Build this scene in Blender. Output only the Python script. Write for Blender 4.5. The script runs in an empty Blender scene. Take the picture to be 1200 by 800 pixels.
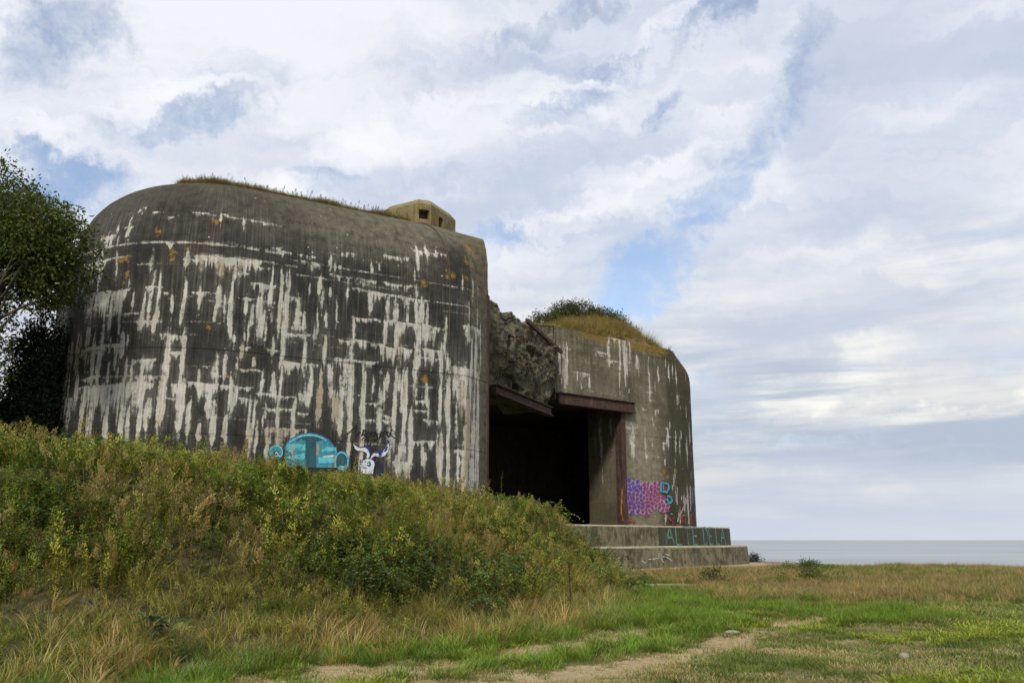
import math, random
import numpy as np

# ------------------------------------------------------------------ numpy helpers
def h2(ix, iy, seed=0):
    a = (ix.astype(np.int64) * 374761393 + iy.astype(np.int64) * 668265263 + seed * 974711) & 0x7fffffff
    a = ((a ^ (a >> 13)) * 1274126177) & 0x7fffffff
    return ((a ^ (a >> 16)) & 0xffff) / 65535.0

def vnoise(x, y, seed=0):
    x = np.asarray(x, float); y = np.asarray(y, float)
    ix = np.floor(x); iy = np.floor(y); fx = x - ix; fy = y - iy
    fx = fx * fx * (3 - 2 * fx); fy = fy * fy * (3 - 2 * fy)
    a = h2(ix, iy, seed); b = h2(ix + 1, iy, seed); c = h2(ix, iy + 1, seed); d = h2(ix + 1, iy + 1, seed)
    return (a * (1 - fx) + b * fx) * (1 - fy) + (c * (1 - fx) + d * fx) * fy

def fbm(x, y, seed=0, octv=4):
    s = 0.0; a = 0.5; t = 0.0
    for k in range(octv):
        s = s + a * vnoise(x * 2 ** k, y * 2 ** k, seed + k * 17); t += a; a *= 0.5
    return s / t

def sstep(a, b, x):
    t = np.clip((x - a) / (b - a), 0, 1)
    return t * t * (3 - 2 * t)

def seg_dist(x, y, pts):
    best = np.full(np.shape(x), 1e9)
    for (ax, ay), (bx, by) in zip(pts[:-1], pts[1:]):
        dx, dy = bx - ax, by - ay
        t = np.clip(((x - ax) * dx + (y - ay) * dy) / (dx * dx + dy * dy), 0, 1)
        best = np.minimum(best, np.hypot(x - ax - t * dx, y - ay - t * dy))
    return best

# ------------------------------------------------------------------ casemate plan (metres, camera stands at 0,0)
WD = np.array([0.860, 0.510]); WD /= np.linalg.norm(WD)     # direction of the long wall
WN = np.array([WD[1], -WD[0]])                              # its outward normal
ROOF = 13.8
def miter(keys, closed=True):
    n = len(keys); out = []
    for i in range(n):
        p = keys[i]; a = keys[i - 1] if (closed or i) else None; b = keys[(i + 1) % n] if (closed or i < n - 1) else None
        def nrm(u, v):
            d = np.array(v) - np.array(u); d = d / np.linalg.norm(d); return np.array([d[1], -d[0]])
        if a is None: m = nrm(p, b)
        elif b is None: m = nrm(a, p)
        else:
            m1 = nrm(a, p); m2 = nrm(p, b); m = m1 + m2; m = m / np.linalg.norm(m); m = m / max(0.35, m @ m1)
        out.append(m)
    return np.array(out)

def sample(keys, mit, seg_n, closed):
    P = []; M = []
    n = len(keys)
    for i in range(n if closed else n - 1):
        j = (i + 1) % n
        for k in range(seg_n[i]):
            t = k / seg_n[i]
            P.append(np.array(keys[i]) * (1 - t) + np.array(keys[j]) * t); M.append(mit[i] * (1 - t) + mit[j] * t)
    P.append(np.array(keys[0] if closed else keys[-1])); M.append(mit[0] if closed else mit[-1])
    P = np.array(P); M = np.array(M)
    U = np.concatenate([[0], np.cumsum(np.linalg.norm(np.diff(P, axis=0), axis=1))])
    return P, M, U

def profile(z0, zs, ztop, dz, nsh, inset):
    zv = list(np.arange(z0, zs, dz)) + [zs]
    ins = [0.0] * len(zv)
    for k in range(1, nsh + 1):
        a = k / nsh * math.pi / 2
        zv.append(zs + (ztop - zs) * math.sin(a)); ins.append(inset * (1 - math.cos(a)))
    zv = np.array(zv); ins = np.array(ins)
    V = z0 + np.concatenate([[0], np.cumsum(np.hypot(np.diff(zv), np.diff(ins)))])
    return zv, ins, V

def rear_grid():
    s = np.array([-8.5, 26.7]); R = 5.0
    c = s - WN * R
    arc = [c + R * (math.sin(a) * -WD + math.cos(a) * WN) for a in np.linspace(math.pi / 2, 0, 25)]
    keys = [arc[0] - WN * 10.5] + arc + [s + WD * 7.97, np.array([-0.93, 32.2]), np.array([-1.40, 46.5])]
    segn = [14] + [13] * 24 + [300, 60, 120, 12]
    mit = miter(keys)
    P, M, U = sample(keys, mit, segn, True)
    zv, ins, V = profile(0.8, 10.9, ROOF, 0.03, 60, 2.35)
    ia = 14 + 13 * 24 + 300; ib = ia + 60                          # the two corners of the chamfer beside the embrasure
    off = -M * 2.35
    sd = (P[-1] - P[ib]) * 0 + np.array([-0.21, 1.0])
    for j in range(ia, len(U)):
        if j <= ib:
            t = (U[j] - U[ia]) / (U[ib] - U[ia]); off[j] = off[ia] * (1 - t) + sd * 1.7 * t
        else:
            off[j] = np.array([-.36, max(0.0, 1.7 - (U[j] - U[ib]))])
    X = P[None, :, 0] + off[None, :, 0] * ins[:, None] / 2.35
    Y = P[None, :, 1] + off[None, :, 1] * ins[:, None] / 2.35
    Z = np.broadcast_to(zv[:, None], X.shape)
    return X, Y, Z, U, V, P, M

FD = np.array([0.78, 0.62]); FD /= np.linalg.norm(FD)
FN = np.array([FD[1], -FD[0]])
F1 = np.array([2.28, 45.0])
WROOF = 12.9
EDGE_T = 5.1
def wing_grid():
    s = F1 + FD * 8.6; R = 7.0
    c = s - FN * R
    arc = [c + R * (math.sin(a) * FD + math.cos(a) * FN) for a in np.linspace(0, math.pi / 2, 19)]
    keys = [F1, F1 + FD * EDGE_T] + arc + [arc[-1] - FN * 8]
    segn = [90, 62] + [18] * 18 + [10]
    mit = miter(keys, False)
    P, M, U = sample(keys, mit, segn, False)
    zv, ins, V = profile(2.0, 11.45, WROOF, 0.05, 44, 1.4)
    k = sstep(9.2, 12.9, U)
    X = P[None, :, 0] - M[None, :, 0] * ins[:, None] * k[None]
    Y = P[None, :, 1] - M[None, :, 1] * ins[:, None] * k[None]
    Z = np.broadcast_to(zv[:, None], X.shape)
    return X, Y, Z, U, V, P, M

LOWER = [(-3.5, 35.0), (1.5, 38.2), (5.2, 41.5), (9.0, 45.2), (12.0, 48.6), (13.5, 50.8), (13.95, 52.2), (13.9, 53.5), (12.8, 57.0), (11.0, 60.0)]
def smooth_line(pts, n=14):
    pts = [np.array(p, float) for p in pts]
    out = []
    for i in range(len(pts) - 1):
        p0 = pts[max(0, i - 1)]; p1 = pts[i]; p2 = pts[i + 1]; p3 = pts[min(len(pts) - 1, i + 2)]
        for k in range(n):
            t = k / n
            out.append(0.5 * ((2 * p1) + (-p0 + p2) * t + (2 * p0 - 5 * p1 + 4 * p2 - p3) * t * t + (-p0 + 3 * p1 - 3 * p2 + p3) * t ** 3))
    out.append(pts[-1])
    return np.array(out)
def offset_line(L, d):
    m = miter(list(L), False)
    return L - m * d
# weathering marks of the two concrete walls, in wall metres: D drip, B hanging band, L joint line, S spot
REAR_MARKS = [
    ('S', 14.63, 12.25, 0.07, 'w', 1), ('S', 14.45, 12.1, 0.07, 'w', 1), ('S', 13.02, 11.28, 0.08, 'w', 1), ('B', 15.56, 15.76, 11.81, 0.07, 'w', 1), ('B', 14.98, 15.31, 12.1, 0.07, 'w', 1),
    ('D', 14.21, 11.51, 11.13, 0.113, 'w', 1), ('D', 14.22, 12.1, 11.51, 0.038, 'w', 1), ('D', 13.72, 11.66, 11.35, 0.038, 'w', 1), ('B', 14.05, 14.35, 11.58, 0.15, 'w', 1), ('B', 13.14, 13.77, 11.35, 0.3, 'w', 1),
    ('D', 13.37, 11.35, 10.9, 0.151, 'w', 1), ('D', 13.57, 11.28, 10.9, 0.088, 'w', 1), ('D', 13.83, 11.28, 10.9, 0.066, 'w', 1), ('L', 10.7, 19.26, 10.9, 'w', 0.8), ('B', 15.68, 15.86, 10.9, 0.17, 'w', 1),
    ('B', 12.54, 12.97, 10.85, 0.27, 'w', 1), ('D', 13.22, 10.82, 10.46, 0.076, 'w', 1), ('D', 13.89, 10.76, 9.83, 0.063, 'w', 1), ('B', 12.31, 13.72, 10.49, 0.54, 'w', 1), ('L', 12.16, 14.5, 10.49, 'w', 0.8),
    ('L', 14.68, 16.74, 10.19, 'w', 0.35), ('S', 14.07, 10.37, 0.09, 'o', 1), ('S', 14.28, 10.4, 0.09, 'o', 1), ('S', 14.38, 9.89, 0.09, 'o', 1), ('S', 14.28, 9.59, 0.06, 'o', 1),
    ('S', 15.86, 10.58, 0.09, 'o', 1), ('S', 15.86, 10.31, 0.06, 'o', 1), ('S', 15.36, 11.28, 0.08, 'o', 1), ('S', 16.31, 10.7, 0.06, 'o', 1), ('S', 17.14, 8.15, 0.06, 'o', 1),
    ('S', 17.09, 11.73, 0.07, 'o', 1), ('S', 17.82, 6.62, 0.06, 'o', 1), ('D', 14.46, 9.74, 9.41, 0.063, 'w', 1), ('D', 15.31, 9.98, 9.02, 0.055, 'w', 1), ('D', 15.53, 9.86, 9.02, 0.07, 'w', 1),
    ('B', 15.11, 15.61, 9.44, 0.15, 'w', 1), ('B', 15.71, 15.84, 9.26, 0.09, 'w', 1), ('D', 13.18, 10.67, 9.32, 0.088, 'w', 1), ('B', 12.11, 13.09, 9.92, 0.36, 'w', 0.7), ('D', 11.92, 10.07, 9.32, 0.147, 'w', 0.7),
    ('D', 12.24, 10.1, 9.44, 0.138, 'w', 0.8), ('B', 12.46, 14.48, 9.41, 0.87, 'w', 1), ('B', 12.69, 13.72, 9.38, 0.99, 'w', 1), ('D', 14.26, 9.29, 7.88, 0.189, 'w', 1), ('D', 13.89, 9.32, 7.97, 0.17, 'w', 1),
    ('D', 15.08, 9.32, 7.97, 0.088, 'w', 1), ('D', 15.29, 9.17, 8.3, 0.079, 'w', 1), ('D', 15.53, 9.17, 7.91, 0.126, 'w', 1), ('D', 15.96, 9.17, 8.54, 0.063, 'w', 1), ('D', 16.33, 9.65, 8.18, 0.076, 'w', 1),
    ('D', 14.69, 9.26, 8.75, 0.094, 'w', 1), ('B', 13.52, 14.98, 8.6, 0.12, 'w', 1), ('B', 14.9, 15.41, 8.3, 0.27, 'w', 1), ('D', 14.97, 8.6, 7.97, 0.157, 'w', 1), ('D', 15.48, 8.51, 7.91, 0.151, 'w', 1),
    ('L', 12.69, 17.52, 8.3, 'w', 0.4), ('L', 14.63, 17.04, 7.88, 'w', 0.3), ('D', 11.67, 8.0, 5.81, 0.491, 't', 0.7), ('D', 12.0, 7.94, 7.01, 0.554, 't', 0.8), ('D', 12.44, 8.12, 6.71, 0.378, 't', 0.8),
    ('D', 12.93, 8.3, 7.58, 0.302, 'w', 1), ('D', 13.29, 8.06, 6.65, 0.113, 'w', 1), ('D', 13.66, 8.3, 7.67, 0.113, 'w', 1), ('D', 14.43, 8.0, 7.13, 0.126, 'w', 1), ('D', 14.6, 7.88, 7.52, 0.063, 'w', 1),
    ('B', 12.46, 14.45, 7.61, 0.33, 'w', 1), ('D', 13.6, 7.64, 6.2, 0.302, 'w', 1), ('D', 13.32, 7.76, 6.23, 0.132, 'w', 1), ('D', 12.59, 6.74, 5.87, 0.151, 'w', 1), ('B', 14.88, 15.58, 7.1, 0.45, 'w', 1),
    ('D', 15.17, 7.1, 6.23, 0.126, 'w', 1), ('D', 14.65, 7.1, 6.35, 0.063, 'w', 1), ('D', 14.89, 7.04, 6.35, 0.047, 'w', 1), ('D', 14.05, 7.01, 6.38, 0.076, 'w', 1), ('B', 12.94, 13.75, 6.62, 0.24, 'w', 1),
    ('L', 12.82, 15.61, 6.56, 'w', 0.5), ('B', 12.69, 15.58, 6.35, 0.9, 'w', 1), ('B', 13.09, 15.51, 6.32, 1.23, 'w', 0.85), ('B', 10.5, 12.94, 6.05, 0.75, 'w', 0.6), ('D', 11.46, 6.26, 5.15, 0.403, 'w', 0.6),
    ('D', 12.2, 6.08, 5.03, 0.415, 'w', 0.7), ('D', 13.46, 5.84, 4.49, 0.264, 'w', 1), ('D', 14.14, 5.78, 4.34, 0.189, 'w', 1), ('D', 14.7, 5.75, 4.19, 0.176, 'w', 1), ('D', 14.95, 5.63, 4.37, 0.126, 'w', 1),
    ('D', 15.29, 6.02, 4.43, 0.189, 'w', 1), ('D', 13.08, 6.14, 4.76, 0.264, 'w', 1), ('D', 15.53, 5.87, 4.82, 0.126, 'w', 1), ('D', 15.96, 7.97, 5.18, 0.201, 'w', 1), ('D', 16.0, 7.76, 6.29, 0.176, 'w', 1),
    ('B', 15.76, 16.46, 7.88, 0.39, 'w', 1), ('D', 16.44, 8.06, 6.23, 0.151, 'w', 1), ('B', 16.06, 16.31, 7.34, 0.24, 'w', 1), ('B', 15.99, 16.52, 7.34, 0.12, 'w', 1), ('B', 15.08, 15.94, 6.56, 0.33, 'w', 1),
    ('D', 15.84, 6.53, 4.82, 0.252, 'w', 1), ('B', 16.04, 16.34, 5.9, 0.09, 'w', 1), ('D', 16.44, 6.56, 5.48, 0.302, 'w', 1), ('B', 16.24, 16.57, 6.35, 0.54, 'w', 1), ('D', 16.45, 6.35, 4.79, 0.327, 'w', 1),
    ('D', 16.8, 5.81, 4.67, 0.094, 'w', 1), ('D', 17.09, 5.09, 4.55, 0.126, 'w', 1), ('B', 16.62, 17.52, 6.38, 0.54, 'w', 1), ('D', 17.38, 6.32, 5.48, 0.227, 'w', 1), ('D', 17.48, 7.37, 6.29, 0.113, 'w', 1),
    ('D', 17.53, 5.84, 4.43, 0.176, 'w', 1), ('D', 17.86, 5.39, 4.43, 0.151, 'w', 1), ('D', 17.74, 7.31, 6.47, 0.126, 'w', 1), ('D', 17.95, 6.65, 5.51, 0.378, 'w', 1), ('B', 17.57, 18.62, 6.35, 0.18, 'w', 1),
    ('D', 17.31, 6.2, 5.24, 0.126, 'w', 1), ('B', 18.13, 18.75, 5.96, 0.36, 'w', 1), ('D', 18.59, 5.93, 4.22, 0.213, 'w', 1), ('D', 18.8, 5.12, 4.22, 0.159, 'w', 1), ('D', 19.03, 5.48, 5.09, 0.053, 'w', 1),
    ('B', 18.08, 18.99, 6.92, 0.15, 'w', 1), ('D', 18.91, 6.83, 6.11, 0.133, 'w', 1), ('D', 18.06, 7.25, 6.83, 0.063, 'w', 1), ('D', 18.64, 7.31, 6.98, 0.04, 'w', 1), ('B', 18.1, 18.43, 7.64, 0.24, 'w', 1),
    ('D', 18.19, 7.67, 7.22, 0.101, 't', 1), ('D', 19.28, 6.89, 6.05, 0.106, 'w', 1), ('D', 19.48, 8.51, 7.13, 0.213, 'w', 1), ('B', 19.44, 20.4, 7.28, 0.39, 'w', 1), ('D', 19.51, 7.13, 6.08, 0.08, 'w', 1),
    ('D', 19.51, 6.29, 4.31, 0.133, 'w', 1), ('D', 19.99, 6.14, 4.82, 0.106, 'w', 1), ('B', 18.75, 20.0, 6.17, 0.18, 'w', 1), ('B', 18.99, 20.03, 5.72, 0.12, 'w', 1), ('B', 20.0, 20.45, 5.66, 0.09, 'w', 1),
    ('B', 19.02, 20.4, 5.09, 0.93, 't', 0.8), ('D', 19.16, 5.09, 4.01, 0.133, 'w', 1), ('D', 17.8, 8.42, 7.85, 0.126, 'w', 1), ('D', 17.94, 7.97, 7.7, 0.101, 'w', 1), ('D', 18.74, 8.51, 7.97, 0.186, 'w', 1),
    ('B', 18.96, 19.36, 7.64, 0.09, 'w', 1), ('B', 20.16, 20.56, 6.29, 0.33, 'w', 1), ('D', 17.23, 12.1, 11.73, 0.063, 'w', 1), ('B', 17.3, 17.85, 12.03, 0.07, 'w', 1), ('D', 17.96, 11.95, 11.73, 0.079, 'w', 1),
    ('B', 18.23, 18.62, 12.03, 0.15, 'w', 1), ('B', 18.57, 18.86, 11.95, 0.15, 'w', 1), ('B', 16.31, 16.92, 12.1, 0.07, 'w', 1), ('L', 16.41, 19.28, 11.95, 'w', 0.4), ('B', 18.83, 19.26, 11.13, 0.15, 'w', 1),
    ('B', 19.2, 19.63, 11.05, 0.15, 'w', 1), ('L', 16.82, 19.68, 10.98, 'w', 0.25), ('B', 16.59, 18.59, 10.52, 0.45, 'w', 1), ('B', 16.84, 18.23, 10.49, 0.57, 'w', 1), ('D', 17.35, 10.43, 9.8, 0.201, 'o', 0.7),
    ('D', 16.77, 10.4, 9.95, 0.101, 'o', 0.5), ('D', 17.79, 10.34, 9.95, 0.101, 'o', 0.5), ('D', 17.94, 10.46, 10.1, 0.076, 'o', 0.5), ('D', 16.34, 10.61, 10.07, 0.088, 'w', 1), ('B', 16.14, 16.79, 10.37, 0.12, 'w', 1),
    ('B', 18.35, 18.91, 10.37, 0.09, 'w', 1), ('L', 16.46, 19.84, 10.55, 'w', 0.6), ('D', 17.8, 10.43, 9.77, 0.05, 'w', 1), ('D', 19.07, 10.55, 9.47, 0.053, 'w', 1), ('D', 19.34, 10.37, 9.47, 0.08, 'w', 1),
    ('D', 19.56, 10.4, 9.41, 0.1, 'w', 1), ('B', 18.38, 19.1, 9.8, 0.42, 'w', 1), ('D', 18.68, 9.38, 7.97, 0.292, 'w', 1), ('D', 19.02, 9.89, 8.96, 0.106, 'w', 1), ('B', 17.98, 19.15, 9.23, 0.09, 'w', 1),
    ('D', 18.25, 9.26, 8.66, 0.05, 'w', 1), ('B', 16.62, 17.25, 9.29, 0.24, 'w', 1), ('D', 16.79, 9.29, 8.69, 0.101, 'w', 1), ('D', 17.42, 9.56, 8.78, 0.227, 'w', 1), ('D', 17.35, 8.96, 8.3, 0.126, 'w', 1),
    ('D', 17.57, 9.26, 8.6, 0.088, 'w', 1), ('D', 17.79, 9.77, 7.85, 0.126, 'w', 1), ('D', 19.03, 9.08, 8.51, 0.06, 'w', 1), ('L', 16.06, 18.54, 9.11, 'w', 0.3), ('D', 19.34, 9.86, 8.15, 0.159, 'w', 1),
    ('D', 19.55, 10.04, 8.18, 0.159, 'w', 1), ('D', 19.48, 9.53, 8.15, 0.133, 'w', 1), ('B', 19.57, 20.05, 9.5, 0.15, 'w', 1), ('D', 19.91, 9.5, 8.39, 0.1, 'w', 1), ('B', 19.97, 20.21, 8.57, 0.15, 'w', 1),
    ('D', 20.15, 8.93, 8.36, 0.083, 'w', 1), ('B', 19.28, 20.35, 8.27, 0.18, 'w', 1), ('L', 16.64, 17.52, 8.3, 'w', 0.3), ('B', 19.84, 20.5, 11.05, 0.15, 'w', 0.7), ('B', 21.33, 21.94, 11.35, 0.15, 'w', 1),
    ('B', 19.97, 20.74, 10.82, 0.24, 'w', 0.8), ('D', 20.96, 11.13, 10.55, 0.08, 'w', 1), ('D', 21.14, 10.9, 10.61, 0.106, 'w', 1), ('D', 21.33, 10.85, 10.7, 0.08, 'w', 1), ('B', 22.95, 23.88, 11.58, 0.23, 'w', 1),
    ('D', 24.26, 12.18, 11.13, 0.199, 'w', 1), ('D', 24.68, 12.25, 11.73, 0.166, 'w', 1), ('B', 23.93, 25.53, 12.03, 0.22, 'w', 0.9), ('D', 25.11, 12.18, 11.81, 0.159, 'w', 1), ('D', 22.48, 11.13, 10.73, 0.1, 'w', 1),
    ('D', 22.8, 11.2, 10.9, 0.073, 'w', 1), ('D', 24.09, 11.13, 10.7, 0.027, 'w', 1), ('L', 19.44, 27.15, 10.76, 'w', 0.55), ('L', 20.5, 24.62, 11.2, 'w', 0.3), ('B', 21.01, 22.63, 10.49, 0.27, 'w', 0.7),
    ('D', 20.66, 10.34, 9.68, 0.08, 'w', 1), ('D', 20.73, 9.86, 9.2, 0.133, 'w', 0.8), ('D', 21.04, 10.01, 9.65, 0.066, 'w', 1), ('D', 20.29, 10.04, 9.62, 0.053, 'w', 1), ('D', 21.62, 10.07, 9.74, 0.05, 'w', 1),
    ('L', 19.47, 23.93, 10.28, 'w', 0.4), ('B', 22.9, 24.01, 10.52, 0.18, 'w', 1), ('B', 21.86, 23.03, 10.13, 0.36, 'w', 1), ('D', 22.46, 10.04, 9.32, 0.159, 'w', 1), ('D', 23.15, 9.98, 9.05, 0.166, 'w', 1),
    ('B', 23.03, 24.7, 10.07, 0.33, 'w', 1), ('D', 23.44, 9.95, 9.02, 0.199, 'w', 1), ('D', 23.89, 10.07, 9.08, 0.199, 'w', 1), ('D', 24.42, 10.16, 9.08, 0.166, 'w', 1), ('D', 24.24, 10.07, 9.11, 0.166, 'w', 1),
    ('L', 22.02, 27.1, 10.07, 'w', 0.6), ('B', 21.86, 22.87, 9.11, 0.18, 'w', 1), ('D', 21.89, 8.99, 8.33, 0.106, 'w', 1), ('D', 23.02, 9.14, 8.15, 0.166, 'w', 1), ('B', 23.05, 25.26, 9.14, 0.69, 'w', 1),
    ('B', 23.53, 24.65, 9.11, 0.81, 'w', 1), ('D', 23.44, 9.02, 8.15, 0.133, 'w', 1), ('D', 20.61, 9.11, 8.27, 0.053, 'w', 1), ('D', 20.92, 9.11, 8.57, 0.159, 'w', 1), ('D', 21.25, 9.62, 8.81, 0.066, 'w', 1),
    ('D', 20.2, 8.9, 8.48, 0.066, 'w', 1), ('D', 19.95, 9.35, 8.45, 0.1, 'w', 1), ('B', 21.38, 21.99, 8.27, 0.18, 'w', 1), ('D', 21.86, 8.27, 7.37, 0.106, 'w', 1), ('B', 22.02, 23.08, 8.3, 0.39, 'w', 1),
    ('B', 22.98, 24.06, 8.21, 0.6, 'w', 0.9), ('D', 20.21, 8.21, 7.22, 0.08, 'w', 1), ('D', 20.9, 8.3, 7.28, 0.08, 'w', 1), ('B', 19.65, 20.05, 8.21, 0.15, 'w', 1), ('D', 23.59, 8.24, 7.61, 0.266, 'o', 0.3),
    ('L', 19.73, 23.98, 8.3, 'w', 0.35), ('B', 19.65, 20.69, 7.31, 0.39, 'w', 1), ('D', 20.49, 7.22, 6.2, 0.199, 'w', 1), ('D', 20.27, 7.07, 6.17, 0.133, 'w', 1), ('B', 20.16, 20.61, 6.29, 0.27, 'w', 1),
    ('D', 20.81, 7.13, 5.39, 0.266, 't', 1), ('D', 20.82, 6.62, 5.48, 0.159, 'o', 0.6), ('D', 21.16, 7.43, 6.14, 0.232, 'w', 1), ('D', 21.33, 6.44, 5.42, 0.266, 't', 1), ('D', 21.53, 6.74, 4.97, 0.133, 'w', 1),
    ('D', 21.82, 7.73, 5.75, 0.465, 'w', 0.8), ('D', 21.9, 6.83, 4.28, 0.266, 'w', 1), ('D', 22.32, 7.4, 3.92, 0.266, 'w', 1), ('B', 21.33, 22.36, 7.61, 0.66, 'w', 0.8), ('D', 21.61, 7.43, 6.11, 0.166, 'w', 0.7),
    ('D', 22.67, 7.01, 6.5, 0.1, 'w', 1), ('D', 22.94, 6.74, 5.0, 0.166, 'w', 1), ('D', 23.09, 7.04, 6.17, 0.1, 'w', 1), ('D', 23.23, 7.28, 6.62, 0.106, 'w', 1), ('D', 23.49, 7.4, 4.67, 0.199, 'w', 1),
    ('D', 23.65, 7.25, 6.65, 0.1, 'w', 1), ('D', 23.89, 7.49, 5.36, 0.166, 'w', 1), ('D', 23.73, 6.65, 5.87, 0.1, 'w', 1), ('D', 24.13, 6.08, 3.89, 0.199, 'w', 1), ('D', 23.88, 5.6, 3.95, 0.199, 'w', 1),
    ('B', 22.44, 23.0, 6.14, 0.18, 'w', 1), ('B', 22.26, 23.51, 5.63, 0.12, 'w', 1), ('B', 23.0, 23.51, 5.78, 0.12, 'w', 1), ('D', 24.28, 8.48, 6.71, 0.266, 'w', 1), ('B', 22.36, 22.79, 7.61, 0.15, 'w', 1),
    ('B', 24.01, 24.91, 6.08, 0.06, 'w', 1), ('D', 24.28, 7.25, 6.41, 0.08, 'w', 1), ('B', 24.22, 25.02, 4.97, 0.33, 'w', 1), ('D', 24.66, 4.79, 3.98, 0.133, 'w', 1), ('B', 23.56, 24.25, 4.22, 0.57, 'w', 1),
    ('D', 23.71, 4.82, 3.65, 0.199, 'w', 1), ('D', 23.32, 5.36, 3.92, 0.133, 'w', 0.6), ('B', 24.52, 25.5, 8.27, 0.75, 'w', 1), ('D', 25.38, 9.53, 8.24, 0.066, 'w', 1), ('D', 25.5, 9.29, 9.08, 0.05, 'w', 1),
    ('D', 26.34, 9.44, 8.75, 0.28, 'w', 1), ('B', 26.14, 27.23, 9.38, 0.33, 'w', 1), ('D', 26.66, 8.93, 7.76, 0.167, 'w', 1), ('D', 26.92, 9.26, 7.4, 0.18, 'w', 1), ('D', 24.68, 9.95, 9.05, 0.1, 'w', 1),
    ('D', 26.36, 10.28, 9.53, 0.12, 'w', 1), ('D', 26.67, 11.2, 10.52, 0.134, 'w', 1), ('D', 26.11, 11.13, 10.67, 0.05, 'w', 1), ('L', 22.98, 27.1, 9.77, 'w', 0.3), ('D', 25.26, 8.6, 7.04, 0.166, 'w', 1),
    ('D', 25.5, 8.06, 7.22, 0.133, 'w', 1), ('B', 25.71, 27.26, 7.76, 0.96, 'w', 1), ('D', 25.96, 7.79, 6.47, 0.166, 'w', 1), ('D', 26.24, 7.82, 6.17, 0.199, 'w', 1), ('D', 26.62, 7.97, 6.23, 0.267, 'w', 1),
    ('D', 25.59, 7.94, 5.06, 0.266, 'w', 1), ('D', 25.22, 6.98, 5.69, 0.166, 'w', 1), ('D', 25.3, 5.33, 3.56, 0.266, 'w', 1), ('D', 25.61, 5.63, 3.26, 0.199, 'w', 1), ('D', 25.82, 7.67, 6.65, 0.199, 'w', 1),
    ('D', 26.1, 7.55, 6.32, 0.399, 'w', 0.7), ('D', 26.47, 6.95, 3.29, 0.468, 't', 0.9), ('D', 26.11, 6.95, 5.87, 0.159, 'o', 0.5), ('D', 26.87, 7.16, 3.11, 0.334, 'w', 1), ('D', 26.02, 4.79, 3.56, 0.232, 'w', 1),
    ('D', 26.22, 4.79, 3.14, 0.239, 'w', 1), ('D', 27.18, 7.91, 3.11, 0.2, 'w', 1), ('B', 25.87, 26.67, 4.73, 0.27, 'w', 1), ('B', 24.62, 25.31, 5.72, 0.21, 'w', 1), ('D', 24.72, 7.04, 6.14, 0.133, 'w', 1),
    ('D', 24.82, 6.44, 5.66, 0.1, 'w', 1), ('B', 24.22, 24.73, 6.41, 0.15, 'w', 1), ('D', 25.94, 6.53, 5.09, 0.133, 'w', 0.6), ('D', 26.76, 5.0, 3.17, 0.301, 'w', 1), ('D', 27.02, 11.2, 8.9, 0.134, 'w', 0.6),
    ('D', 27.32, 9.62, 7.94, 0.134, 'w', 0.6), ('S', 24.62, 7.16, 0.12, 'o', 1), ('S', 25.66, 11.2, 0.15, 'o', 1), ('S', 24.46, 10.73, 0.12, 'o', 1), ('S', 26.38, 11.88, 0.15, 'o', 0.7),
    ('S', 26.8, 12.68, 0.22, 'o', 0.7), ('S', 26.27, 11.2, 0.08, 'o', 0.6), ('S', 26.54, 10.76, 0.09, 'o', 0.5),
]
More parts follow.
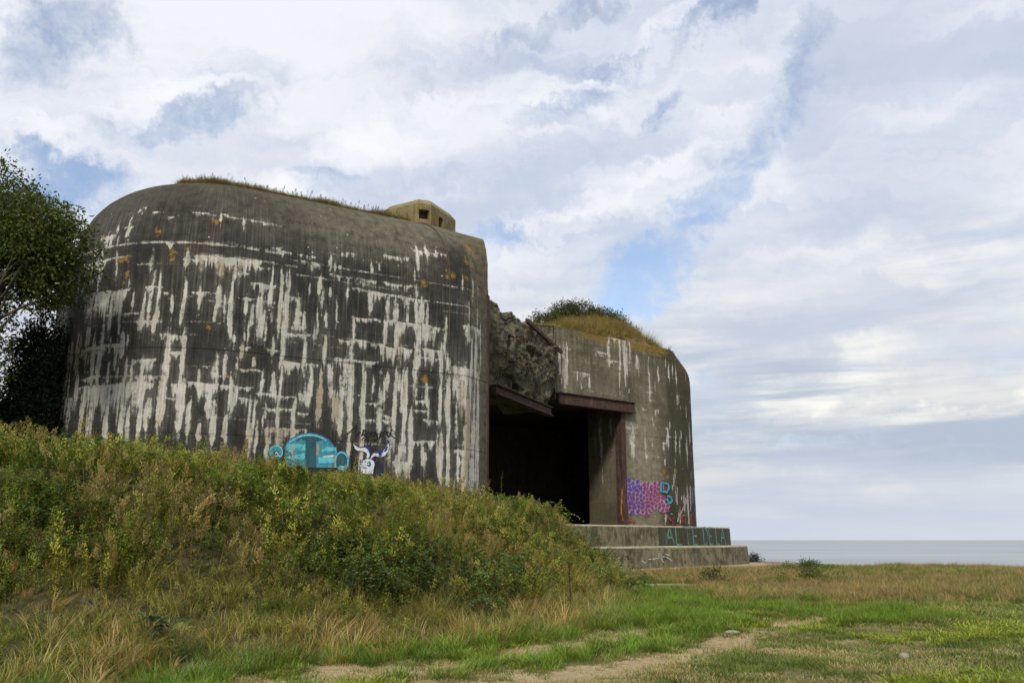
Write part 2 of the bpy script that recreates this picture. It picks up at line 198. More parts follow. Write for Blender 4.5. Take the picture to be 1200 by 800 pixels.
WING_MARKS = [
    ('D', 0.71, 12.07, 8.95, 0.227, 't', 1), ('D', 0.94, 12.12, 9.7, 0.283, 'w', 1), ('D', 0.4, 11.86, 10.2, 0.17, 'w', 1), ('B', 1.25, 2.66, 10.55, 0.25, 'w', 1), ('D', 1.7, 10.65, 10.0, 0.142, 'w', 1),
    ('D', 2.61, 10.4, 9.75, 0.177, 'w', 1), ('D', 2.15, 10.55, 10.15, 0.113, 'w', 1), ('D', 4.16, 13.29, 11.15, 0.177, 'w', 1), ('D', 4.96, 13.69, 9.85, 0.198, 'w', 1), ('D', 5.44, 13.69, 10.2, 0.318, 'w', 1),
    ('D', 5.83, 13.69, 11.35, 0.212, 'w', 1), ('B', 4.08, 5.83, 13.69, 0.9, 'w', 1), ('B', 3.97, 4.99, 11.61, 0.21, 'w', 1), ('D', 6.43, 12.22, 11.3, 0.106, 'w', 1), ('D', 7.44, 12.33, 9.3, 0.106, 'w', 1),
    ('D', 8.23, 11.76, 10.7, 0.106, 'w', 1), ('D', 9.28, 11.92, 10.95, 0.17, 'w', 1), ('D', 10.04, 11.92, 10.85, 0.276, 'w', 1), ('D', 6.6, 12.07, 10.85, 0.085, 'w', 1), ('B', 7.08, 7.81, 10.1, 0.1, 'w', 1),
    ('B', 3.23, 4.02, 11.97, 0.15, 'w', 1), ('L', 2.55, 4.02, 11.71, 'w', 0.5), ('L', 2.55, 3.23, 10.85, 'w', 0.5), ('D', 9.65, 12.12, 11.3, 0.14, 'w', 1), ('D', 5.92, 8.0, 6.2, 0.353, 'w', 1),
    ('B', 5.1, 6.51, 7.9, 0.15, 'w', 0.6), ('D', 5.64, 7.6, 6.65, 0.212, 'w', 0.5), ('D', 6.91, 7.95, 6.0, 0.212, 'w', 0.5), ('B', 8.74, 9.28, 8.05, 0.15, 'w', 1), ('D', 8.91, 8.0, 6.9, 0.122, 'w', 1),
    ('B', 8.37, 8.97, 7.2, 0.1, 'w', 1), ('D', 8.52, 7.2, 6.7, 0.103, 'w', 1), ('B', 8.7, 9.52, 7.6, 0.1, 'w', 1), ('D', 9.69, 7.95, 6.65, 0.112, 'w', 1), ('D', 11.18, 7.75, 6.0, 0.264, 'w', 1),
    ('D', 11.92, 8.7, 7.35, 0.216, 'w', 1), ('D', 10.19, 7.75, 6.45, 0.132, 'w', 1), ('D', 9.45, 4.55, 3.65, 0.187, 'w', 1), ('D', 10.89, 4.8, 2.5, 0.312, 'w', 1), ('D', 11.43, 4.75, 3.6, 0.192, 'w', 1),
    ('D', 10.38, 4.2, 3.2, 0.356, 'w', 1), ('D', 9.79, 3.35, 2.55, 0.28, 'w', 1), ('S', 8.43, 5.45, 0.1, 'y', 1), ('S', 8.77, 5.2, 0.1, 'y', 1), ('S', 8.26, 5.25, 0.1, 'y', 1),
    ('S', 9.55, 5.55, 0.1, 'y', 1), ('S', 8.77, 4.0, 0.1, 'y', 1), ('S', 6.85, 4.75, 0.2, 'y', 0.7), ('S', 7.19, 4.75, 0.15, 'y', 0.6),
]
# sprayed paintings, outlines in wall metres (along the wall, up the wall)
CAR = [
    ('teal','P',[(19.832,3.836),(19.781,4.406),(19.838,4.634),(19.936,4.742),(20.098,4.842),(20.262,4.918),(20.472,4.956),(20.643,4.958),(20.816,4.932),(20.992,4.884),(21.171,4.785),(21.307,4.675),(21.411,4.521),(21.5,4.504),(21.538,3.907)]),
    ('deepteal','P',[(20.066,4.668),(20.185,4.786),(20.392,4.86),(20.647,4.88),(20.82,4.857),(20.996,4.804),(21.154,4.688),(21.18,4.605),(20.918,4.633),(20.786,4.688),(20.424,4.676)]),
    ('aqua','P',[(19.819,4.6),(20.427,4.618),(20.438,4.42),(19.823,4.404)]),
    ('aqua','P',[(19.839,4.274),(20.422,4.32),(20.432,4.138),(19.848,4.119)]),
    ('aqua','P',[(20.887,4.577),(21.466,4.574),(21.486,4.423),(20.896,4.394)]),
    ('aqua','P',[(20.888,4.214),(21.439,4.227),(21.446,4.072),(20.898,4.026)]),
    ('deepteal','P',[(20.413,4.791),(20.779,4.829),(20.82,3.877),(20.481,3.863)]),
    ('white','P',[(19.854,4.365),(19.922,4.405),(20.082,4.377),(20.134,4.346),(19.927,4.328)]),
    ('white','P',[(20.99,4.248),(21.196,4.291),(21.412,4.319),(21.398,4.25),(21.112,4.22)]),
    ('blue','S',[(19.782,4.422),(19.832,4.602),(19.945,4.74),(20.112,4.843),(20.274,4.918),(20.473,4.958),(20.641,4.961),(20.821,4.935),(21.002,4.884),(21.179,4.787),(21.322,4.667),(21.411,4.522)],[(19.754,4.43),(19.806,4.615),(19.926,4.761),(20.098,4.868),(20.265,4.945),(20.469,4.987),(20.643,4.99),(20.827,4.963),(21.015,4.911),(21.196,4.811),(21.345,4.686),(21.437,4.537)]),
    ('lightaqua','S',[(19.918,4.644),(20.11,4.777),(20.279,4.86),(20.476,4.901),(20.643,4.907),(20.814,4.876),(20.986,4.829),(21.145,4.735)],[(19.897,4.674),(20.091,4.809),(20.267,4.895),(20.472,4.938),(20.646,4.944),(20.823,4.912),(21.002,4.863),(21.165,4.767)]),
    ('blue','S',[(19.784,4.351),(20.084,4.342),(20.428,4.359)],[(19.784,4.371),(20.084,4.362),(20.427,4.38)]),
    ('blue','S',[(20.89,4.356),(21.193,4.379),(21.514,4.455)],[(20.888,4.381),(21.188,4.404),(21.508,4.479)]),
    ('blue','S',[(19.849,4.082),(20.184,4.065),(20.435,4.101)],[(19.85,4.107),(20.183,4.089),(20.432,4.126)]),
    ('blue','S',[(20.909,3.989),(21.21,4.019),(21.47,4.03)],[(20.907,4.014),(21.208,4.044),(21.469,4.056)]),
    ('teal','P',[(19.712,4.321),(19.709,4.27),(19.696,4.221),(19.672,4.176),(19.639,4.139),(19.599,4.109),(19.553,4.09),(19.505,4.082),(19.455,4.086),(19.408,4.1),(19.365,4.125),(19.328,4.16),(19.299,4.201),(19.28,4.248),(19.271,4.298),(19.274,4.349),(19.287,4.397),(19.31,4.442),(19.343,4.479),(19.383,4.509),(19.428,4.528),(19.477,4.536),(19.526,4.533),(19.574,4.519),(19.618,4.494),(19.655,4.46),(19.684,4.418),(19.703,4.371)]),
    ('lightaqua','S',[(19.384,4.149),(19.351,4.179),(19.326,4.216),(19.309,4.256),(19.302,4.3),(19.304,4.344),(19.315,4.386),(19.335,4.424),(19.363,4.457),(19.398,4.482),(19.437,4.499),(19.479,4.506),(19.521,4.503),(19.562,4.491),(19.6,4.47),(19.632,4.44),(19.657,4.404),(19.674,4.363),(19.681,4.319),(19.679,4.275),(19.667,4.232),(19.646,4.193)],[(19.364,4.128),(19.329,4.161),(19.301,4.202),(19.282,4.249),(19.273,4.298),(19.276,4.348),(19.289,4.396),(19.312,4.44),(19.344,4.478),(19.383,4.507),(19.429,4.526),(19.477,4.534),(19.526,4.531),(19.573,4.517),(19.617,4.493),(19.654,4.459),(19.682,4.417),(19.701,4.37),(19.71,4.321),(19.707,4.27),(19.694,4.222),(19.671,4.179)]),
    ('deepteal','P',[(19.617,4.255),(19.616,4.229),(19.61,4.205),(19.598,4.183),(19.582,4.164),(19.563,4.149),(19.541,4.14),(19.518,4.136),(19.494,4.138),(19.471,4.145),(19.45,4.158),(19.432,4.175),(19.418,4.196),(19.409,4.219),(19.405,4.244),(19.406,4.269),(19.412,4.294),(19.424,4.316),(19.439,4.335),(19.458,4.349),(19.48,4.359),(19.504,4.363),(19.528,4.361),(19.551,4.354),(19.572,4.342),(19.59,4.324),(19.604,4.304),(19.613,4.28)]),
    ('white','S',[(19.409,4.097),(19.48,4.262),(19.516,4.315)],[(19.386,4.107),(19.458,4.273),(19.496,4.329)]),
    ('white','S',[(19.496,4.316),(19.552,4.224),(19.631,4.165)],[(19.517,4.329),(19.57,4.24),(19.646,4.184)]),
    ('white','S',[(19.435,4.173),(19.597,4.193)],[(19.431,4.197),(19.594,4.217)]),
    ('deepteal','P',[(21.907,4.134),(21.904,4.066),(21.89,4.001),(21.865,3.942),(21.831,3.892),(21.789,3.854),(21.742,3.83),(21.691,3.82),(21.64,3.826),(21.591,3.846),(21.546,3.881),(21.507,3.927),(21.478,3.983),(21.458,4.047),(21.449,4.114),(21.451,4.181),(21.465,4.246),(21.489,4.305),(21.523,4.355),(21.565,4.393),(21.612,4.418),(21.663,4.428),(21.714,4.423),(21.764,4.403),(21.809,4.369),(21.848,4.322),(21.878,4.266),(21.898,4.202)]),
    ('aqua','S',[(21.486,4.113),(21.488,4.177),(21.5,4.235),(21.522,4.288),(21.551,4.331),(21.586,4.364),(21.624,4.384),(21.664,4.392),(21.705,4.388),(21.745,4.371),(21.783,4.342),(21.817,4.302),(21.843,4.251),(21.861,4.194),(21.869,4.133),(21.867,4.071),(21.854,4.012),(21.832,3.96),(21.803,3.916),(21.768,3.884),(21.729,3.864),(21.685,3.855)],[(21.429,4.115),(21.431,4.183),(21.446,4.251),(21.471,4.312),(21.507,4.366),(21.552,4.407),(21.604,4.435),(21.662,4.447),(21.72,4.441),(21.775,4.419),(21.825,4.381),(21.866,4.331),(21.897,4.272),(21.918,4.205),(21.927,4.135),(21.924,4.064),(21.91,3.996),(21.884,3.934),(21.847,3.881),(21.802,3.839),(21.749,3.812),(21.696,3.802)]),
    ('blue','S',[(21.452,4.043),(21.442,4.114),(21.445,4.184),(21.459,4.252),(21.485,4.313),(21.52,4.364),(21.563,4.403),(21.611,4.428),(21.662,4.439),(21.714,4.434),(21.765,4.413),(21.812,4.378),(21.852,4.33),(21.883,4.272),(21.904,4.205),(21.914,4.135),(21.911,4.063),(21.896,3.995),(21.87,3.934),(21.834,3.883),(21.791,3.844),(21.743,3.819),(21.69,3.809)],[(21.43,4.04),(21.42,4.113),(21.423,4.187),(21.438,4.258),(21.465,4.322),(21.503,4.377),(21.55,4.42),(21.603,4.448),(21.661,4.46),(21.72,4.454),(21.776,4.431),(21.827,4.393),(21.871,4.342),(21.904,4.28),(21.926,4.21),(21.936,4.136),(21.933,4.061),(21.917,3.989),(21.889,3.924),(21.851,3.869),(21.804,3.827),(21.75,3.799),(21.694,3.789)]),
    ('aqua','P',[(21.846,3.919),(21.831,3.889),(21.788,3.864),(21.725,3.848),(21.655,3.846),(21.591,3.856),(21.546,3.878),(21.529,3.906),(21.543,3.936),(21.586,3.962),(21.648,3.977),(21.719,3.98),(21.783,3.97),(21.828,3.948)]),
    ('beige','P',[(19.97,4.58),(20.028,4.592),(20.071,4.072),(19.984,4.068)]),
    ('beige','P',[(20.788,4.655),(20.873,4.668),(20.891,4.485),(20.877,4.267),(20.808,4.272)]),
    ('beige','P',[(21.422,4.302),(21.466,4.304),(21.494,3.905),(21.441,3.903)]),
]
BULL = [
    ('navy','P',[(22.035,4.747),(22.158,4.654),(22.343,4.639),(22.525,4.666),(22.638,4.655),(22.686,4.514),(22.675,4.388),(22.653,4.286),(22.596,4.246),(22.554,4.281),(22.577,4.383),(22.534,4.443),(22.403,4.474),(22.218,4.485),(22.123,4.535)]),
    ('paint','P',[(22.046,4.735),(22.169,4.642),(22.354,4.627),(22.513,4.653),(22.625,4.641),(22.672,4.531),(22.661,4.404),(22.639,4.303),(22.582,4.263),(22.54,4.298),(22.563,4.4),(22.52,4.46),(22.413,4.492),(22.227,4.503),(22.133,4.553)]),
    ('navy','P',[(22.513,4.653),(22.625,4.641),(22.678,4.531),(22.668,4.38),(22.632,4.466),(22.575,4.551),(22.501,4.61)]),
    ('navy','P',[(22.168,4.649),(22.354,4.634),(22.513,4.653),(22.501,4.617),(22.355,4.604),(22.236,4.613)]),
    ('navy','P',[(22.654,4.248),(22.73,4.365),(22.806,4.475),(22.965,4.533),(23.127,4.567),(23.205,4.66),(23.289,4.829),(23.255,5.03),(23.341,4.934),(23.361,4.732),(23.318,4.551),(23.215,4.389),(23.109,4.32),(22.946,4.32),(22.838,4.345),(22.759,4.291),(22.695,4.218)]),
    ('paint','P',[(22.661,4.266),(22.737,4.383),(22.814,4.462),(22.974,4.521),(23.135,4.555),(23.214,4.647),(23.276,4.816),(23.242,5.017),(23.327,4.92),(23.348,4.718),(23.305,4.538),(23.222,4.407),(23.116,4.338),(22.954,4.338),(22.845,4.363),(22.767,4.309),(22.703,4.236)]),
    ('navy','P',[(22.815,4.457),(22.974,4.526),(23.125,4.554),(23.138,4.484),(22.99,4.451),(22.856,4.439)]),
    ('navy','P',[(23.15,4.53),(23.219,4.648),(23.276,4.816),(23.251,4.987),(23.32,4.894),(23.325,4.742),(23.271,4.574),(23.205,4.507)]),
    ('paint','P',[(22.338,4.064),(22.412,4.192),(22.529,4.248),(22.689,4.242),(22.826,4.173),(22.843,4.061),(22.809,3.908),(22.801,3.757),(22.339,3.739),(22.365,3.865),(22.329,3.964)]),
    ('navy','S',[(22.33,4.056),(22.415,3.983),(22.541,3.949),(22.662,3.979)],[(22.346,4.072),(22.426,4.002),(22.541,3.971),(22.656,4.001)]),
    ('navy','S',[(22.326,3.953),(22.461,3.921),(22.581,3.918)],[(22.332,3.975),(22.464,3.943),(22.582,3.94)]),
    ('navy','S',[(22.366,4.084),(22.42,4.179),(22.535,4.238)],[(22.345,4.095),(22.404,4.195),(22.523,4.257)]),
    ('navy','S',[(22.814,4.171),(22.839,4.062),(22.797,3.91),(22.79,3.757)],[(22.837,4.176),(22.863,4.06),(22.821,3.906),(22.813,3.756)]),
    ('navy','S',[(22.695,4.246),(22.763,4.2),(22.824,4.15),(22.935,4.167)],[(22.709,4.265),(22.778,4.217),(22.829,4.172),(22.931,4.189)]),
    ('navy','S',[(22.827,4.124),(22.929,4.129)],[(22.827,4.147),(22.928,4.151)]),
    ('navy','S',[(22.369,4.143),(22.423,4.12)],[(22.379,4.163),(22.433,4.141)]),
    ('navy','P',[(22.706,4.075),(22.705,4.056),(22.701,4.038),(22.693,4.021),(22.683,4.007),(22.67,3.996),(22.656,3.989),(22.641,3.987),(22.625,3.988),(22.61,3.994),(22.597,4.003),(22.585,4.016),(22.576,4.032),(22.571,4.05),(22.568,4.069),(22.569,4.088),(22.573,4.106),(22.581,4.123),(22.591,4.137),(22.604,4.147),(22.618,4.154),(22.634,4.157),(22.649,4.156),(22.664,4.15),(22.678,4.14),(22.689,4.127),(22.698,4.112),(22.704,4.094)]),
    ('lightaqua','P',[(22.656,4.078),(22.653,4.058),(22.644,4.042),(22.63,4.033),(22.615,4.032),(22.601,4.04),(22.591,4.055),(22.587,4.075),(22.589,4.094),(22.598,4.11),(22.612,4.12),(22.627,4.12),(22.641,4.112),(22.651,4.097)]),
    ('navy','P',[(22.515,4.142),(22.512,4.124),(22.503,4.113),(22.492,4.112),(22.482,4.123),(22.478,4.14),(22.481,4.158),(22.489,4.169),(22.501,4.17),(22.511,4.159)]),
    ('navy','S',[(23.009,3.771),(23.126,3.891),(23.133,3.973),(23.1,3.823),(23.01,3.759)],[(22.995,3.783),(23.111,3.9),(23.152,3.971),(23.116,3.815),(23.022,3.745)]),
    ('navy','S',[(23.073,4.146),(23.087,3.995)],[(23.092,4.148),(23.105,3.997)]),
]
TAG = [
    ('black','S',[(21.824,5.006),(21.951,5.114),(22.166,5.352)],[(21.798,5.033),(21.923,5.139),(22.136,5.376)]),
    ('black','S',[(22.131,5.367),(22.088,5.149),(22.143,4.914),(22.207,5.072),(22.292,5.147)],[(22.17,5.361),(22.127,5.15),(22.17,4.942),(22.172,5.088),(22.265,5.173)]),
    ('black','S',[(22.236,4.997),(22.302,5.118),(22.338,4.974),(22.426,5.207),(22.357,5.056)],[(22.202,5.016),(22.31,5.155),(22.313,5.002),(22.393,5.229),(22.396,5.05)]),
    ('black','S',[(22.364,5.198),(22.473,5.178),(22.43,5.071),(22.334,5.052),(22.484,4.985),(22.539,4.844)],[(22.375,5.234),(22.509,5.194),(22.456,5.044),(22.364,5.077),(22.513,5.011),(22.577,4.858)]),
    ('black','S',[(22.542,5.133),(22.635,5.126),(22.593,5.006),(22.53,5.019),(22.552,5.149)],[(22.55,5.17),(22.673,5.14),(22.619,4.978),(22.493,5.004),(22.513,5.153)]),
    ('black','S',[(22.666,5.128),(22.853,5.135),(22.763,5.032),(22.697,5.122)],[(22.668,5.165),(22.886,5.157),(22.77,4.995),(22.666,5.097)]),
    ('black','S',[(22.797,5.171),(22.882,5.039),(22.973,4.885),(23.025,5.136),(22.88,5.115)],[(22.831,5.191),(22.918,5.056),(22.947,4.914),(22.986,5.123),(22.89,5.079)]),
    ('black','S',[(23.03,5.137),(23.123,5.141),(23.092,5.049),(23.027,5.061),(23.065,5.165)],[(23.034,5.175),(23.159,5.16),(23.117,5.019),(22.99,5.046),(23.026,5.175)]),
    ('black','S',[(23.136,5.227),(23.32,5.024),(23.239,5.156)],[(23.168,5.252),(23.354,5.046),(23.209,5.129)]),
    ('black','S',[(23.199,5.2),(23.357,5.142),(23.358,5.021),(23.407,5.29),(23.548,5.157),(23.314,5.124),(23.548,4.969)],[(23.216,5.235),(23.392,5.163),(23.317,5.025),(23.387,5.322),(23.588,5.146),(23.355,5.124),(23.571,5.001)]),
    ('black','S',[(22.359,4.851),(22.464,4.979),(22.415,4.815),(22.556,4.933),(22.565,4.847)],[(22.33,4.876),(22.48,5.014),(22.436,4.847),(22.552,4.97),(22.604,4.858)]),
    ('black','S',[(22.753,4.845),(22.893,4.907),(22.921,5.019)],[(22.737,4.879),(22.863,4.932),(22.881,5.025)]),
    ('black','S',[(21.944,4.305),(22.037,4.297),(21.964,4.171),(22.068,4.137)],[(21.95,4.335),(22.068,4.303),(21.995,4.174),(22.076,4.166)]),
    ('black','S',[(21.976,4.109),(22.073,4.076),(21.986,3.973),(22.104,3.94)],[(21.988,4.137),(22.104,4.08),(22.017,3.977),(22.11,3.969)]),
    ('black','S',[(21.954,3.913),(22.045,3.838),(22.12,3.907)],[(21.975,3.935),(22.047,3.867),(22.097,3.927)]),
    ('black','S',[(21.997,4.323),(21.99,3.876)],[(22.028,4.323),(22.022,3.876)]),
]
PIECE = [
    ('web','P',[(6.087,4.703),(6.067,4.646),(6.013,4.595),(5.932,4.556),(5.834,4.532),(5.731,4.529),(5.637,4.544),(5.561,4.578),(5.514,4.625),(5.499,4.68),(5.519,4.736),(5.571,4.787),(5.649,4.827),(5.745,4.85),(5.847,4.854),(5.943,4.839),(6.021,4.805),(6.071,4.758)]),
    ('web','P',[(5.96,3.864),(5.942,3.801),(5.894,3.745),(5.824,3.702),(5.738,3.678),(5.649,3.676),(5.566,3.695),(5.501,3.733),(5.46,3.786),(5.448,3.848),(5.465,3.91),(5.511,3.966),(5.58,4.009),(5.664,4.034),(5.753,4.036),(5.837,4.018),(5.904,3.979),(5.947,3.926)]),
    ('web','P',[(5.963,3.112),(5.941,3.055),(5.883,3.004),(5.795,2.965),(5.689,2.943),(5.578,2.941),(5.476,2.958),(5.394,2.992),(5.342,3.04),(5.326,3.096),(5.348,3.153),(5.404,3.204),(5.488,3.243),(5.592,3.265),(5.703,3.268),(5.807,3.251),(5.892,3.216),(5.946,3.168)]),
    ('web','P',[(8.125,3.403),(8.107,3.343),(8.06,3.29),(7.991,3.25),(7.908,3.228),(7.821,3.226),(7.741,3.246),(7.677,3.283),(7.636,3.335),(7.624,3.394),(7.642,3.453),(7.688,3.506),(7.756,3.546),(7.839,3.569),(7.926,3.57),(8.007,3.551),(8.073,3.514),(8.114,3.462)]),
    ('web','P',[(5.826,4.335),(5.804,4.269),(5.746,4.211),(5.659,4.165),(5.555,4.139),(5.447,4.136),(5.349,4.155),(5.271,4.194),(5.223,4.248),(5.208,4.312),(5.229,4.377),(5.283,4.435),(5.364,4.48),(5.464,4.507),(5.572,4.511),(5.673,4.492),(5.756,4.453),(5.809,4.398)]),
    ('web','P',[(8.714,3.319),(8.693,3.254),(8.64,3.196),(8.564,3.153),(8.475,3.129),(8.382,3.127),(8.298,3.148),(8.231,3.189),(8.19,3.245),(8.178,3.309),(8.198,3.373),(8.246,3.43),(8.319,3.473),(8.406,3.497),(8.5,3.5),(8.587,3.479),(8.658,3.439),(8.702,3.383)]),
    ('web','P',[(6.627,4.442),(6.608,4.375),(6.559,4.316),(6.486,4.27),(6.397,4.244),(6.303,4.241),(6.216,4.261),(6.146,4.301),(6.101,4.357),(6.088,4.422),(6.106,4.489),(6.155,4.548),(6.229,4.594),(6.318,4.62),(6.412,4.624),(6.499,4.604),(6.569,4.564),(6.613,4.507)]),
    ('web','P',[(7.29,3.227),(7.27,3.158),(7.219,3.097),(7.143,3.051),(7.05,3.026),(6.952,3.024),(6.86,3.046),(6.785,3.089),(6.738,3.148),(6.723,3.216),(6.743,3.284),(6.796,3.345),(6.874,3.391),(6.968,3.417),(7.066,3.419),(7.157,3.398),(7.23,3.354),(7.276,3.295)]),
    ('web','P',[(6.111,3.366),(6.091,3.308),(6.039,3.256),(5.961,3.216),(5.866,3.194),(5.767,3.192),(5.674,3.209),(5.601,3.245),(5.554,3.294),(5.54,3.351),(5.559,3.409),(5.61,3.461),(5.687,3.5),(5.78,3.523),(5.88,3.526),(5.973,3.508),(6.048,3.473),(6.096,3.423)]),
    ('web','P',[(5.302,3.672),(5.284,3.602),(5.238,3.54),(5.171,3.493),(5.092,3.467),(5.011,3.464),(4.938,3.486),(4.882,3.529),(4.849,3.589),(4.84,3.657),(4.857,3.727),(4.897,3.788),(4.958,3.835),(5.032,3.862),(5.113,3.864),(5.189,3.843),(5.251,3.8),(5.29,3.74)]),
    ('web','P',[(7.117,3.681),(7.097,3.623),(7.045,3.572),(6.966,3.533),(6.871,3.511),(6.769,3.508),(6.674,3.526),(6.597,3.561),(6.548,3.609),(6.532,3.666),(6.552,3.723),(6.606,3.774),(6.686,3.814),(6.782,3.836),(6.884,3.839),(6.978,3.822),(7.054,3.787),(7.102,3.738)]),
    ('web','P',[(7.545,4.421),(7.526,4.355),(7.478,4.296),(7.407,4.251),(7.32,4.226),(7.229,4.223),(7.144,4.243),(7.075,4.283),(7.032,4.338),(7.018,4.402),(7.037,4.468),(7.085,4.526),(7.158,4.571),(7.245,4.597),(7.337,4.6),(7.422,4.581),(7.489,4.541),(7.532,4.485)]),
    ('web','P',[(8.045,3.768),(8.023,3.705),(7.967,3.648),(7.884,3.606),(7.784,3.582),(7.679,3.58),(7.582,3.599),(7.503,3.638),(7.453,3.691),(7.438,3.753),(7.459,3.815),(7.514,3.871),(7.597,3.914),(7.697,3.938),(7.803,3.941),(7.901,3.922),(7.98,3.883),(8.03,3.83)]),
    ('web','P',[(6.418,4.294),(6.396,4.232),(6.339,4.176),(6.254,4.133),(6.15,4.109),(6.04,4.105),(5.938,4.123),(5.857,4.16),(5.805,4.211),(5.788,4.272),(5.81,4.333),(5.866,4.389),(5.951,4.432),(6.054,4.457),(6.164,4.461),(6.266,4.443),(6.348,4.406),(6.401,4.354)]),
    ('web','P',[(8.058,4.173),(8.039,4.116),(7.991,4.065),(7.92,4.026),(7.835,4.004),(7.745,4.001),(7.662,4.018),(7.595,4.053),(7.553,4.101),(7.54,4.157),(7.558,4.214),(7.605,4.265),(7.676,4.304),(7.761,4.327),(7.852,4.33),(7.935,4.313),(8.003,4.278),(8.045,4.23)]),
    ('web','P',[(6.889,4.225),(6.87,4.162),(6.818,4.105),(6.741,4.061),(6.647,4.037),(6.548,4.034),(6.455,4.052),(6.381,4.091),(6.333,4.144),(6.318,4.206),(6.338,4.269),(6.39,4.326),(6.468,4.37),(6.562,4.395),(6.661,4.398),(6.754,4.38),(6.828,4.341),(6.875,4.287)]),
    ('web','P',[(5.8,3.59),(5.778,3.531),(5.722,3.478),(5.638,3.437),(5.536,3.414),(5.43,3.411),(5.333,3.429),(5.256,3.464),(5.208,3.514),(5.194,3.572),(5.214,3.631),(5.267,3.683),(5.347,3.724),(5.445,3.747),(5.551,3.75),(5.65,3.733),(5.731,3.698),(5.783,3.648)]),
    ('web','P',[(7.465,3.889),(7.444,3.83),(7.39,3.776),(7.308,3.736),(7.209,3.713),(7.103,3.71),(7.005,3.728),(6.925,3.764),(6.873,3.814),(6.857,3.872),(6.878,3.931),(6.934,3.984),(7.017,4.025),(7.117,4.048),(7.223,4.051),(7.321,4.034),(7.399,3.998),(7.449,3.947)]),
    ('web','P',[(6.06,4.11),(6.041,4.043),(5.991,3.983),(5.916,3.937),(5.826,3.911),(5.731,3.908),(5.644,3.928),(5.575,3.969),(5.531,4.026),(5.518,4.092),(5.537,4.158),(5.586,4.218),(5.659,4.264),(5.747,4.29),(5.842,4.294),(5.93,4.274),(6.001,4.233),(6.046,4.176)]),
    ('web','P',[(5.349,4.13),(5.328,4.062),(5.275,4.001),(5.197,3.955),(5.104,3.929),(5.009,3.926),(4.925,3.946),(4.861,3.987),(4.822,4.045),(4.811,4.111),(4.83,4.179),(4.875,4.239),(4.944,4.285),(5.03,4.312),(5.124,4.315),(5.214,4.295),(5.287,4.254),(5.335,4.197)]),
    ('web','P',[(6.44,3.646),(6.419,3.577),(6.363,3.516),(6.278,3.469),(6.176,3.443),(6.068,3.44),(5.967,3.461),(5.886,3.503),(5.835,3.561),(5.819,3.629),(5.841,3.697),(5.897,3.758),(5.981,3.805),(6.083,3.832),(6.191,3.835),(6.292,3.815),(6.373,3.772),(6.424,3.714)]),
    ('web','P',[(6.355,4.102),(6.335,4.034),(6.283,3.974),(6.203,3.928),(6.108,3.902),(6.007,3.899),(5.913,3.919),(5.838,3.96),(5.79,4.017),(5.776,4.082),(5.796,4.149),(5.848,4.209),(5.927,4.255),(6.022,4.281),(6.123,4.285),(6.217,4.265),(6.292,4.224),(6.34,4.168)]),
    ('web','P',[(7.577,3.618),(7.559,3.547),(7.513,3.484),(7.446,3.437),(7.364,3.411),(7.278,3.409),(7.197,3.432),(7.133,3.476),(7.092,3.537),(7.08,3.606),(7.098,3.676),(7.144,3.739),(7.213,3.786),(7.295,3.812),(7.382,3.815),(7.462,3.792),(7.526,3.748),(7.566,3.687)]),
    ('web','P',[(8.464,3.907),(8.442,3.847),(8.385,3.793),(8.303,3.752),(8.205,3.729),(8.103,3.726),(8.009,3.745),(7.934,3.781),(7.886,3.832),(7.872,3.891),(7.892,3.951),(7.946,4.005),(8.025,4.046),(8.123,4.069),(8.225,4.072),(8.322,4.054),(8.4,4.018),(8.449,3.967)]),
    ('web','P',[(6.753,3.549),(6.732,3.493),(6.674,3.443),(6.587,3.405),(6.48,3.384),(6.367,3.381),(6.262,3.398),(6.176,3.431),(6.121,3.478),(6.104,3.532),(6.126,3.587),(6.184,3.637),(6.272,3.675),(6.38,3.697),(6.493,3.7),(6.598,3.684),(6.682,3.65),(6.736,3.603)]),
    ('web','P',[(6.718,3.379),(6.7,3.314),(6.651,3.256),(6.578,3.212),(6.489,3.188),(6.394,3.186),(6.306,3.206),(6.236,3.247),(6.191,3.302),(6.177,3.366),(6.196,3.431),(6.245,3.488),(6.319,3.532),(6.409,3.557),(6.503,3.559),(6.59,3.539),(6.66,3.499),(6.705,3.443)]),
    ('web','P',[(7.464,4.093),(7.445,4.032),(7.396,3.978),(7.324,3.937),(7.235,3.914),(7.142,3.911),(7.054,3.929),(6.984,3.966),(6.939,4.017),(6.924,4.077),(6.943,4.137),(6.993,4.191),(7.067,4.232),(7.156,4.256),(7.25,4.259),(7.337,4.241),(7.407,4.204),(7.451,4.153)]),
    ('web','P',[(5.667,3.332),(5.647,3.271),(5.596,3.217),(5.519,3.176),(5.428,3.153),(5.332,3.15),(5.245,3.169),(5.177,3.206),(5.134,3.257),(5.121,3.317),(5.14,3.378),(5.188,3.432),(5.26,3.473),(5.349,3.496),(5.443,3.499),(5.533,3.481),(5.606,3.444),(5.652,3.392)]),
    ('web','P',[(7.85,4.365),(7.828,4.301),(7.772,4.244),(7.689,4.2),(7.588,4.175),(7.482,4.171),(7.382,4.19),(7.302,4.229),(7.251,4.282),(7.235,4.345),(7.257,4.408),(7.313,4.466),(7.397,4.51),(7.498,4.535),(7.605,4.539),(7.704,4.521),(7.784,4.482),(7.835,4.428)]),
    ('web','P',[(7.01,3.052),(6.992,2.986),(6.945,2.928),(6.876,2.884),(6.792,2.86),(6.702,2.859),(6.619,2.88),(6.552,2.921),(6.509,2.978),(6.496,3.042),(6.514,3.107),(6.561,3.165),(6.632,3.209),(6.717,3.234),(6.806,3.235),(6.889,3.214),(6.955,3.173),(6.997,3.117)]),
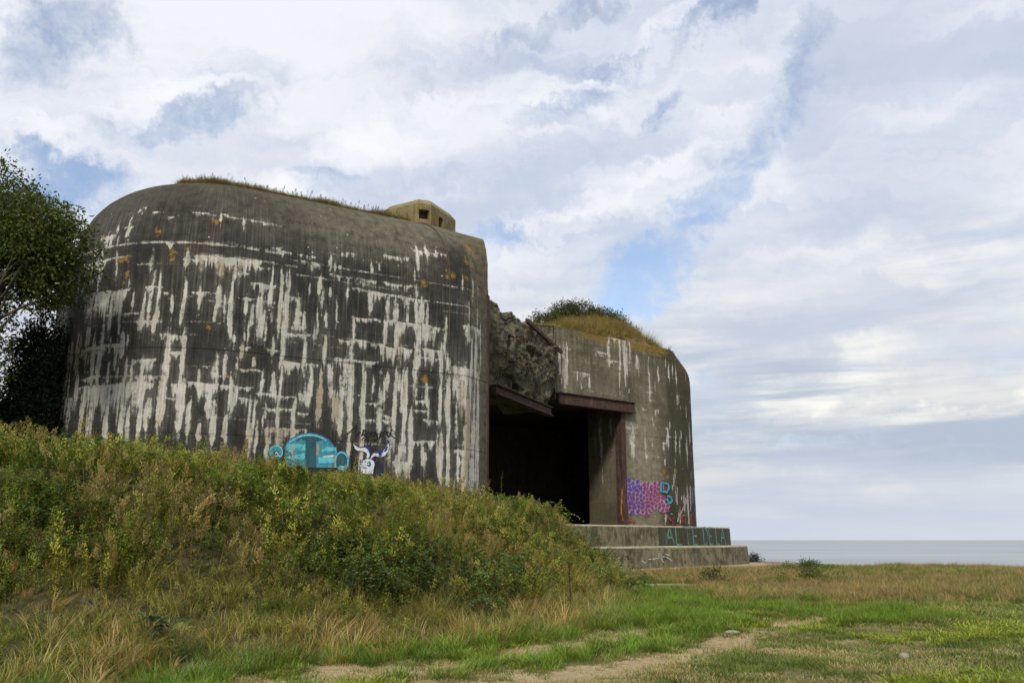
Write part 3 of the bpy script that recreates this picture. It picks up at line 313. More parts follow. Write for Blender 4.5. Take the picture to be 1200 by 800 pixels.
    ('web','P',[(8.131,4.694),(8.109,4.629),(8.055,4.571),(7.974,4.527),(7.876,4.502),(7.774,4.498),(7.679,4.516),(7.603,4.555),(7.555,4.608),(7.54,4.671),(7.561,4.734),(7.615,4.792),(7.695,4.836),(7.792,4.862),(7.895,4.866),(7.991,4.848),(8.068,4.81),(8.117,4.756)]),
    ('web','P',[(5.43,4.621),(5.412,4.566),(5.367,4.516),(5.3,4.478),(5.22,4.456),(5.138,4.453),(5.064,4.469),(5.007,4.502),(4.972,4.549),(4.962,4.602),(4.978,4.657),(5.018,4.706),(5.079,4.744),(5.154,4.766),(5.236,4.769),(5.313,4.754),(5.376,4.721),(5.417,4.675)]),
    ('web','P',[(7.021,4.658),(7.0,4.594),(6.944,4.536),(6.86,4.492),(6.757,4.466),(6.649,4.462),(6.547,4.48),(6.465,4.518),(6.413,4.572),(6.396,4.635),(6.418,4.699),(6.475,4.756),(6.56,4.801),(6.663,4.827),(6.772,4.831),(6.873,4.813),(6.954,4.775),(7.005,4.721)]),
    ('web','P',[(5.493,3.883),(5.474,3.817),(5.426,3.758),(5.354,3.714),(5.269,3.688),(5.181,3.686),(5.101,3.706),(5.039,3.746),(5.001,3.802),(4.99,3.867),(5.008,3.932),(5.052,3.991),(5.118,4.035),(5.2,4.061),(5.287,4.064),(5.37,4.044),(5.437,4.004),(5.48,3.948)]),
    ('web','P',[(8.532,3.518),(8.509,3.452),(8.45,3.393),(8.364,3.349),(8.262,3.325),(8.156,3.323),(8.058,3.343),(7.981,3.384),(7.932,3.44),(7.917,3.505),(7.939,3.57),(7.994,3.628),(8.077,3.672),(8.178,3.697),(8.285,3.7),(8.385,3.68),(8.466,3.639),(8.518,3.583)]),
    ('web','P',[(7.663,3.997),(7.644,3.935),(7.597,3.879),(7.526,3.837),(7.441,3.813),(7.351,3.811),(7.267,3.83),(7.2,3.868),(7.157,3.921),(7.143,3.982),(7.162,4.044),(7.209,4.1),(7.281,4.142),(7.367,4.166),(7.457,4.169),(7.541,4.15),(7.608,4.112),(7.65,4.059)]),
    ('web','P',[(5.742,4.805),(5.721,4.749),(5.665,4.698),(5.581,4.658),(5.48,4.635),(5.376,4.631),(5.281,4.647),(5.207,4.68),(5.161,4.727),(5.147,4.781),(5.166,4.837),(5.217,4.888),(5.295,4.928),(5.391,4.951),(5.495,4.955),(5.593,4.94),(5.674,4.907),(5.726,4.86)]),
    ('web','P',[(7.303,4.679),(7.281,4.611),(7.224,4.549),(7.139,4.502),(7.035,4.475),(6.925,4.471),(6.823,4.491),(6.739,4.532),(6.686,4.588),(6.67,4.655),(6.692,4.722),(6.749,4.783),(6.836,4.83),(6.941,4.858),(7.051,4.862),(7.153,4.843),(7.235,4.803),(7.287,4.745)]),
    ('web','P',[(7.215,4.273),(7.195,4.209),(7.143,4.153),(7.064,4.109),(6.968,4.085),(6.867,4.082),(6.772,4.1),(6.695,4.139),(6.646,4.192),(6.631,4.253),(6.651,4.316),(6.704,4.373),(6.784,4.416),(6.881,4.441),(6.983,4.445),(7.077,4.427),(7.153,4.388),(7.201,4.335)]),
    ('web','P',[(7.117,3.475),(7.098,3.405),(7.051,3.343),(6.981,3.297),(6.896,3.271),(6.806,3.269),(6.722,3.291),(6.654,3.335),(6.61,3.394),(6.597,3.463),(6.616,3.532),(6.664,3.594),(6.735,3.641),(6.821,3.667),(6.912,3.669),(6.995,3.647),(7.062,3.604),(7.104,3.544)]),
    ('web','P',[(6.478,4.592),(6.457,4.526),(6.402,4.468),(6.32,4.422),(6.219,4.396),(6.114,4.393),(6.016,4.411),(5.937,4.451),(5.887,4.505),(5.871,4.569),(5.892,4.634),(5.947,4.693),(6.029,4.738),(6.128,4.764),(6.234,4.768),(6.332,4.75),(6.412,4.711),(6.462,4.656)]),
    ('web','P',[(6.889,3.914),(6.868,3.854),(6.811,3.801),(6.724,3.759),(6.619,3.736),(6.508,3.733),(6.403,3.751),(6.319,3.787),(6.265,3.837),(6.248,3.895),(6.27,3.955),(6.328,4.009),(6.415,4.05),(6.521,4.074),(6.632,4.078),(6.736,4.06),(6.819,4.024),(6.872,3.973)]),
    ('web','P',[(7.474,3.353),(7.454,3.292),(7.404,3.237),(7.329,3.196),(7.238,3.173),(7.141,3.171),(7.051,3.191),(6.978,3.229),(6.931,3.282),(6.917,3.342),(6.936,3.404),(6.987,3.458),(7.064,3.5),(7.156,3.523),(7.253,3.525),(7.343,3.506),(7.414,3.467),(7.46,3.415)]),
    ('web','P',[(6.987,4.433),(6.969,4.37),(6.921,4.313),(6.851,4.27),(6.765,4.245),(6.674,4.242),(6.589,4.261),(6.521,4.299),(6.477,4.353),(6.464,4.414),(6.482,4.477),(6.53,4.533),(6.601,4.577),(6.688,4.602),(6.779,4.605),(6.863,4.586),(6.931,4.548),(6.974,4.495)]),
    ('web','P',[(6.377,3.445),(6.359,3.39),(6.311,3.34),(6.239,3.303),(6.151,3.282),(6.059,3.279),(5.973,3.296),(5.903,3.33),(5.859,3.377),(5.846,3.432),(5.864,3.487),(5.912,3.536),(5.984,3.574),(6.071,3.596),(6.164,3.598),(6.25,3.581),(6.319,3.547),(6.363,3.5)]),
    ('web','P',[(7.133,4.072),(7.114,4.006),(7.063,3.948),(6.986,3.903),(6.894,3.878),(6.796,3.875),(6.704,3.895),(6.63,3.935),(6.583,3.991),(6.568,4.055),(6.588,4.12),(6.639,4.178),(6.717,4.223),(6.81,4.248),(6.909,4.251),(7.0,4.232),(7.073,4.192),(7.119,4.136)]),
    ('web','P',[(7.815,3.502),(7.796,3.441),(7.75,3.387),(7.682,3.347),(7.599,3.324),(7.512,3.323),(7.431,3.342),(7.365,3.38),(7.324,3.432),(7.311,3.491),(7.329,3.551),(7.375,3.605),(7.445,3.646),(7.528,3.668),(7.615,3.67),(7.697,3.651),(7.762,3.614),(7.803,3.562)]),
    ('web','P',[(8.814,3.505),(8.789,3.447),(8.726,3.396),(8.633,3.357),(8.524,3.335),(8.411,3.333),(8.308,3.35),(8.226,3.386),(8.174,3.434),(8.159,3.49),(8.181,3.547),(8.239,3.598),(8.326,3.637),(8.432,3.659),(8.546,3.662),(8.654,3.645),(8.742,3.61),(8.798,3.561)]),
    ('web','P',[(6.345,3.809),(6.326,3.745),(6.277,3.688),(6.204,3.644),(6.115,3.62),(6.021,3.617),(5.934,3.637),(5.864,3.676),(5.82,3.73),(5.806,3.793),(5.825,3.856),(5.874,3.913),(5.947,3.957),(6.035,3.982),(6.129,3.985),(6.216,3.966),(6.286,3.926),(6.331,3.872)]),
    ('web','P',[(8.119,3.95),(8.097,3.882),(8.042,3.821),(7.961,3.774),(7.864,3.748),(7.762,3.746),(7.668,3.767),(7.592,3.809),(7.544,3.867),(7.53,3.934),(7.551,4.002),(7.604,4.063),(7.685,4.109),(7.782,4.136),(7.884,4.139),(7.98,4.118),(8.056,4.076),(8.105,4.018)]),
    ('web','P',[(8.143,3.594),(8.121,3.532),(8.067,3.477),(7.987,3.436),(7.89,3.413),(7.79,3.411),(7.696,3.43),(7.621,3.468),(7.573,3.521),(7.558,3.581),(7.578,3.642),(7.632,3.697),(7.711,3.739),(7.808,3.762),(7.909,3.765),(8.004,3.746),(8.08,3.708),(8.128,3.655)]),
    ('web','P',[(7.816,3.846),(7.795,3.786),(7.743,3.733),(7.665,3.693),(7.57,3.67),(7.47,3.668),(7.377,3.686),(7.301,3.722),(7.253,3.773),(7.238,3.831),(7.258,3.89),(7.311,3.943),(7.39,3.984),(7.485,4.007),(7.586,4.01),(7.679,3.992),(7.754,3.956),(7.801,3.905)]),
    ('web','P',[(8.371,3.729),(8.351,3.668),(8.3,3.613),(8.226,3.572),(8.137,3.549),(8.044,3.547),(7.959,3.566),(7.891,3.604),(7.848,3.656),(7.835,3.716),(7.854,3.777),(7.903,3.832),(7.976,3.873),(8.064,3.896),(8.157,3.899),(8.244,3.88),(8.314,3.842),(8.358,3.79)]),
    ('web','P',[(5.461,4.404),(5.441,4.347),(5.39,4.296),(5.314,4.257),(5.224,4.234),(5.132,4.231),(5.048,4.247),(4.984,4.281),(4.944,4.329),(4.933,4.384),(4.95,4.441),(4.995,4.492),(5.064,4.531),(5.149,4.554),(5.24,4.558),(5.328,4.541),(5.4,4.508),(5.446,4.46)]),
    ('web','P',[(6.658,4.029),(6.638,3.961),(6.584,3.9),(6.504,3.853),(6.406,3.827),(6.303,3.824),(6.207,3.845),(6.13,3.886),(6.081,3.944),(6.066,4.01),(6.086,4.078),(6.14,4.139),(6.221,4.186),(6.318,4.213),(6.421,4.216),(6.517,4.196),(6.594,4.154),(6.643,4.096)]),
    ('web','P',[(8.022,4.478),(8.002,4.409),(7.953,4.347),(7.881,4.301),(7.795,4.274),(7.705,4.271),(7.621,4.292),(7.554,4.334),(7.512,4.392),(7.499,4.459),(7.518,4.527),(7.566,4.589),(7.637,4.636),(7.724,4.662),(7.815,4.666),(7.899,4.646),(7.967,4.604),(8.009,4.545)]),
    ('web','P',[(6.369,4.755),(6.35,4.686),(6.302,4.625),(6.229,4.577),(6.141,4.551),(6.048,4.547),(5.962,4.567),(5.893,4.609),(5.85,4.667),(5.837,4.734),(5.856,4.802),(5.904,4.864),(5.976,4.911),(6.064,4.938),(6.156,4.942),(6.242,4.922),(6.312,4.881),(6.356,4.823)]),
    ('web','P',[(6.151,4.486),(6.13,4.427),(6.074,4.373),(5.989,4.332),(5.887,4.308),(5.779,4.304),(5.68,4.321),(5.601,4.356),(5.551,4.406),(5.535,4.463),(5.556,4.522),(5.61,4.576),(5.693,4.617),(5.793,4.641),(5.9,4.645),(6.001,4.629),(6.082,4.594),(6.135,4.544)]),
    ('web','P',[(6.726,3.162),(6.707,3.091),(6.659,3.029),(6.587,2.982),(6.5,2.956),(6.408,2.954),(6.322,2.977),(6.252,3.021),(6.208,3.081),(6.195,3.151),(6.214,3.221),(6.263,3.283),(6.335,3.33),(6.423,3.357),(6.516,3.359),(6.601,3.336),(6.67,3.292),(6.713,3.232)]),
    ('web','P',[(6.624,3.802),(6.606,3.746),(6.556,3.696),(6.482,3.658),(6.392,3.636),(6.297,3.633),(6.208,3.65),(6.136,3.684),(6.09,3.731),(6.076,3.786),(6.094,3.841),(6.144,3.891),(6.219,3.93),(6.309,3.952),(6.404,3.955),(6.493,3.938),(6.564,3.904),(6.61,3.857)]),
    ('web','P',[(7.801,4.538),(7.78,4.481),(7.727,4.43),(7.647,4.39),(7.55,4.367),(7.448,4.364),(7.353,4.38),(7.276,4.414),(7.227,4.461),(7.211,4.517),(7.232,4.573),(7.285,4.625),(7.365,4.664),(7.463,4.687),(7.565,4.691),(7.66,4.675),(7.737,4.642),(7.786,4.594)]),
    ('web','P',[(7.114,3.861),(7.095,3.799),(7.042,3.744),(6.963,3.702),(6.867,3.678),(6.766,3.676),(6.671,3.694),(6.594,3.732),(6.544,3.784),(6.529,3.844),(6.549,3.905),(6.602,3.96),(6.683,4.003),(6.779,4.027),(6.881,4.03),(6.976,4.011),(7.051,3.974),(7.1,3.921)]),
    ('web','P',[(6.309,3.149),(6.29,3.079),(6.241,3.017),(6.168,2.97),(6.08,2.944),(5.986,2.942),(5.9,2.965),(5.831,3.008),(5.787,3.068),(5.774,3.136),(5.793,3.206),(5.841,3.268),(5.914,3.314),(6.002,3.341),(6.095,3.343),(6.182,3.321),(6.251,3.278),(6.295,3.218)]),
    ('web','P',[(8.426,3.284),(8.403,3.216),(8.345,3.156),(8.261,3.111),(8.16,3.087),(8.056,3.085),(7.959,3.107),(7.882,3.15),(7.834,3.207),(7.819,3.274),(7.841,3.341),(7.896,3.4),(7.978,3.445),(8.078,3.47),(8.183,3.472),(8.282,3.451),(8.361,3.409),(8.412,3.351)]),
    ('web','P',[(7.487,4.616),(7.469,4.552),(7.421,4.494),(7.351,4.451),(7.265,4.426),(7.175,4.422),(7.091,4.441),(7.023,4.48),(6.98,4.534),(6.966,4.597),(6.985,4.66),(7.033,4.718),(7.104,4.762),(7.19,4.787),(7.281,4.791),(7.365,4.772),(7.432,4.733),(7.474,4.679)]),
    ('web','P',[(5.725,4.126),(5.705,4.067),(5.654,4.014),(5.577,3.974),(5.485,3.951),(5.39,3.948),(5.302,3.965),(5.234,4.0),(5.191,4.05),(5.178,4.107),(5.197,4.166),(5.244,4.219),(5.317,4.259),(5.405,4.282),(5.5,4.286),(5.59,4.269),(5.663,4.233),(5.71,4.184)]),
    ('web','P',[(7.797,4.713),(7.779,4.656),(7.732,4.605),(7.662,4.566),(7.579,4.544),(7.49,4.54),(7.408,4.557),(7.342,4.591),(7.299,4.638),(7.286,4.693),(7.304,4.75),(7.351,4.801),(7.42,4.84),(7.505,4.863),(7.594,4.866),(7.676,4.85),(7.742,4.816),(7.784,4.769)]),
    ('web','P',[(6.969,3.259),(6.951,3.19),(6.903,3.13),(6.831,3.084),(6.745,3.059),(6.653,3.057),(6.567,3.079),(6.497,3.122),(6.453,3.18),(6.44,3.248),(6.458,3.316),(6.507,3.376),(6.58,3.422),(6.668,3.448),(6.76,3.45),(6.845,3.428),(6.913,3.386),(6.956,3.327)]),
    ('violet','P',[(5.944,4.622),(5.943,4.621),(5.917,4.616),(5.866,4.608),(5.791,4.595),(5.692,4.58),(5.616,4.569),(5.564,4.562),(5.534,4.56),(5.527,4.562),(5.522,4.564),(5.518,4.566),(5.516,4.569),(5.516,4.572),(5.534,4.59),(5.57,4.625),(5.625,4.675),(5.7,4.741),(5.764,4.777),(5.818,4.783),(5.862,4.759),(5.895,4.705),(5.92,4.664),(5.936,4.636)]),
    ('purple','P',[(5.671,3.713),(5.589,3.738),(5.53,3.766),(5.494,3.799),(5.48,3.834),(5.488,3.874),(5.5,3.907),(5.515,3.932),(5.535,3.95),(5.558,3.961),(5.594,3.968),(5.642,3.969),(5.702,3.966),(5.776,3.959),(5.832,3.952),(5.872,3.946),(5.895,3.942),(5.9,3.938),(5.897,3.919),(5.886,3.885),(5.866,3.836),(5.837,3.772),(5.795,3.73),(5.739,3.711)]),
    ('purple','P',[(5.609,2.944),(5.523,2.942),(5.459,2.948),(5.417,2.96),(5.397,2.98),(5.398,3.007),(5.412,3.04),(5.439,3.078),(5.479,3.122),(5.532,3.172),(5.583,3.206),(5.634,3.224),(5.684,3.227),(5.733,3.213),(5.765,3.188),(5.782,3.15),(5.781,3.101),(5.765,3.04),(5.731,2.993),(5.679,2.961)]),
    ('magenta','P',[(7.762,3.233),(7.754,3.233),(7.748,3.238),(7.743,3.247),(7.74,3.262),(7.739,3.281),(7.739,3.305),(7.741,3.335),(7.744,3.368),(7.749,3.407),(7.768,3.438),(7.8,3.46),(7.847,3.475),(7.907,3.482),(7.955,3.482),(7.991,3.475),(8.015,3.462),(8.027,3.442),(8.019,3.416),(7.99,3.384),(7.943,3.345),(7.875,3.3),(7.823,3.267),(7.785,3.244)]),
    ('violet','P',[(5.507,4.532),(5.514,4.53),(5.533,4.514),(5.564,4.483),(5.607,4.438),(5.663,4.379),(5.698,4.33),(5.711,4.292),(5.703,4.265),(5.674,4.248),(5.631,4.237),(5.576,4.232),(5.508,4.233),(5.427,4.241),(5.377,4.262),(5.356,4.298),(5.363,4.348),(5.398,4.412),(5.427,4.462),(5.451,4.498),(5.468,4.519),(5.48,4.525),(5.49,4.53),(5.499,4.532)]),
    ('magenta','P',[(8.686,3.268),(8.683,3.222),(8.662,3.187),(8.625,3.163),(8.571,3.15),(8.501,3.149),(8.443,3.163),(8.396,3.19),(8.359,3.232),(8.332,3.288),(8.315,3.331),(8.307,3.362),(8.308,3.38),(8.318,3.386),(8.348,3.386),(8.396,3.382),(8.465,3.373),(8.555,3.358),(8.622,3.336),(8.666,3.306)]),
    ('purple','P',[(6.452,4.329),(6.416,4.31),(6.377,4.306),(6.335,4.315),(6.289,4.339),(6.239,4.376),(6.219,4.413),(6.229,4.45),(6.268,4.488),(6.337,4.525),(6.394,4.55),(6.44,4.56),(6.475,4.557),(6.498,4.54),(6.514,4.518),(6.522,4.489),(6.523,4.455),(6.516,4.416),(6.502,4.381),(6.48,4.352)]),
    ('magenta','P',[(7.239,3.091),(7.238,3.08),(7.232,3.072),(7.22,3.066),(7.203,3.063),(7.18,3.063),(7.145,3.07),(7.098,3.083),(7.039,3.103),(6.969,3.131),(6.918,3.16),(6.888,3.192),(6.879,3.227),(6.891,3.264),(6.904,3.294),(6.92,3.315),(6.937,3.329),(6.956,3.335),(6.986,3.325),(7.028,3.298),(7.08,3.255),(7.144,3.196),(7.192,3.149),(7.223,3.114)]),
    ('purple','P',[(5.754,3.243),(5.705,3.256),(5.668,3.276),(5.642,3.301),(5.628,3.332),(5.625,3.37),(5.635,3.406),(5.657,3.44),(5.692,3.473),(5.74,3.504),(5.78,3.526),(5.811,3.538),(5.833,3.542),(5.847,3.535),(5.866,3.516),(5.889,3.485),(5.916,3.441),(5.949,3.384),(5.962,3.337),(5.957,3.299),(5.933,3.27),(5.891,3.251),(5.847,3.24),(5.801,3.237)]),
    ('purple','P',[(5.247,3.622),(5.222,3.571),(5.189,3.533),(5.147,3.509),(5.097,3.498),(5.04,3.5),(4.991,3.501),(4.95,3.502),(4.915,3.502),(4.888,3.501),(4.869,3.516),(4.857,3.547),(4.853,3.593),(4.857,3.655),(4.866,3.702),(4.882,3.734),(4.903,3.751),(4.931,3.752),(4.97,3.75),(5.022,3.744),(5.086,3.733),(5.164,3.719),(5.218,3.696),(5.246,3.663)]),
    ('magenta','P',[(6.649,3.618),(6.626,3.651),(6.611,3.677),(6.601,3.696),(6.599,3.709),(6.603,3.715),(6.608,3.721),(6.613,3.725),(6.618,3.729),(6.625,3.732),(6.652,3.736),(6.7,3.74),(6.768,3.744),(6.857,3.749),(6.929,3.748),(6.984,3.743),(7.022,3.732),(7.042,3.716),(7.056,3.7),(7.063,3.681),(7.062,3.662),(7.055,3.641),(7.027,3.623),(6.979,3.608),(6.909,3.595),(6.819,3.585),(6.745,3.585),(6.688,3.596)]),
    ('magenta','P',[(7.377,4.362),(7.353,4.321),(7.328,4.29),(7.3,4.271),(7.27,4.262),(7.238,4.265),(7.204,4.278),(7.169,4.302),(7.132,4.337),(7.094,4.384),(7.084,4.421),(7.101,4.451),(7.146,4.473),(7.218,4.486),(7.278,4.491),(7.324,4.487),(7.358,4.475),(7.38,4.455),(7.39,4.429),(7.389,4.398)]),
    ('magenta','P',[(7.626,3.654),(7.605,3.66),(7.588,3.665),(7.577,3.67),(7.57,3.674),(7.567,3.678),(7.574,3.69),(7.59,3.713),(7.615,3.745),(7.649,3.786),(7.689,3.815),(7.733,3.831),(7.782,3.834),(7.836,3.824),(7.876,3.812),(7.899,3.797),(7.908,3.778),(7.901,3.757),(7.882,3.736),(7.849,3.715),(7.804,3.695),(7.746,3.674),(7.697,3.661),(7.657,3.654)]),
    ('purple','P',[(6.088,4.418),(6.1,4.417),(6.122,4.407),(6.154,4.387),(6.197,4.356),(6.251,4.316),(6.29,4.283),(6.314,4.257),(6.324,4.237),(6.318,4.224),(6.313,4.214),(6.308,4.207),(6.303,4.202),(6.298,4.2),(6.273,4.199),(6.229,4.199),(6.165,4.201),(6.081,4.203),(6.012,4.211),(5.957,4.222),(5.917,4.238),(5.891,4.257),(5.885,4.281),(5.9,4.307),(5.934,4.337),(5.989,4.369),(6.033,4.394),(6.066,4.41)]),
    ('magenta','P',[(8.038,4.242),(8.038,4.233),(8.038,4.219),(8.038,4.199),(8.039,4.173),(8.04,4.142),(8.016,4.116),(7.968,4.095),(7.894,4.079),(7.797,4.069),(7.717,4.068),(7.657,4.076),(7.615,4.094),(7.591,4.122),(7.586,4.151),(7.6,4.182),(7.633,4.214),(7.685,4.248),(7.741,4.271),(7.801,4.282),(7.866,4.282),(7.935,4.272),(7.987,4.261),(8.021,4.251)]),
    ('purple','P',[(6.367,4.222),(6.372,4.234),(6.385,4.248),(6.407,4.264),(6.437,4.282),(6.475,4.301),(6.516,4.313),(6.559,4.318),(6.606,4.315),(6.655,4.304),(6.694,4.29),(6.722,4.271),(6.739,4.248),(6.745,4.221),(6.74,4.194),(6.725,4.167),(6.699,4.141),(6.662,4.115),(6.635,4.096),(6.616,4.083),(6.606,4.076),(6.605,4.076),(6.589,4.084),(6.558,4.1),(6.512,4.124),(6.451,4.156),(6.406,4.183),(6.378,4.204)]),
    ('purple','P',[(5.269,3.572),(5.294,3.622),(5.319,3.662),(5.346,3.693),(5.373,3.715),(5.401,3.728),(5.443,3.731),(5.498,3.725),(5.568,3.709),(5.652,3.683),(5.715,3.66),(5.759,3.639),(5.781,3.619),(5.783,3.602),(5.772,3.582),(5.748,3.557),(5.712,3.529),(5.663,3.497),(5.604,3.476),(5.534,3.466),(5.454,3.467),(5.364,3.479),(5.304,3.501),(5.273,3.532)]),
    ('magenta','P',[(7.076,3.741),(7.056,3.757),(7.039,3.779),(7.027,3.808),(7.02,3.844),(7.016,3.887),(7.015,3.92),(7.017,3.944),(7.021,3.958),(7.027,3.963),(7.044,3.966),(7.071,3.968),(7.108,3.968),(7.156,3.967),(7.198,3.96),(7.234,3.946),(7.263,3.926),(7.287,3.9),(7.303,3.875),(7.311,3.852),(7.312,3.83),(7.305,3.81),(7.289,3.791),(7.262,3.773),(7.225,3.757),(7.177,3.741),(7.137,3.733),(7.103,3.733)]),
    ('purple','P',[(5.779,3.991),(5.713,3.998),(5.667,4.015),(5.64,4.042),(5.631,4.079),(5.642,4.127),(5.658,4.167),(5.679,4.2),(5.706,4.226),(5.738,4.244),(5.764,4.258),(5.782,4.267),(5.794,4.272),(5.799,4.272),(5.809,4.267),(5.826,4.256),(5.848,4.24),(5.876,4.218),(5.894,4.189),(5.903,4.153),(5.903,4.109),(5.893,4.058),(5.869,4.021),(5.831,3.999)]),
    ('purple','P',[(5.126,4.034),(5.065,4.028),(5.013,4.024),(4.969,4.02),(4.932,4.017),(4.903,4.015),(4.882,4.027),(4.869,4.051),(4.864,4.089),(4.867,4.141),(4.891,4.179),(4.936,4.205),(5.004,4.218),(5.097,4.219),(5.168,4.208),(5.214,4.186),(5.234,4.154),(5.228,4.109),(5.208,4.075),(5.174,4.05)]),
    ('purple','P',[(6.275,3.616),(6.255,3.592),(6.219,3.573),(6.168,3.56),(6.101,3.554),(6.02,3.553),(5.955,3.555),(5.906,3.558),(5.874,3.563),(5.858,3.57),(5.845,3.58),(5.837,3.593),(5.831,3.608),(5.83,3.625),(5.828,3.638),(5.828,3.647),(5.827,3.652),(5.827,3.652),(5.85,3.656),(5.896,3.665),(5.965,3.678),(6.057,3.695),(6.133,3.703),(6.193,3.703),(6.237,3.695),(6.264,3.679),(6.28,3.66),(6.284,3.639)]),
    ('purple','P',[(5.938,3.96),(5.933,3.963),(5.932,3.979),(5.934,4.007),(5.94,4.046),(5.95,4.098),(5.975,4.136),(6.017,4.16),(6.075,4.172),(6.149,4.169),(6.196,4.155),(6.217,4.129),(6.21,4.091),(6.177,4.041),(6.141,4.003),(6.102,3.976),(6.06,3.962),(6.014,3.959),(5.979,3.958),(5.954,3.958)]),
    ('magenta','P',[(7.523,3.665),(7.525,3.662),(7.515,3.649),(7.492,3.625),(7.458,3.591),(7.411,3.547),(7.363,3.517),(7.314,3.5),(7.263,3.497),(7.21,3.508),(7.168,3.52),(7.136,3.535),(7.115,3.552),(7.104,3.57),(7.098,3.59),(7.097,3.61),(7.1,3.632),(7.108,3.654),(7.126,3.675),(7.154,3.694),(7.192,3.711),(7.241,3.727),(7.29,3.734),(7.34,3.732),(7.391,3.721),(7.442,3.701),(7.481,3.685),(7.508,3.673)]),
    ('magenta','P',[(8.317,4.068),(8.357,4.069),(8.385,4.058),(8.404,4.036),(8.411,4.001),(8.409,3.955),(8.4,3.918),(8.387,3.89),(8.369,3.871),(8.345,3.862),(8.307,3.855),(8.255,3.85),(8.189,3.847),(8.108,3.846),(8.054,3.86),(8.024,3.888),(8.02,3.93),(8.041,3.987),(8.068,4.029),(8.102,4.057),(8.142,4.07),(8.188,4.068),(8.233,4.067),(8.276,4.067)]),
    ('purple','P',[(6.585,3.631),(6.608,3.598),(6.623,3.57),(6.63,3.546),(6.631,3.527),(6.623,3.511),(6.6,3.498),(6.559,3.487),(6.502,3.478),(6.428,3.472),(6.369,3.472),(6.326,3.478),(6.297,3.491),(6.285,3.51),(6.28,3.531),(6.285,3.554),(6.298,3.578),(6.32,3.605),(6.349,3.627),(6.384,3.644),(6.427,3.658),(6.477,3.666),(6.52,3.665),(6.556,3.653)]),
    ('purple','P',[(6.27,3.34),(6.289,3.376),(6.323,3.405),(6.369,3.426),(6.429,3.44),(6.503,3.446),(6.56,3.447),(6.6,3.443),(6.623,3.434),(6.63,3.419),(6.627,3.4),(6.615,3.379),(6.594,3.354),(6.563,3.326),(6.525,3.304),(6.478,3.288),(6.423,3.278),(6.36,3.274),(6.311,3.272),(6.276,3.272),(6.256,3.275),(6.25,3.28),(6.25,3.292),(6.257,3.312)]),
    ('magenta','P',[(7.234,4.232),(7.27,4.23),(7.301,4.224),(7.33,4.216),(7.355,4.206),(7.378,4.193),(7.383,4.172),(7.372,4.143),(7.344,4.107),(7.299,4.063),(7.254,4.031),(7.209,4.01),(7.164,3.999),(7.119,4.001),(7.084,4.01),(7.061,4.028),(7.049,4.055),(7.048,4.09),(7.056,4.122),(7.072,4.151),(7.097,4.177),(7.131,4.201),(7.165,4.218),(7.2,4.228)]),
    ('purple','P',[(5.578,3.363),(5.58,3.327),(5.559,3.292),(5.514,3.26),(5.445,3.23),(5.354,3.203),(5.281,3.182),(5.228,3.168),(5.194,3.161),(5.177,3.16),(5.165,3.17),(5.157,3.189),(5.155,3.218),(5.157,3.257),(5.161,3.296),(5.168,3.335),(5.177,3.373),(5.189,3.411),(5.22,3.437),(5.271,3.45),(5.342,3.45),(5.433,3.437),(5.504,3.418),(5.552,3.394)]),
    ('magenta','P',[(7.646,4.265),(7.595,4.232),(7.553,4.208),(7.52,4.193),(7.495,4.186),(7.479,4.188),(7.461,4.193),(7.441,4.201),(7.419,4.212),(7.396,4.226),(7.385,4.247),(7.385,4.275),(7.396,4.31),(7.42,4.351),(7.446,4.384),(7.476,4.408),(7.508,4.422),(7.543,4.428),(7.577,4.424),(7.611,4.412),(7.643,4.391),(7.675,4.36),(7.685,4.329),(7.676,4.298)]),
    ('magenta','P',[(6.888,3.076),(6.929,3.029),(6.959,2.989),(6.979,2.957),(6.988,2.932),(6.988,2.915),(6.959,2.902),(6.903,2.893),(6.818,2.887),(6.705,2.886),(6.62,2.885),(6.563,2.884),(6.535,2.885),(6.536,2.887),(6.544,2.903),(6.559,2.933),(6.581,2.977),(6.611,3.036),(6.644,3.081),(6.681,3.113),(6.72,3.133),(6.763,3.139),(6.805,3.131),(6.847,3.111)]),
    ('magenta','P',[(7.92,4.848),(7.985,4.851),(8.033,4.838),(8.063,4.809),(8.077,4.765),(8.074,4.705),(8.048,4.659),(8.0,4.627),(7.93,4.61),(7.839,4.607),(7.769,4.605),(7.722,4.605),(7.697,4.607),(7.694,4.61),(7.7,4.627),(7.716,4.657),(7.74,4.701),(7.773,4.758),(7.815,4.802),(7.864,4.832)]),
    ('violet','P',[(5.021,4.762),(5.042,4.763),(5.081,4.752),(5.139,4.728),(5.217,4.691),(5.316,4.643),(5.392,4.605),(5.443,4.58),(5.47,4.566),(5.47,4.563),(5.467,4.56),(5.462,4.555),(5.453,4.55),(5.442,4.543),(5.404,4.54),(5.339,4.539),(5.25,4.542),(5.138,4.547),(5.057,4.564),(5.006,4.593),(4.982,4.633),(4.985,4.684),(4.992,4.723),(5.004,4.749)]),
    ('magenta','P',[(6.691,4.806),(6.717,4.807),(6.741,4.793),(6.763,4.762),(6.783,4.716),(6.802,4.654),(6.799,4.606),(6.776,4.572),(6.732,4.552),(6.667,4.547),(6.612,4.547),(6.567,4.554),(6.531,4.566),(6.506,4.585),(6.494,4.603),(6.497,4.621),(6.514,4.639),(6.546,4.657),(6.573,4.678),(6.596,4.702),(6.615,4.729),(6.629,4.759),(6.647,4.782),(6.667,4.798)]),
    ('purple','P',[(5.441,3.873),(5.433,3.833),(5.421,3.8),(5.403,3.774),(5.38,3.755),(5.353,3.743),(5.318,3.743),(5.276,3.756),(5.226,3.782),(5.169,3.82),(5.137,3.858),(5.128,3.894),(5.143,3.93),(5.181,3.964),(5.222,3.985),(5.268,3.992),(5.318,3.985),(5.371,3.964),(5.41,3.938),(5.433,3.908)]),
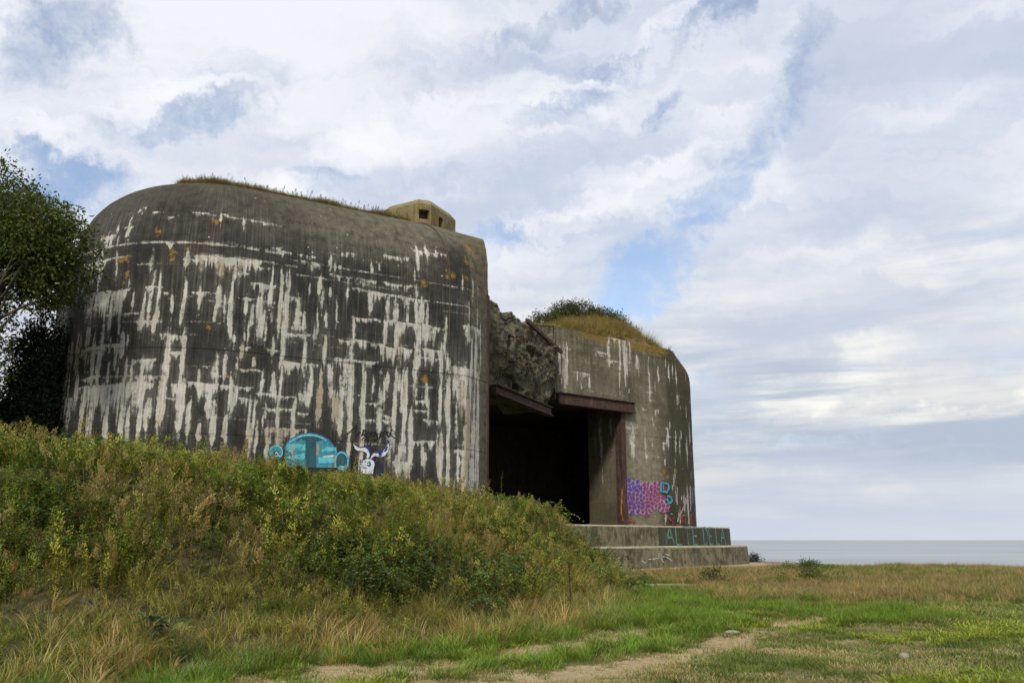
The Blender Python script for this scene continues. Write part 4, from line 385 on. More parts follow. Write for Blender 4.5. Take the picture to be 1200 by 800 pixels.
    ('magenta','P',[(8.289,3.411),(8.279,3.405),(8.26,3.403),(8.233,3.403),(8.198,3.407),(8.154,3.414),(8.118,3.425),(8.09,3.44),(8.07,3.457),(8.057,3.479),(8.05,3.499),(8.047,3.517),(8.05,3.533),(8.058,3.548),(8.081,3.565),(8.121,3.584),(8.177,3.605),(8.249,3.627),(8.3,3.629),(8.33,3.61),(8.339,3.57),(8.325,3.51),(8.312,3.463),(8.3,3.43)]),
    ('magenta','P',[(7.324,3.922),(7.303,3.946),(7.298,3.975),(7.31,4.009),(7.339,4.048),(7.384,4.092),(7.421,4.125),(7.451,4.146),(7.473,4.156),(7.488,4.154),(7.505,4.145),(7.525,4.129),(7.548,4.106),(7.574,4.076),(7.592,4.051),(7.603,4.031),(7.607,4.015),(7.603,4.005),(7.585,3.99),(7.553,3.972),(7.507,3.95),(7.447,3.925),(7.396,3.911),(7.355,3.91)]),
    ('violet','P',[(5.368,4.949),(5.468,4.953),(5.543,4.954),(5.593,4.951),(5.617,4.945),(5.614,4.935),(5.604,4.908),(5.587,4.863),(5.563,4.802),(5.532,4.723),(5.492,4.681),(5.442,4.675),(5.383,4.706),(5.316,4.774),(5.267,4.828),(5.235,4.871),(5.22,4.9),(5.221,4.917),(5.245,4.931),(5.294,4.941)]),
    ('magenta','P',[(6.994,4.828),(7.036,4.83),(7.068,4.826),(7.089,4.818),(7.1,4.805),(7.1,4.787),(7.094,4.758),(7.081,4.716),(7.061,4.664),(7.035,4.599),(7.007,4.554),(6.98,4.529),(6.951,4.523),(6.922,4.536),(6.903,4.563),(6.895,4.603),(6.897,4.657),(6.91,4.724),(6.931,4.775),(6.959,4.81)]),
    ('magenta','P',[(6.792,4.23),(6.786,4.256),(6.796,4.284),(6.821,4.313),(6.862,4.344),(6.919,4.376),(6.97,4.389),(7.016,4.384),(7.057,4.361),(7.092,4.318),(7.11,4.281),(7.111,4.248),(7.096,4.221),(7.064,4.199),(7.026,4.183),(6.983,4.175),(6.935,4.174),(6.882,4.181),(6.84,4.192),(6.81,4.208)]),
    ('plum','P',[(6.942,3.365),(6.921,3.359),(6.892,3.357),(6.856,3.361),(6.813,3.37),(6.763,3.385),(6.723,3.4),(6.694,3.415),(6.675,3.432),(6.668,3.449),(6.664,3.466),(6.664,3.482),(6.667,3.498),(6.674,3.514),(6.703,3.528),(6.752,3.541),(6.822,3.553),(6.913,3.563),(6.983,3.566),(7.032,3.563),(7.062,3.553),(7.072,3.536),(7.072,3.515),(7.063,3.489),(7.045,3.46),(7.016,3.426),(6.99,3.399),(6.965,3.379)]),
    ('violet','P',[(6.33,4.628),(6.365,4.621),(6.373,4.605),(6.354,4.582),(6.308,4.549),(6.234,4.509),(6.176,4.479),(6.134,4.459),(6.108,4.449),(6.097,4.45),(6.084,4.46),(6.066,4.48),(6.045,4.509),(6.021,4.548),(6.002,4.577),(5.991,4.597),(5.985,4.608),(5.986,4.609),(6.004,4.611),(6.041,4.615),(6.095,4.621),(6.168,4.628),(6.231,4.631),(6.285,4.631)]),
    ('purple','P',[(6.602,3.76),(6.6,3.759),(6.587,3.767),(6.565,3.786),(6.532,3.814),(6.49,3.851),(6.469,3.888),(6.47,3.924),(6.493,3.959),(6.537,3.993),(6.578,4.013),(6.614,4.019),(6.646,4.011),(6.673,3.989),(6.687,3.96),(6.688,3.925),(6.674,3.883),(6.647,3.834),(6.626,3.798),(6.611,3.773)]),
    ('magenta','P',[(7.347,3.248),(7.349,3.225),(7.33,3.219),(7.289,3.23),(7.228,3.257),(7.145,3.301),(7.089,3.341),(7.06,3.379),(7.059,3.413),(7.085,3.444),(7.117,3.465),(7.156,3.475),(7.202,3.475),(7.255,3.464),(7.295,3.446),(7.322,3.42),(7.337,3.386),(7.341,3.345),(7.343,3.308),(7.346,3.275)]),
    ('magenta','P',[(6.989,4.459),(6.989,4.458),(6.974,4.449),(6.944,4.431),(6.898,4.405),(6.838,4.371),(6.781,4.348),(6.727,4.336),(6.675,4.335),(6.627,4.345),(6.593,4.362),(6.572,4.385),(6.564,4.415),(6.571,4.452),(6.592,4.481),(6.629,4.502),(6.68,4.516),(6.747,4.521),(6.805,4.522),(6.856,4.517),(6.898,4.506),(6.933,4.491),(6.959,4.478),(6.977,4.47),(6.987,4.465),(6.988,4.463),(6.988,4.462),(6.989,4.46)]),
    ('purple','P',[(5.999,3.388),(5.969,3.441),(5.965,3.481),(5.987,3.508),(6.035,3.522),(6.11,3.522),(6.169,3.517),(6.213,3.507),(6.241,3.493),(6.255,3.473),(6.26,3.449),(6.257,3.421),(6.246,3.389),(6.226,3.353),(6.202,3.327),(6.173,3.31),(6.14,3.303),(6.102,3.305),(6.066,3.32),(6.032,3.348)]),
    ('magenta','P',[(6.701,4.097),(6.735,4.122),(6.774,4.139),(6.818,4.148),(6.867,4.149),(6.92,4.143),(6.959,4.13),(6.986,4.109),(7.0,4.081),(7.002,4.045),(7.001,4.017),(6.998,3.997),(6.993,3.984),(6.987,3.98),(6.968,3.976),(6.937,3.974),(6.894,3.973),(6.839,3.974),(6.79,3.98),(6.749,3.991),(6.715,4.007),(6.689,4.029),(6.678,4.051),(6.682,4.074)]),
    ('magenta','P',[(7.656,3.443),(7.616,3.418),(7.575,3.405),(7.533,3.403),(7.489,3.412),(7.444,3.432),(7.422,3.458),(7.423,3.49),(7.446,3.527),(7.493,3.571),(7.532,3.602),(7.565,3.621),(7.591,3.628),(7.61,3.622),(7.63,3.61),(7.649,3.59),(7.668,3.563),(7.687,3.53),(7.692,3.499),(7.681,3.47)]),
    ('magenta','P',[(8.67,3.667),(8.699,3.668),(8.719,3.655),(8.732,3.628),(8.736,3.588),(8.732,3.534),(8.705,3.492),(8.655,3.461),(8.584,3.443),(8.491,3.436),(8.428,3.441),(8.395,3.457),(8.39,3.484),(8.413,3.522),(8.434,3.553),(8.451,3.577),(8.465,3.593),(8.476,3.601),(8.493,3.61),(8.515,3.621),(8.543,3.633),(8.577,3.646),(8.609,3.656),(8.64,3.663)]),
    ('purple','P',[(5.889,3.777),(5.915,3.835),(5.946,3.88),(5.981,3.911),(6.022,3.928),(6.067,3.93),(6.105,3.93),(6.136,3.927),(6.161,3.92),(6.179,3.911),(6.19,3.894),(6.196,3.871),(6.196,3.841),(6.19,3.805),(6.164,3.774),(6.12,3.748),(6.056,3.727),(5.973,3.712),(5.918,3.715),(5.89,3.736)]),
    ('magenta','P',[(7.852,3.856),(7.794,3.866),(7.747,3.88),(7.71,3.897),(7.683,3.919),(7.667,3.944),(7.656,3.965),(7.649,3.983),(7.648,3.996),(7.651,4.006),(7.676,4.016),(7.723,4.026),(7.792,4.035),(7.883,4.045),(7.947,4.039),(7.982,4.016),(7.99,3.978),(7.97,3.923),(7.94,3.884),(7.901,3.862)]),
    ('magenta','P',[(7.906,3.514),(7.846,3.508),(7.797,3.51),(7.759,3.522),(7.731,3.543),(7.714,3.574),(7.714,3.601),(7.732,3.625),(7.768,3.647),(7.822,3.666),(7.87,3.672),(7.912,3.668),(7.949,3.651),(7.979,3.622),(8.0,3.597),(8.012,3.576),(8.014,3.558),(8.007,3.545),(7.987,3.533),(7.953,3.523)]),
    ('magenta','P',[(7.614,3.806),(7.58,3.765),(7.543,3.74),(7.503,3.729),(7.46,3.732),(7.413,3.75),(7.379,3.769),(7.359,3.788),(7.352,3.806),(7.358,3.826),(7.378,3.846),(7.411,3.868),(7.458,3.892),(7.517,3.918),(7.566,3.931),(7.603,3.933),(7.628,3.922),(7.643,3.9),(7.645,3.873),(7.635,3.842)]),
    ('magenta','P',[(7.948,3.755),(7.955,3.778),(7.979,3.791),(8.018,3.794),(8.074,3.785),(8.146,3.766),(8.199,3.751),(8.231,3.738),(8.243,3.728),(8.235,3.722),(8.219,3.711),(8.194,3.694),(8.162,3.672),(8.121,3.644),(8.082,3.631),(8.047,3.632),(8.013,3.647),(7.983,3.676),(7.962,3.703),(7.95,3.73)]),
    ('violet','P',[(5.347,4.406),(5.313,4.343),(5.269,4.304),(5.215,4.288),(5.152,4.296),(5.08,4.327),(5.028,4.353),(4.994,4.375),(4.978,4.392),(4.979,4.404),(5.004,4.418),(5.054,4.434),(5.131,4.451),(5.236,4.471),(5.308,4.47),(5.346,4.448)]),
    ('purple','P',[(6.227,4.037),(6.262,4.09),(6.289,4.13),(6.309,4.158),(6.32,4.173),(6.324,4.174),(6.341,4.168),(6.371,4.154),(6.415,4.132),(6.473,4.102),(6.505,4.071),(6.512,4.04),(6.494,4.007),(6.45,3.974),(6.408,3.948),(6.368,3.931),(6.33,3.922),(6.294,3.921),(6.263,3.923),(6.237,3.927),(6.215,3.934),(6.199,3.943),(6.195,3.963),(6.204,3.994)]),
    ('magenta','P',[(7.996,4.466),(7.995,4.453),(7.981,4.437),(7.951,4.418),(7.908,4.396),(7.851,4.37),(7.799,4.359),(7.755,4.362),(7.716,4.379),(7.683,4.41),(7.663,4.441),(7.654,4.47),(7.659,4.499),(7.675,4.527),(7.706,4.543),(7.752,4.546),(7.811,4.537),(7.886,4.516),(7.941,4.498),(7.978,4.481)]),
    ('violet','P',[(6.121,4.905),(6.201,4.908),(6.256,4.9),(6.286,4.88),(6.29,4.849),(6.269,4.807),(6.238,4.769),(6.196,4.735),(6.145,4.706),(6.083,4.681),(6.037,4.678),(6.007,4.697),(5.993,4.737),(5.996,4.799),(5.998,4.847),(5.999,4.879),(6.0,4.895),(6.001,4.897),(6.021,4.899),(6.061,4.902)]),
    ('violet','P',[(5.712,4.389),(5.659,4.445),(5.641,4.491),(5.659,4.526),(5.713,4.551),(5.804,4.565),(5.879,4.567),(5.936,4.556),(5.977,4.531),(6.0,4.494),(6.004,4.458),(5.987,4.422),(5.951,4.388),(5.895,4.354),(5.852,4.329),(5.822,4.312),(5.804,4.304),(5.8,4.304),(5.783,4.318),(5.754,4.346)]),
    ('magenta','P',[(6.53,3.084),(6.474,3.048),(6.432,3.021),(6.402,3.004),(6.385,2.995),(6.382,2.995),(6.373,3.01),(6.359,3.04),(6.339,3.085),(6.314,3.146),(6.311,3.192),(6.328,3.225),(6.367,3.243),(6.426,3.247),(6.477,3.242),(6.519,3.23),(6.552,3.209),(6.577,3.18),(6.581,3.15),(6.565,3.118)]),
    ('purple','P',[(6.449,3.832),(6.494,3.791),(6.527,3.76),(6.548,3.738),(6.557,3.724),(6.554,3.719),(6.539,3.713),(6.512,3.706),(6.472,3.698),(6.421,3.689),(6.376,3.687),(6.336,3.691),(6.301,3.702),(6.272,3.719),(6.252,3.741),(6.24,3.767),(6.237,3.799),(6.243,3.835),(6.256,3.862),(6.275,3.88),(6.301,3.89),(6.333,3.89),(6.369,3.881),(6.407,3.861)]),
    ('magenta','P',[(7.654,4.591),(7.656,4.588),(7.654,4.579),(7.646,4.563),(7.634,4.541),(7.616,4.511),(7.595,4.488),(7.568,4.471),(7.538,4.46),(7.502,4.454),(7.471,4.455),(7.442,4.462),(7.418,4.476),(7.397,4.497),(7.384,4.516),(7.38,4.536),(7.385,4.555),(7.398,4.574),(7.423,4.588),(7.458,4.596),(7.505,4.6),(7.563,4.598),(7.607,4.595),(7.638,4.593)]),
    ('magenta','P',[(6.859,3.781),(6.78,3.777),(6.727,3.784),(6.699,3.804),(6.698,3.835),(6.722,3.878),(6.753,3.91),(6.791,3.932),(6.836,3.942),(6.887,3.941),(6.926,3.931),(6.953,3.912),(6.969,3.883),(6.972,3.844),(6.955,3.815),(6.917,3.794)]),
    ('purple','P',[(6.069,2.984),(6.034,2.983),(6.0,2.996),(5.966,3.022),(5.934,3.063),(5.902,3.117),(5.89,3.162),(5.896,3.199),(5.921,3.227),(5.965,3.247),(6.009,3.261),(6.052,3.27),(6.095,3.273),(6.137,3.271),(6.17,3.268),(6.195,3.263),(6.21,3.259),(6.218,3.253),(6.217,3.233),(6.207,3.197),(6.189,3.147),(6.162,3.082),(6.133,3.033),(6.103,3.001)]),
    ('magenta','P',[(8.081,3.114),(8.001,3.113),(7.941,3.112),(7.902,3.113),(7.882,3.114),(7.882,3.115),(7.894,3.133),(7.919,3.168),(7.956,3.22),(8.005,3.289),(8.053,3.339),(8.098,3.37),(8.142,3.382),(8.183,3.375),(8.211,3.355),(8.227,3.32),(8.229,3.272),(8.218,3.209),(8.19,3.162),(8.144,3.13)]),
    ('magenta','P',[(7.357,4.588),(7.343,4.568),(7.314,4.55),(7.271,4.533),(7.214,4.518),(7.142,4.505),(7.101,4.509),(7.091,4.53),(7.112,4.568),(7.164,4.624),(7.212,4.66),(7.255,4.677),(7.294,4.674),(7.328,4.652),(7.35,4.631),(7.359,4.609)]),
    ('purple','P',[(5.534,3.987),(5.512,3.977),(5.481,3.974),(5.443,3.979),(5.397,3.992),(5.343,4.013),(5.304,4.039),(5.281,4.072),(5.272,4.11),(5.278,4.155),(5.302,4.186),(5.345,4.205),(5.406,4.21),(5.486,4.203),(5.544,4.185),(5.58,4.158),(5.593,4.121),(5.583,4.074),(5.569,4.036),(5.553,4.007)]),
    ('magenta','P',[(7.508,4.864),(7.563,4.866),(7.604,4.853),(7.632,4.824),(7.645,4.779),(7.646,4.718),(7.632,4.673),(7.604,4.644),(7.562,4.63),(7.506,4.632),(7.464,4.643),(7.437,4.662),(7.424,4.69),(7.425,4.727),(7.426,4.759),(7.427,4.787),(7.427,4.811),(7.427,4.831),(7.44,4.846),(7.467,4.857)]),
    ('plum','P',[(6.843,3.268),(6.832,3.232),(6.814,3.204),(6.788,3.183),(6.755,3.17),(6.715,3.164),(6.679,3.167),(6.646,3.179),(6.618,3.198),(6.594,3.227),(6.584,3.254),(6.586,3.282),(6.602,3.308),(6.631,3.335),(6.664,3.351),(6.702,3.358),(6.744,3.354),(6.791,3.341),(6.823,3.322),(6.84,3.298)]),
    ('sky','S',[(7.996,4.803),(7.946,4.295),(8.546,4.223),(8.8,4.528),(8.711,4.83),(8.088,4.858)],[(8.156,4.804),(8.086,4.354),(8.491,4.323),(8.629,4.536),(8.608,4.735),(8.063,4.749)]),
    ('web','S',[(8.214,4.695),(8.197,4.369),(8.451,4.346)],[(8.261,4.697),(8.24,4.384),(8.46,4.378)]),
    ('sky','S',[(8.515,4.019),(8.834,3.972),(8.874,3.814),(8.664,3.668)],[(8.565,4.117),(8.956,4.048),(9.034,3.794),(8.778,3.605)]),
    ('sky','S',[(8.427,3.904),(8.554,3.722),(8.676,3.606)],[(8.566,3.954),(8.692,3.776),(8.809,3.669)]),
    ('orange','S',[(4.78,4.369),(4.73,3.952),(4.672,3.422),(4.666,2.938)],[(4.913,4.368),(4.862,3.951),(4.805,3.426),(4.804,2.947)]),
    ('orange','S',[(4.745,2.938),(4.778,2.589)],[(4.832,2.949),(4.868,2.599)]),
    ('red','S',[(4.873,2.968),(5.01,2.749),(5.224,2.557),(5.847,2.567)],[(4.99,3.014),(5.128,2.802),(5.273,2.65),(5.851,2.664)]),
    ('red','S',[(5.078,2.675),(5.391,2.55)],[(5.18,2.79),(5.498,2.665)]),
    ('rose','S',[(8.379,2.983),(8.57,2.802),(8.766,2.619)],[(8.491,3.04),(8.685,2.858),(8.886,2.676)]),
    ('red','S',[(8.932,2.882),(8.858,2.419)],[(9.052,2.88),(8.975,2.416)]),
    ('rose','S',[(8.337,2.792),(8.74,2.704)],[(8.375,2.862),(8.781,2.774)]),
    ('red','S',[(9.785,3.099),(9.853,2.844),(9.919,2.564)],[(9.939,3.117),(10.01,2.86),(10.08,2.579)]),
    ('rose','S',[(10.252,3.046),(10.244,2.528)],[(10.384,3.053),(10.377,2.533)]),
    ('red','S',[(11.095,3.124),(10.902,2.687),(11.009,2.492)],[(11.286,3.123),(11.087,2.692),(11.196,2.513)]),
    ('red','S',[(9.241,2.427),(9.487,2.383)],[(9.294,2.507),(9.544,2.463)]),
    ('rose','S',[(10.671,3.062),(10.58,2.823)],[(10.781,3.061),(10.688,2.821)]),
    ('sky','S',[(8.75,3.055),(8.89,2.988)],[(8.824,3.116),(8.966,3.049)]),
    ('web','S',[(11.956,4.778),(11.64,4.236),(11.644,3.758)],[(12.118,4.779),(11.794,4.241),(11.8,3.767)]),
    ('web','S',[(11.285,4.788),(11.221,3.838),(11.007,3.262)],[(11.427,4.796),(11.362,3.843),(11.14,3.262)]),
    ('web','S',[(10.707,4.091),(10.317,3.723),(9.805,3.239),(9.402,2.807),(9.339,2.612)],[(10.888,4.07),(10.479,3.699),(9.943,3.212),(9.53,2.785),(9.472,2.604)]),
    ('web','S',[(10.326,4.034),(10.448,3.662)],[(10.436,4.047),(10.563,3.675)]),
    ('web','S',[(9.482,4.61),(9.387,3.585)],[(9.588,4.615),(9.49,3.588)]),
]
import bpy, bmesh
from mathutils import Vector
random.seed(7)
rs = np.random.default_rng(11)
scene = bpy.context.scene
COL = scene.collection

# ------------------------------------------------------------------ object helpers
def link(name, me, mat=None, parent=None):
    o = bpy.data.objects.new(name, me); COL.objects.link(o)
    if mat: me.materials.append(mat)
    if parent: o.parent = parent
    return o
def tag(o, label=None, cat=None, group=None, kind=None):
    if label: o['label'] = label
    if cat: o['category'] = cat
    if group: o['group'] = group
    if kind: o['kind'] = kind
    return o
def empty(name, loc, label, cat, group=None):
    o = bpy.data.objects.new(name, None); COL.objects.link(o); o.location = loc
    return tag(o, label, cat, group)
def mesh_np(name, verts, faces, attrs=None, smooth=False):
    """verts (n,3); faces (m,k); attrs: {name: (n,3|4) point colours}"""
    me = bpy.data.meshes.new(name)
    verts = np.asarray(verts, np.float32); faces = np.asarray(faces, np.int32)
    k = faces.shape[1]
    me.vertices.add(len(verts)); me.vertices.foreach_set('co', verts.ravel())
    me.loops.add(faces.size); me.loops.foreach_set('vertex_index', faces.ravel())
    me.polygons.add(len(faces)); me.polygons.foreach_set('loop_start', np.arange(0, faces.size, k, dtype=np.int32))
    me.polygons.foreach_set('loop_total', np.full(len(faces), k, np.int32))
    if smooth: me.polygons.foreach_set('use_smooth', np.ones(len(faces), bool))
    me.update(calc_edges=True)
    for an, av in (attrs or {}).items():
        av = np.asarray(av, np.float32)
        if av.shape[1] == 3: av = np.concatenate([av, np.ones((len(av), 1), np.float32)], 1)
        a = me.attributes.new(an, 'FLOAT_COLOR', 'POINT'); a.data.foreach_set('color', av.ravel())
    me.validate()
    return me
def grid_faces(nv, nu, mask=None):
    idx = np.arange(nv * nu).reshape(nv, nu)
    f = np.stack([idx[:-1, :-1], idx[:-1, 1:], idx[1:, 1:], idx[1:, :-1]], -1)
    return (f[mask] if mask is not None else f.reshape(-1, 4))
class MB:
    def __init__(s): s.v = []; s.f = []
    def add(s, vs, fs):
        b = len(s.v); s.v += [tuple(map(float, v)) for v in vs]; s.f += [tuple(b + i for i in f) for f in fs]
    def prism(s, poly, z0, z1, zt=None):
        n = len(poly); zt = zt or [z1] * n
        s.add([(p[0], p[1], z0) for p in poly] + [(p[0], p[1], z) for p, z in zip(poly, zt)],
              [tuple(range(n))[::-1], tuple(range(n, 2 * n))] + [(i, (i + 1) % n, n + (i + 1) % n, n + i) for i in range(n)])
    def beam(s, a, b, up, w, h):
        """box from a to b, w wide (horizontal normal) and h high, a/b on its axis"""
        a = Vector(a); b = Vector(b); d = (b - a).normalized(); up = Vector(up); sd = d.cross(up).normalized(); up = sd.cross(d).normalized()
        v = []
        for p in (a, b):
            for x, y in ((-1, -1), (1, -1), (1, 1), (-1, 1)): v.append(p + sd * x * w / 2 + up * y * h / 2)
        s.add(v, [(0, 1, 2, 3), (7, 6, 5, 4), (0, 4, 5, 1), (1, 5, 6, 2), (2, 6, 7, 3), (3, 7, 4, 0)])
    def tube(s, pts, rad, n=6):
        pts = [Vector(p) for p in pts]; vs = []; fs = []
        for i, p in enumerate(pts):
            d = (pts[min(i + 1, len(pts) - 1)] - pts[max(i - 1, 0)]).normalized()
            a = d.cross(Vector((0.31, 0.17, 0.93)));
            if a.length < 1e-3: a = d.cross(Vector((1, 0, 0)))
            a.normalize(); b = d.cross(a); r = rad[i] if hasattr(rad, '__len__') else rad
            for k in range(n): vs.append(p + (a * math.cos(2 * math.pi * k / n) + b * math.sin(2 * math.pi * k / n)) * r)
        for i in range(len(pts) - 1):
            for k in range(n): fs.append((i * n + k, i * n + (k + 1) % n, (i + 1) * n + (k + 1) % n, (i + 1) * n + k))
        fs.append(tuple(range(n))[::-1]); fs.append(tuple(range((len(pts) - 1) * n, len(pts) * n)))
        s.add(vs, fs)
    def build(s, name, mat, parent=None, bevel=0.0):
        me = bpy.data.meshes.new(name); me.from_pydata(s.v, [], s.f)
        bm = bmesh.new(); bm.from_mesh(me); bmesh.ops.recalc_face_normals(bm, faces=bm.faces)
        if bevel: bmesh.ops.bevel(bm, geom=list(bm.edges), offset=bevel, segments=2, affect='EDGES', clamp_overlap=True)
        bm.to_mesh(me); bm.free()
        return link(name, me, mat, parent)

# ------------------------------------------------------------------ materials
class NT:
    def __init__(s, name):
        s.m = bpy.data.materials.new(name); s.m.use_nodes = True; s.t = s.m.node_tree; s.n = s.t.nodes; s.b = s.n['Principled BSDF']
        s.b.inputs['Roughness'].default_value = 0.9; s.b.inputs['Specular IOR Level'].default_value = 0.25
    def node(s, typ, **kw):
        n = s.n.new(typ)
        for k, v in kw.items(): setattr(n, k, v)
        return n
    def put(s, sock, v):
        if isinstance(v, bpy.types.NodeSocket): s.t.links.new(v, sock)
        elif isinstance(v, (tuple, list)) and sock.type == 'RGBA': sock.default_value = tuple(v) + ((1,) if len(v) == 3 else ())
        else: sock.default_value = v
    def math(s, op, a, b=0.0, clamp=False):
        n = s.node('ShaderNodeMath', operation=op, use_clamp=clamp); s.put(n.inputs[0], a); s.put(n.inputs[1], b); return n.outputs[0]
    def ramp(s, f, a, b):
        n = s.node('ShaderNodeMapRange', interpolation_type='SMOOTHSTEP'); s.put(n.inputs[0], f); n.inputs[1].default_value = a; n.inputs[2].default_value = b; return n.outputs[0]
    def mix(s, f, a, b, mode='MIX'):
        n = s.node('ShaderNodeMix', data_type='RGBA', blend_type=mode); s.put(n.inputs[0], f); s.put(n.inputs[6], a); s.put(n.inputs[7], b); return n.outputs[2]
    def noise(s, vec, scale, det=5, rough=0.6, dist=0.0):
        n = s.node('ShaderNodeTexNoise'); s.put(n.inputs['Vector'], vec); n.inputs['Scale'].default_value = scale
        n.inputs['Detail'].default_value = det; n.inputs['Roughness'].default_value = rough; n.inputs['Distortion'].default_value = dist
        return n.outputs[0]
    def scale(s, vec, sc):
        n = s.node('ShaderNodeMapping'); s.put(n.inputs[0], vec); n.inputs[3].default_value = sc; return n.outputs[0]
    def coord(s): return s.node('ShaderNodeNewGeometry').outputs['Position']
    def uv(s, name): return s.node('ShaderNodeUVMap', uv_map=name).outputs[0]
    def attr(s, name): return s.node('ShaderNodeAttribute', attribute_name=name)
    def sep(s, v):
        n = s.node('ShaderNodeSeparateXYZ'); s.put(n.inputs[0], v); return n.outputs
    def sepc(s, c):
        n = s.node('ShaderNodeSeparateColor'); s.put(n.inputs[0], c); return n.outputs
    def bump(s, h, strength=0.4, dist=0.02):
        n = s.node('ShaderNodeBump'); s.put(n.inputs['Height'], h); n.inputs['Strength'].default_value = strength; n.inputs['Distance'].default_value = dist
        s.t.links.new(n.outputs[0], s.b.inputs['Normal'])
    def done(s, col): s.put(s.b.inputs['Base Color'], col); return s.m

def mat_wall(name, dark, mid, white, course=0.532, off=0.0, moss=None):
    m = NT(name); uv = m.uv('wall'); su = m.sep(uv)
    a = m.sepc(m.attr('marks').outputs['Color']); w, t, o = a[0], a[1], a[2]
    v2 = m.sepc(m.attr('weather').outputs['Color'])
    big = m.noise(uv, 0.55, 6, 0.62); mid_n = m.noise(uv, 3.2, 6, 0.7); fine = m.noise(uv, 26, 5, 0.7)
    streak = m.noise(m.scale(uv, (3.5, 0.16, 1)), 1.6, 6, 0.65)
    streak2 = m.noise(m.scale(uv, (11, 0.35, 1)), 1.6, 4, 0.6)
    f = m.math('ADD', m.math('MULTIPLY', big, 0.35), m.math('ADD', m.math('MULTIPLY', mid_n, 0.3), m.math('MULTIPLY', streak, 0.35)))
    base = m.mix(m.ramp(f, 0.36, 0.64), dark, mid)
    # single formwork panels differ slightly
    br = m.node('ShaderNodeTexBrick'); m.put(br.inputs['Vector'], uv)
    for k, v in (('Scale', 1.0), ('Mortar Size', 0.006), ('Mortar Smooth', 0.3), ('Brick Width', 1.05), ('Row Height', course)): br.inputs[k].default_value = v
    br.offset = 0.43; m.put(br.inputs['Color1'], (0.86, 0.86, 0.86)); m.put(br.inputs['Color2'], (1.12, 1.1, 1.08)); m.put(br.inputs['Mortar'], (0.72, 0.72, 0.72))
    base = m.mix(0.7, base, br.outputs[0], 'MULTIPLY')
    base = m.mix(1.0, base, m.mix(m.ramp(fine, 0.3, 0.75), (0.72, 0.72, 0.72), (1.28, 1.27, 1.24)), 'MULTIPLY')
    # dirty pale film running down, pale weathered shoulder, algae, wing's painted sun and shade
    base = m.mix(m.math('MULTIPLY', m.ramp(m.math('ADD', streak2, m.math('MULTIPLY', big, 0.5)), 0.72, 1.0), 0.34), base, (0.14, 0.135, 0.122))
    sh = m.math('MULTIPLY', v2[0], m.ramp(m.math('ADD', m.math('MULTIPLY', mid_n, 0.6), m.math('MULTIPLY', fine, 0.5)), 0.36, 0.7), True)
    base = m.mix(sh, base, (0.27, 0.235, 0.17))
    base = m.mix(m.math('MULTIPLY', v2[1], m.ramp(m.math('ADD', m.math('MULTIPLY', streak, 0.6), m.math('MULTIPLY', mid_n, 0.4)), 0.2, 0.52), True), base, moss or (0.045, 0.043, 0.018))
    base = m.mix(m.math('MULTIPLY', v2[2], m.ramp(m.math('ADD', mid_n, m.math('MULTIPLY', fine, .3)), 0.5, 0.72), True), base, (0.21, 0.125, 0.012))
    # small pale pop-outs
    vor = m.node('ShaderNodeTexVoronoi'); m.put(vor.inputs['Vector'], uv); vor.inputs['Scale'].default_value = 3.1
    pop = m.math('MULTIPLY', m.math('LESS_THAN', vor.outputs['Distance'], 0.1), m.math('GREATER_THAN', m.noise(uv, 1.1, 3), 0.57))
    base = m.mix(m.math('MULTIPLY', pop, 0.6), base, white)
    # chalky film spread round the runs, then the lime runs themselves
    mk = m.attr('marks').outputs['Alpha']; patchy = m.noise(uv, 1.3, 5, .6)
    base = m.mix(m.math('MULTIPLY', m.math('MULTIPLY', mk, m.ramp(m.math('ADD', m.math('MULTIPLY', streak2, .5), m.math('MULTIPLY', mid_n, .5)), .32, .66)), .62), base, (0.20, 0.195, 0.175))
    w = m.math('MULTIPLY', w, m.ramp(m.math('ADD', m.math('MULTIPLY', patchy, .6), m.math('MULTIPLY', streak, .4)), .28, .50))
    blot = m.noise(uv, 8.5, 5, .65, .4); w = m.math('ADD', w, m.math('MULTIPLY', m.math('SUBTRACT', blot, .5), m.math('MULTIPLY', m.math('GREATER_THAN', w, .02), 1.5)))
    wm = m.ramp(m.math('ADD', w, m.math('MULTIPLY', m.math('SUBTRACT', m.math('ADD', m.math('MULTIPLY', fine, .4), m.math('ADD', m.math('MULTIPLY', streak2, .35), m.math('MULTIPLY', mid_n, .35))), 0.55), 2.1)), 0.12, 0.9)
    wc = m.mix(m.ramp(m.math('ADD', m.math('MULTIPLY', streak2, .6), m.math('MULTIPLY', mid_n, .5)), 0.35, 0.75), tuple(c * 0.5 for c in white), white)
    wc = m.mix(m.math('MULTIPLY', m.ramp(m.noise(uv, 0.9, 4), .5, .7), 0.5), wc, (0.40, 0.34, 0.20))
    wc = m.mix(m.math('MULTIPLY', t, 0.75), wc, (0.33, 0.27, 0.17))
    col = m.mix(wm, base, wc)
    col = m.mix(m.math('MULTIPLY', o, m.ramp(m.math('ADD', fine, m.math('MULTIPLY', mid_n, .4)), 0.48, 0.78), True), col, (0.28, 0.165, 0.022))
    h = m.math('ADD', m.math('MULTIPLY', fine, 0.5), m.math('ADD', m.math('MULTIPLY', br.outputs['Fac'], -0.8), m.math('ADD', m.math('MULTIPLY', wm, 0.6), m.math('MULTIPLY', mid_n, 0.8))))
    m.bump(h, 0.55, 0.03)
    return m.done(col)

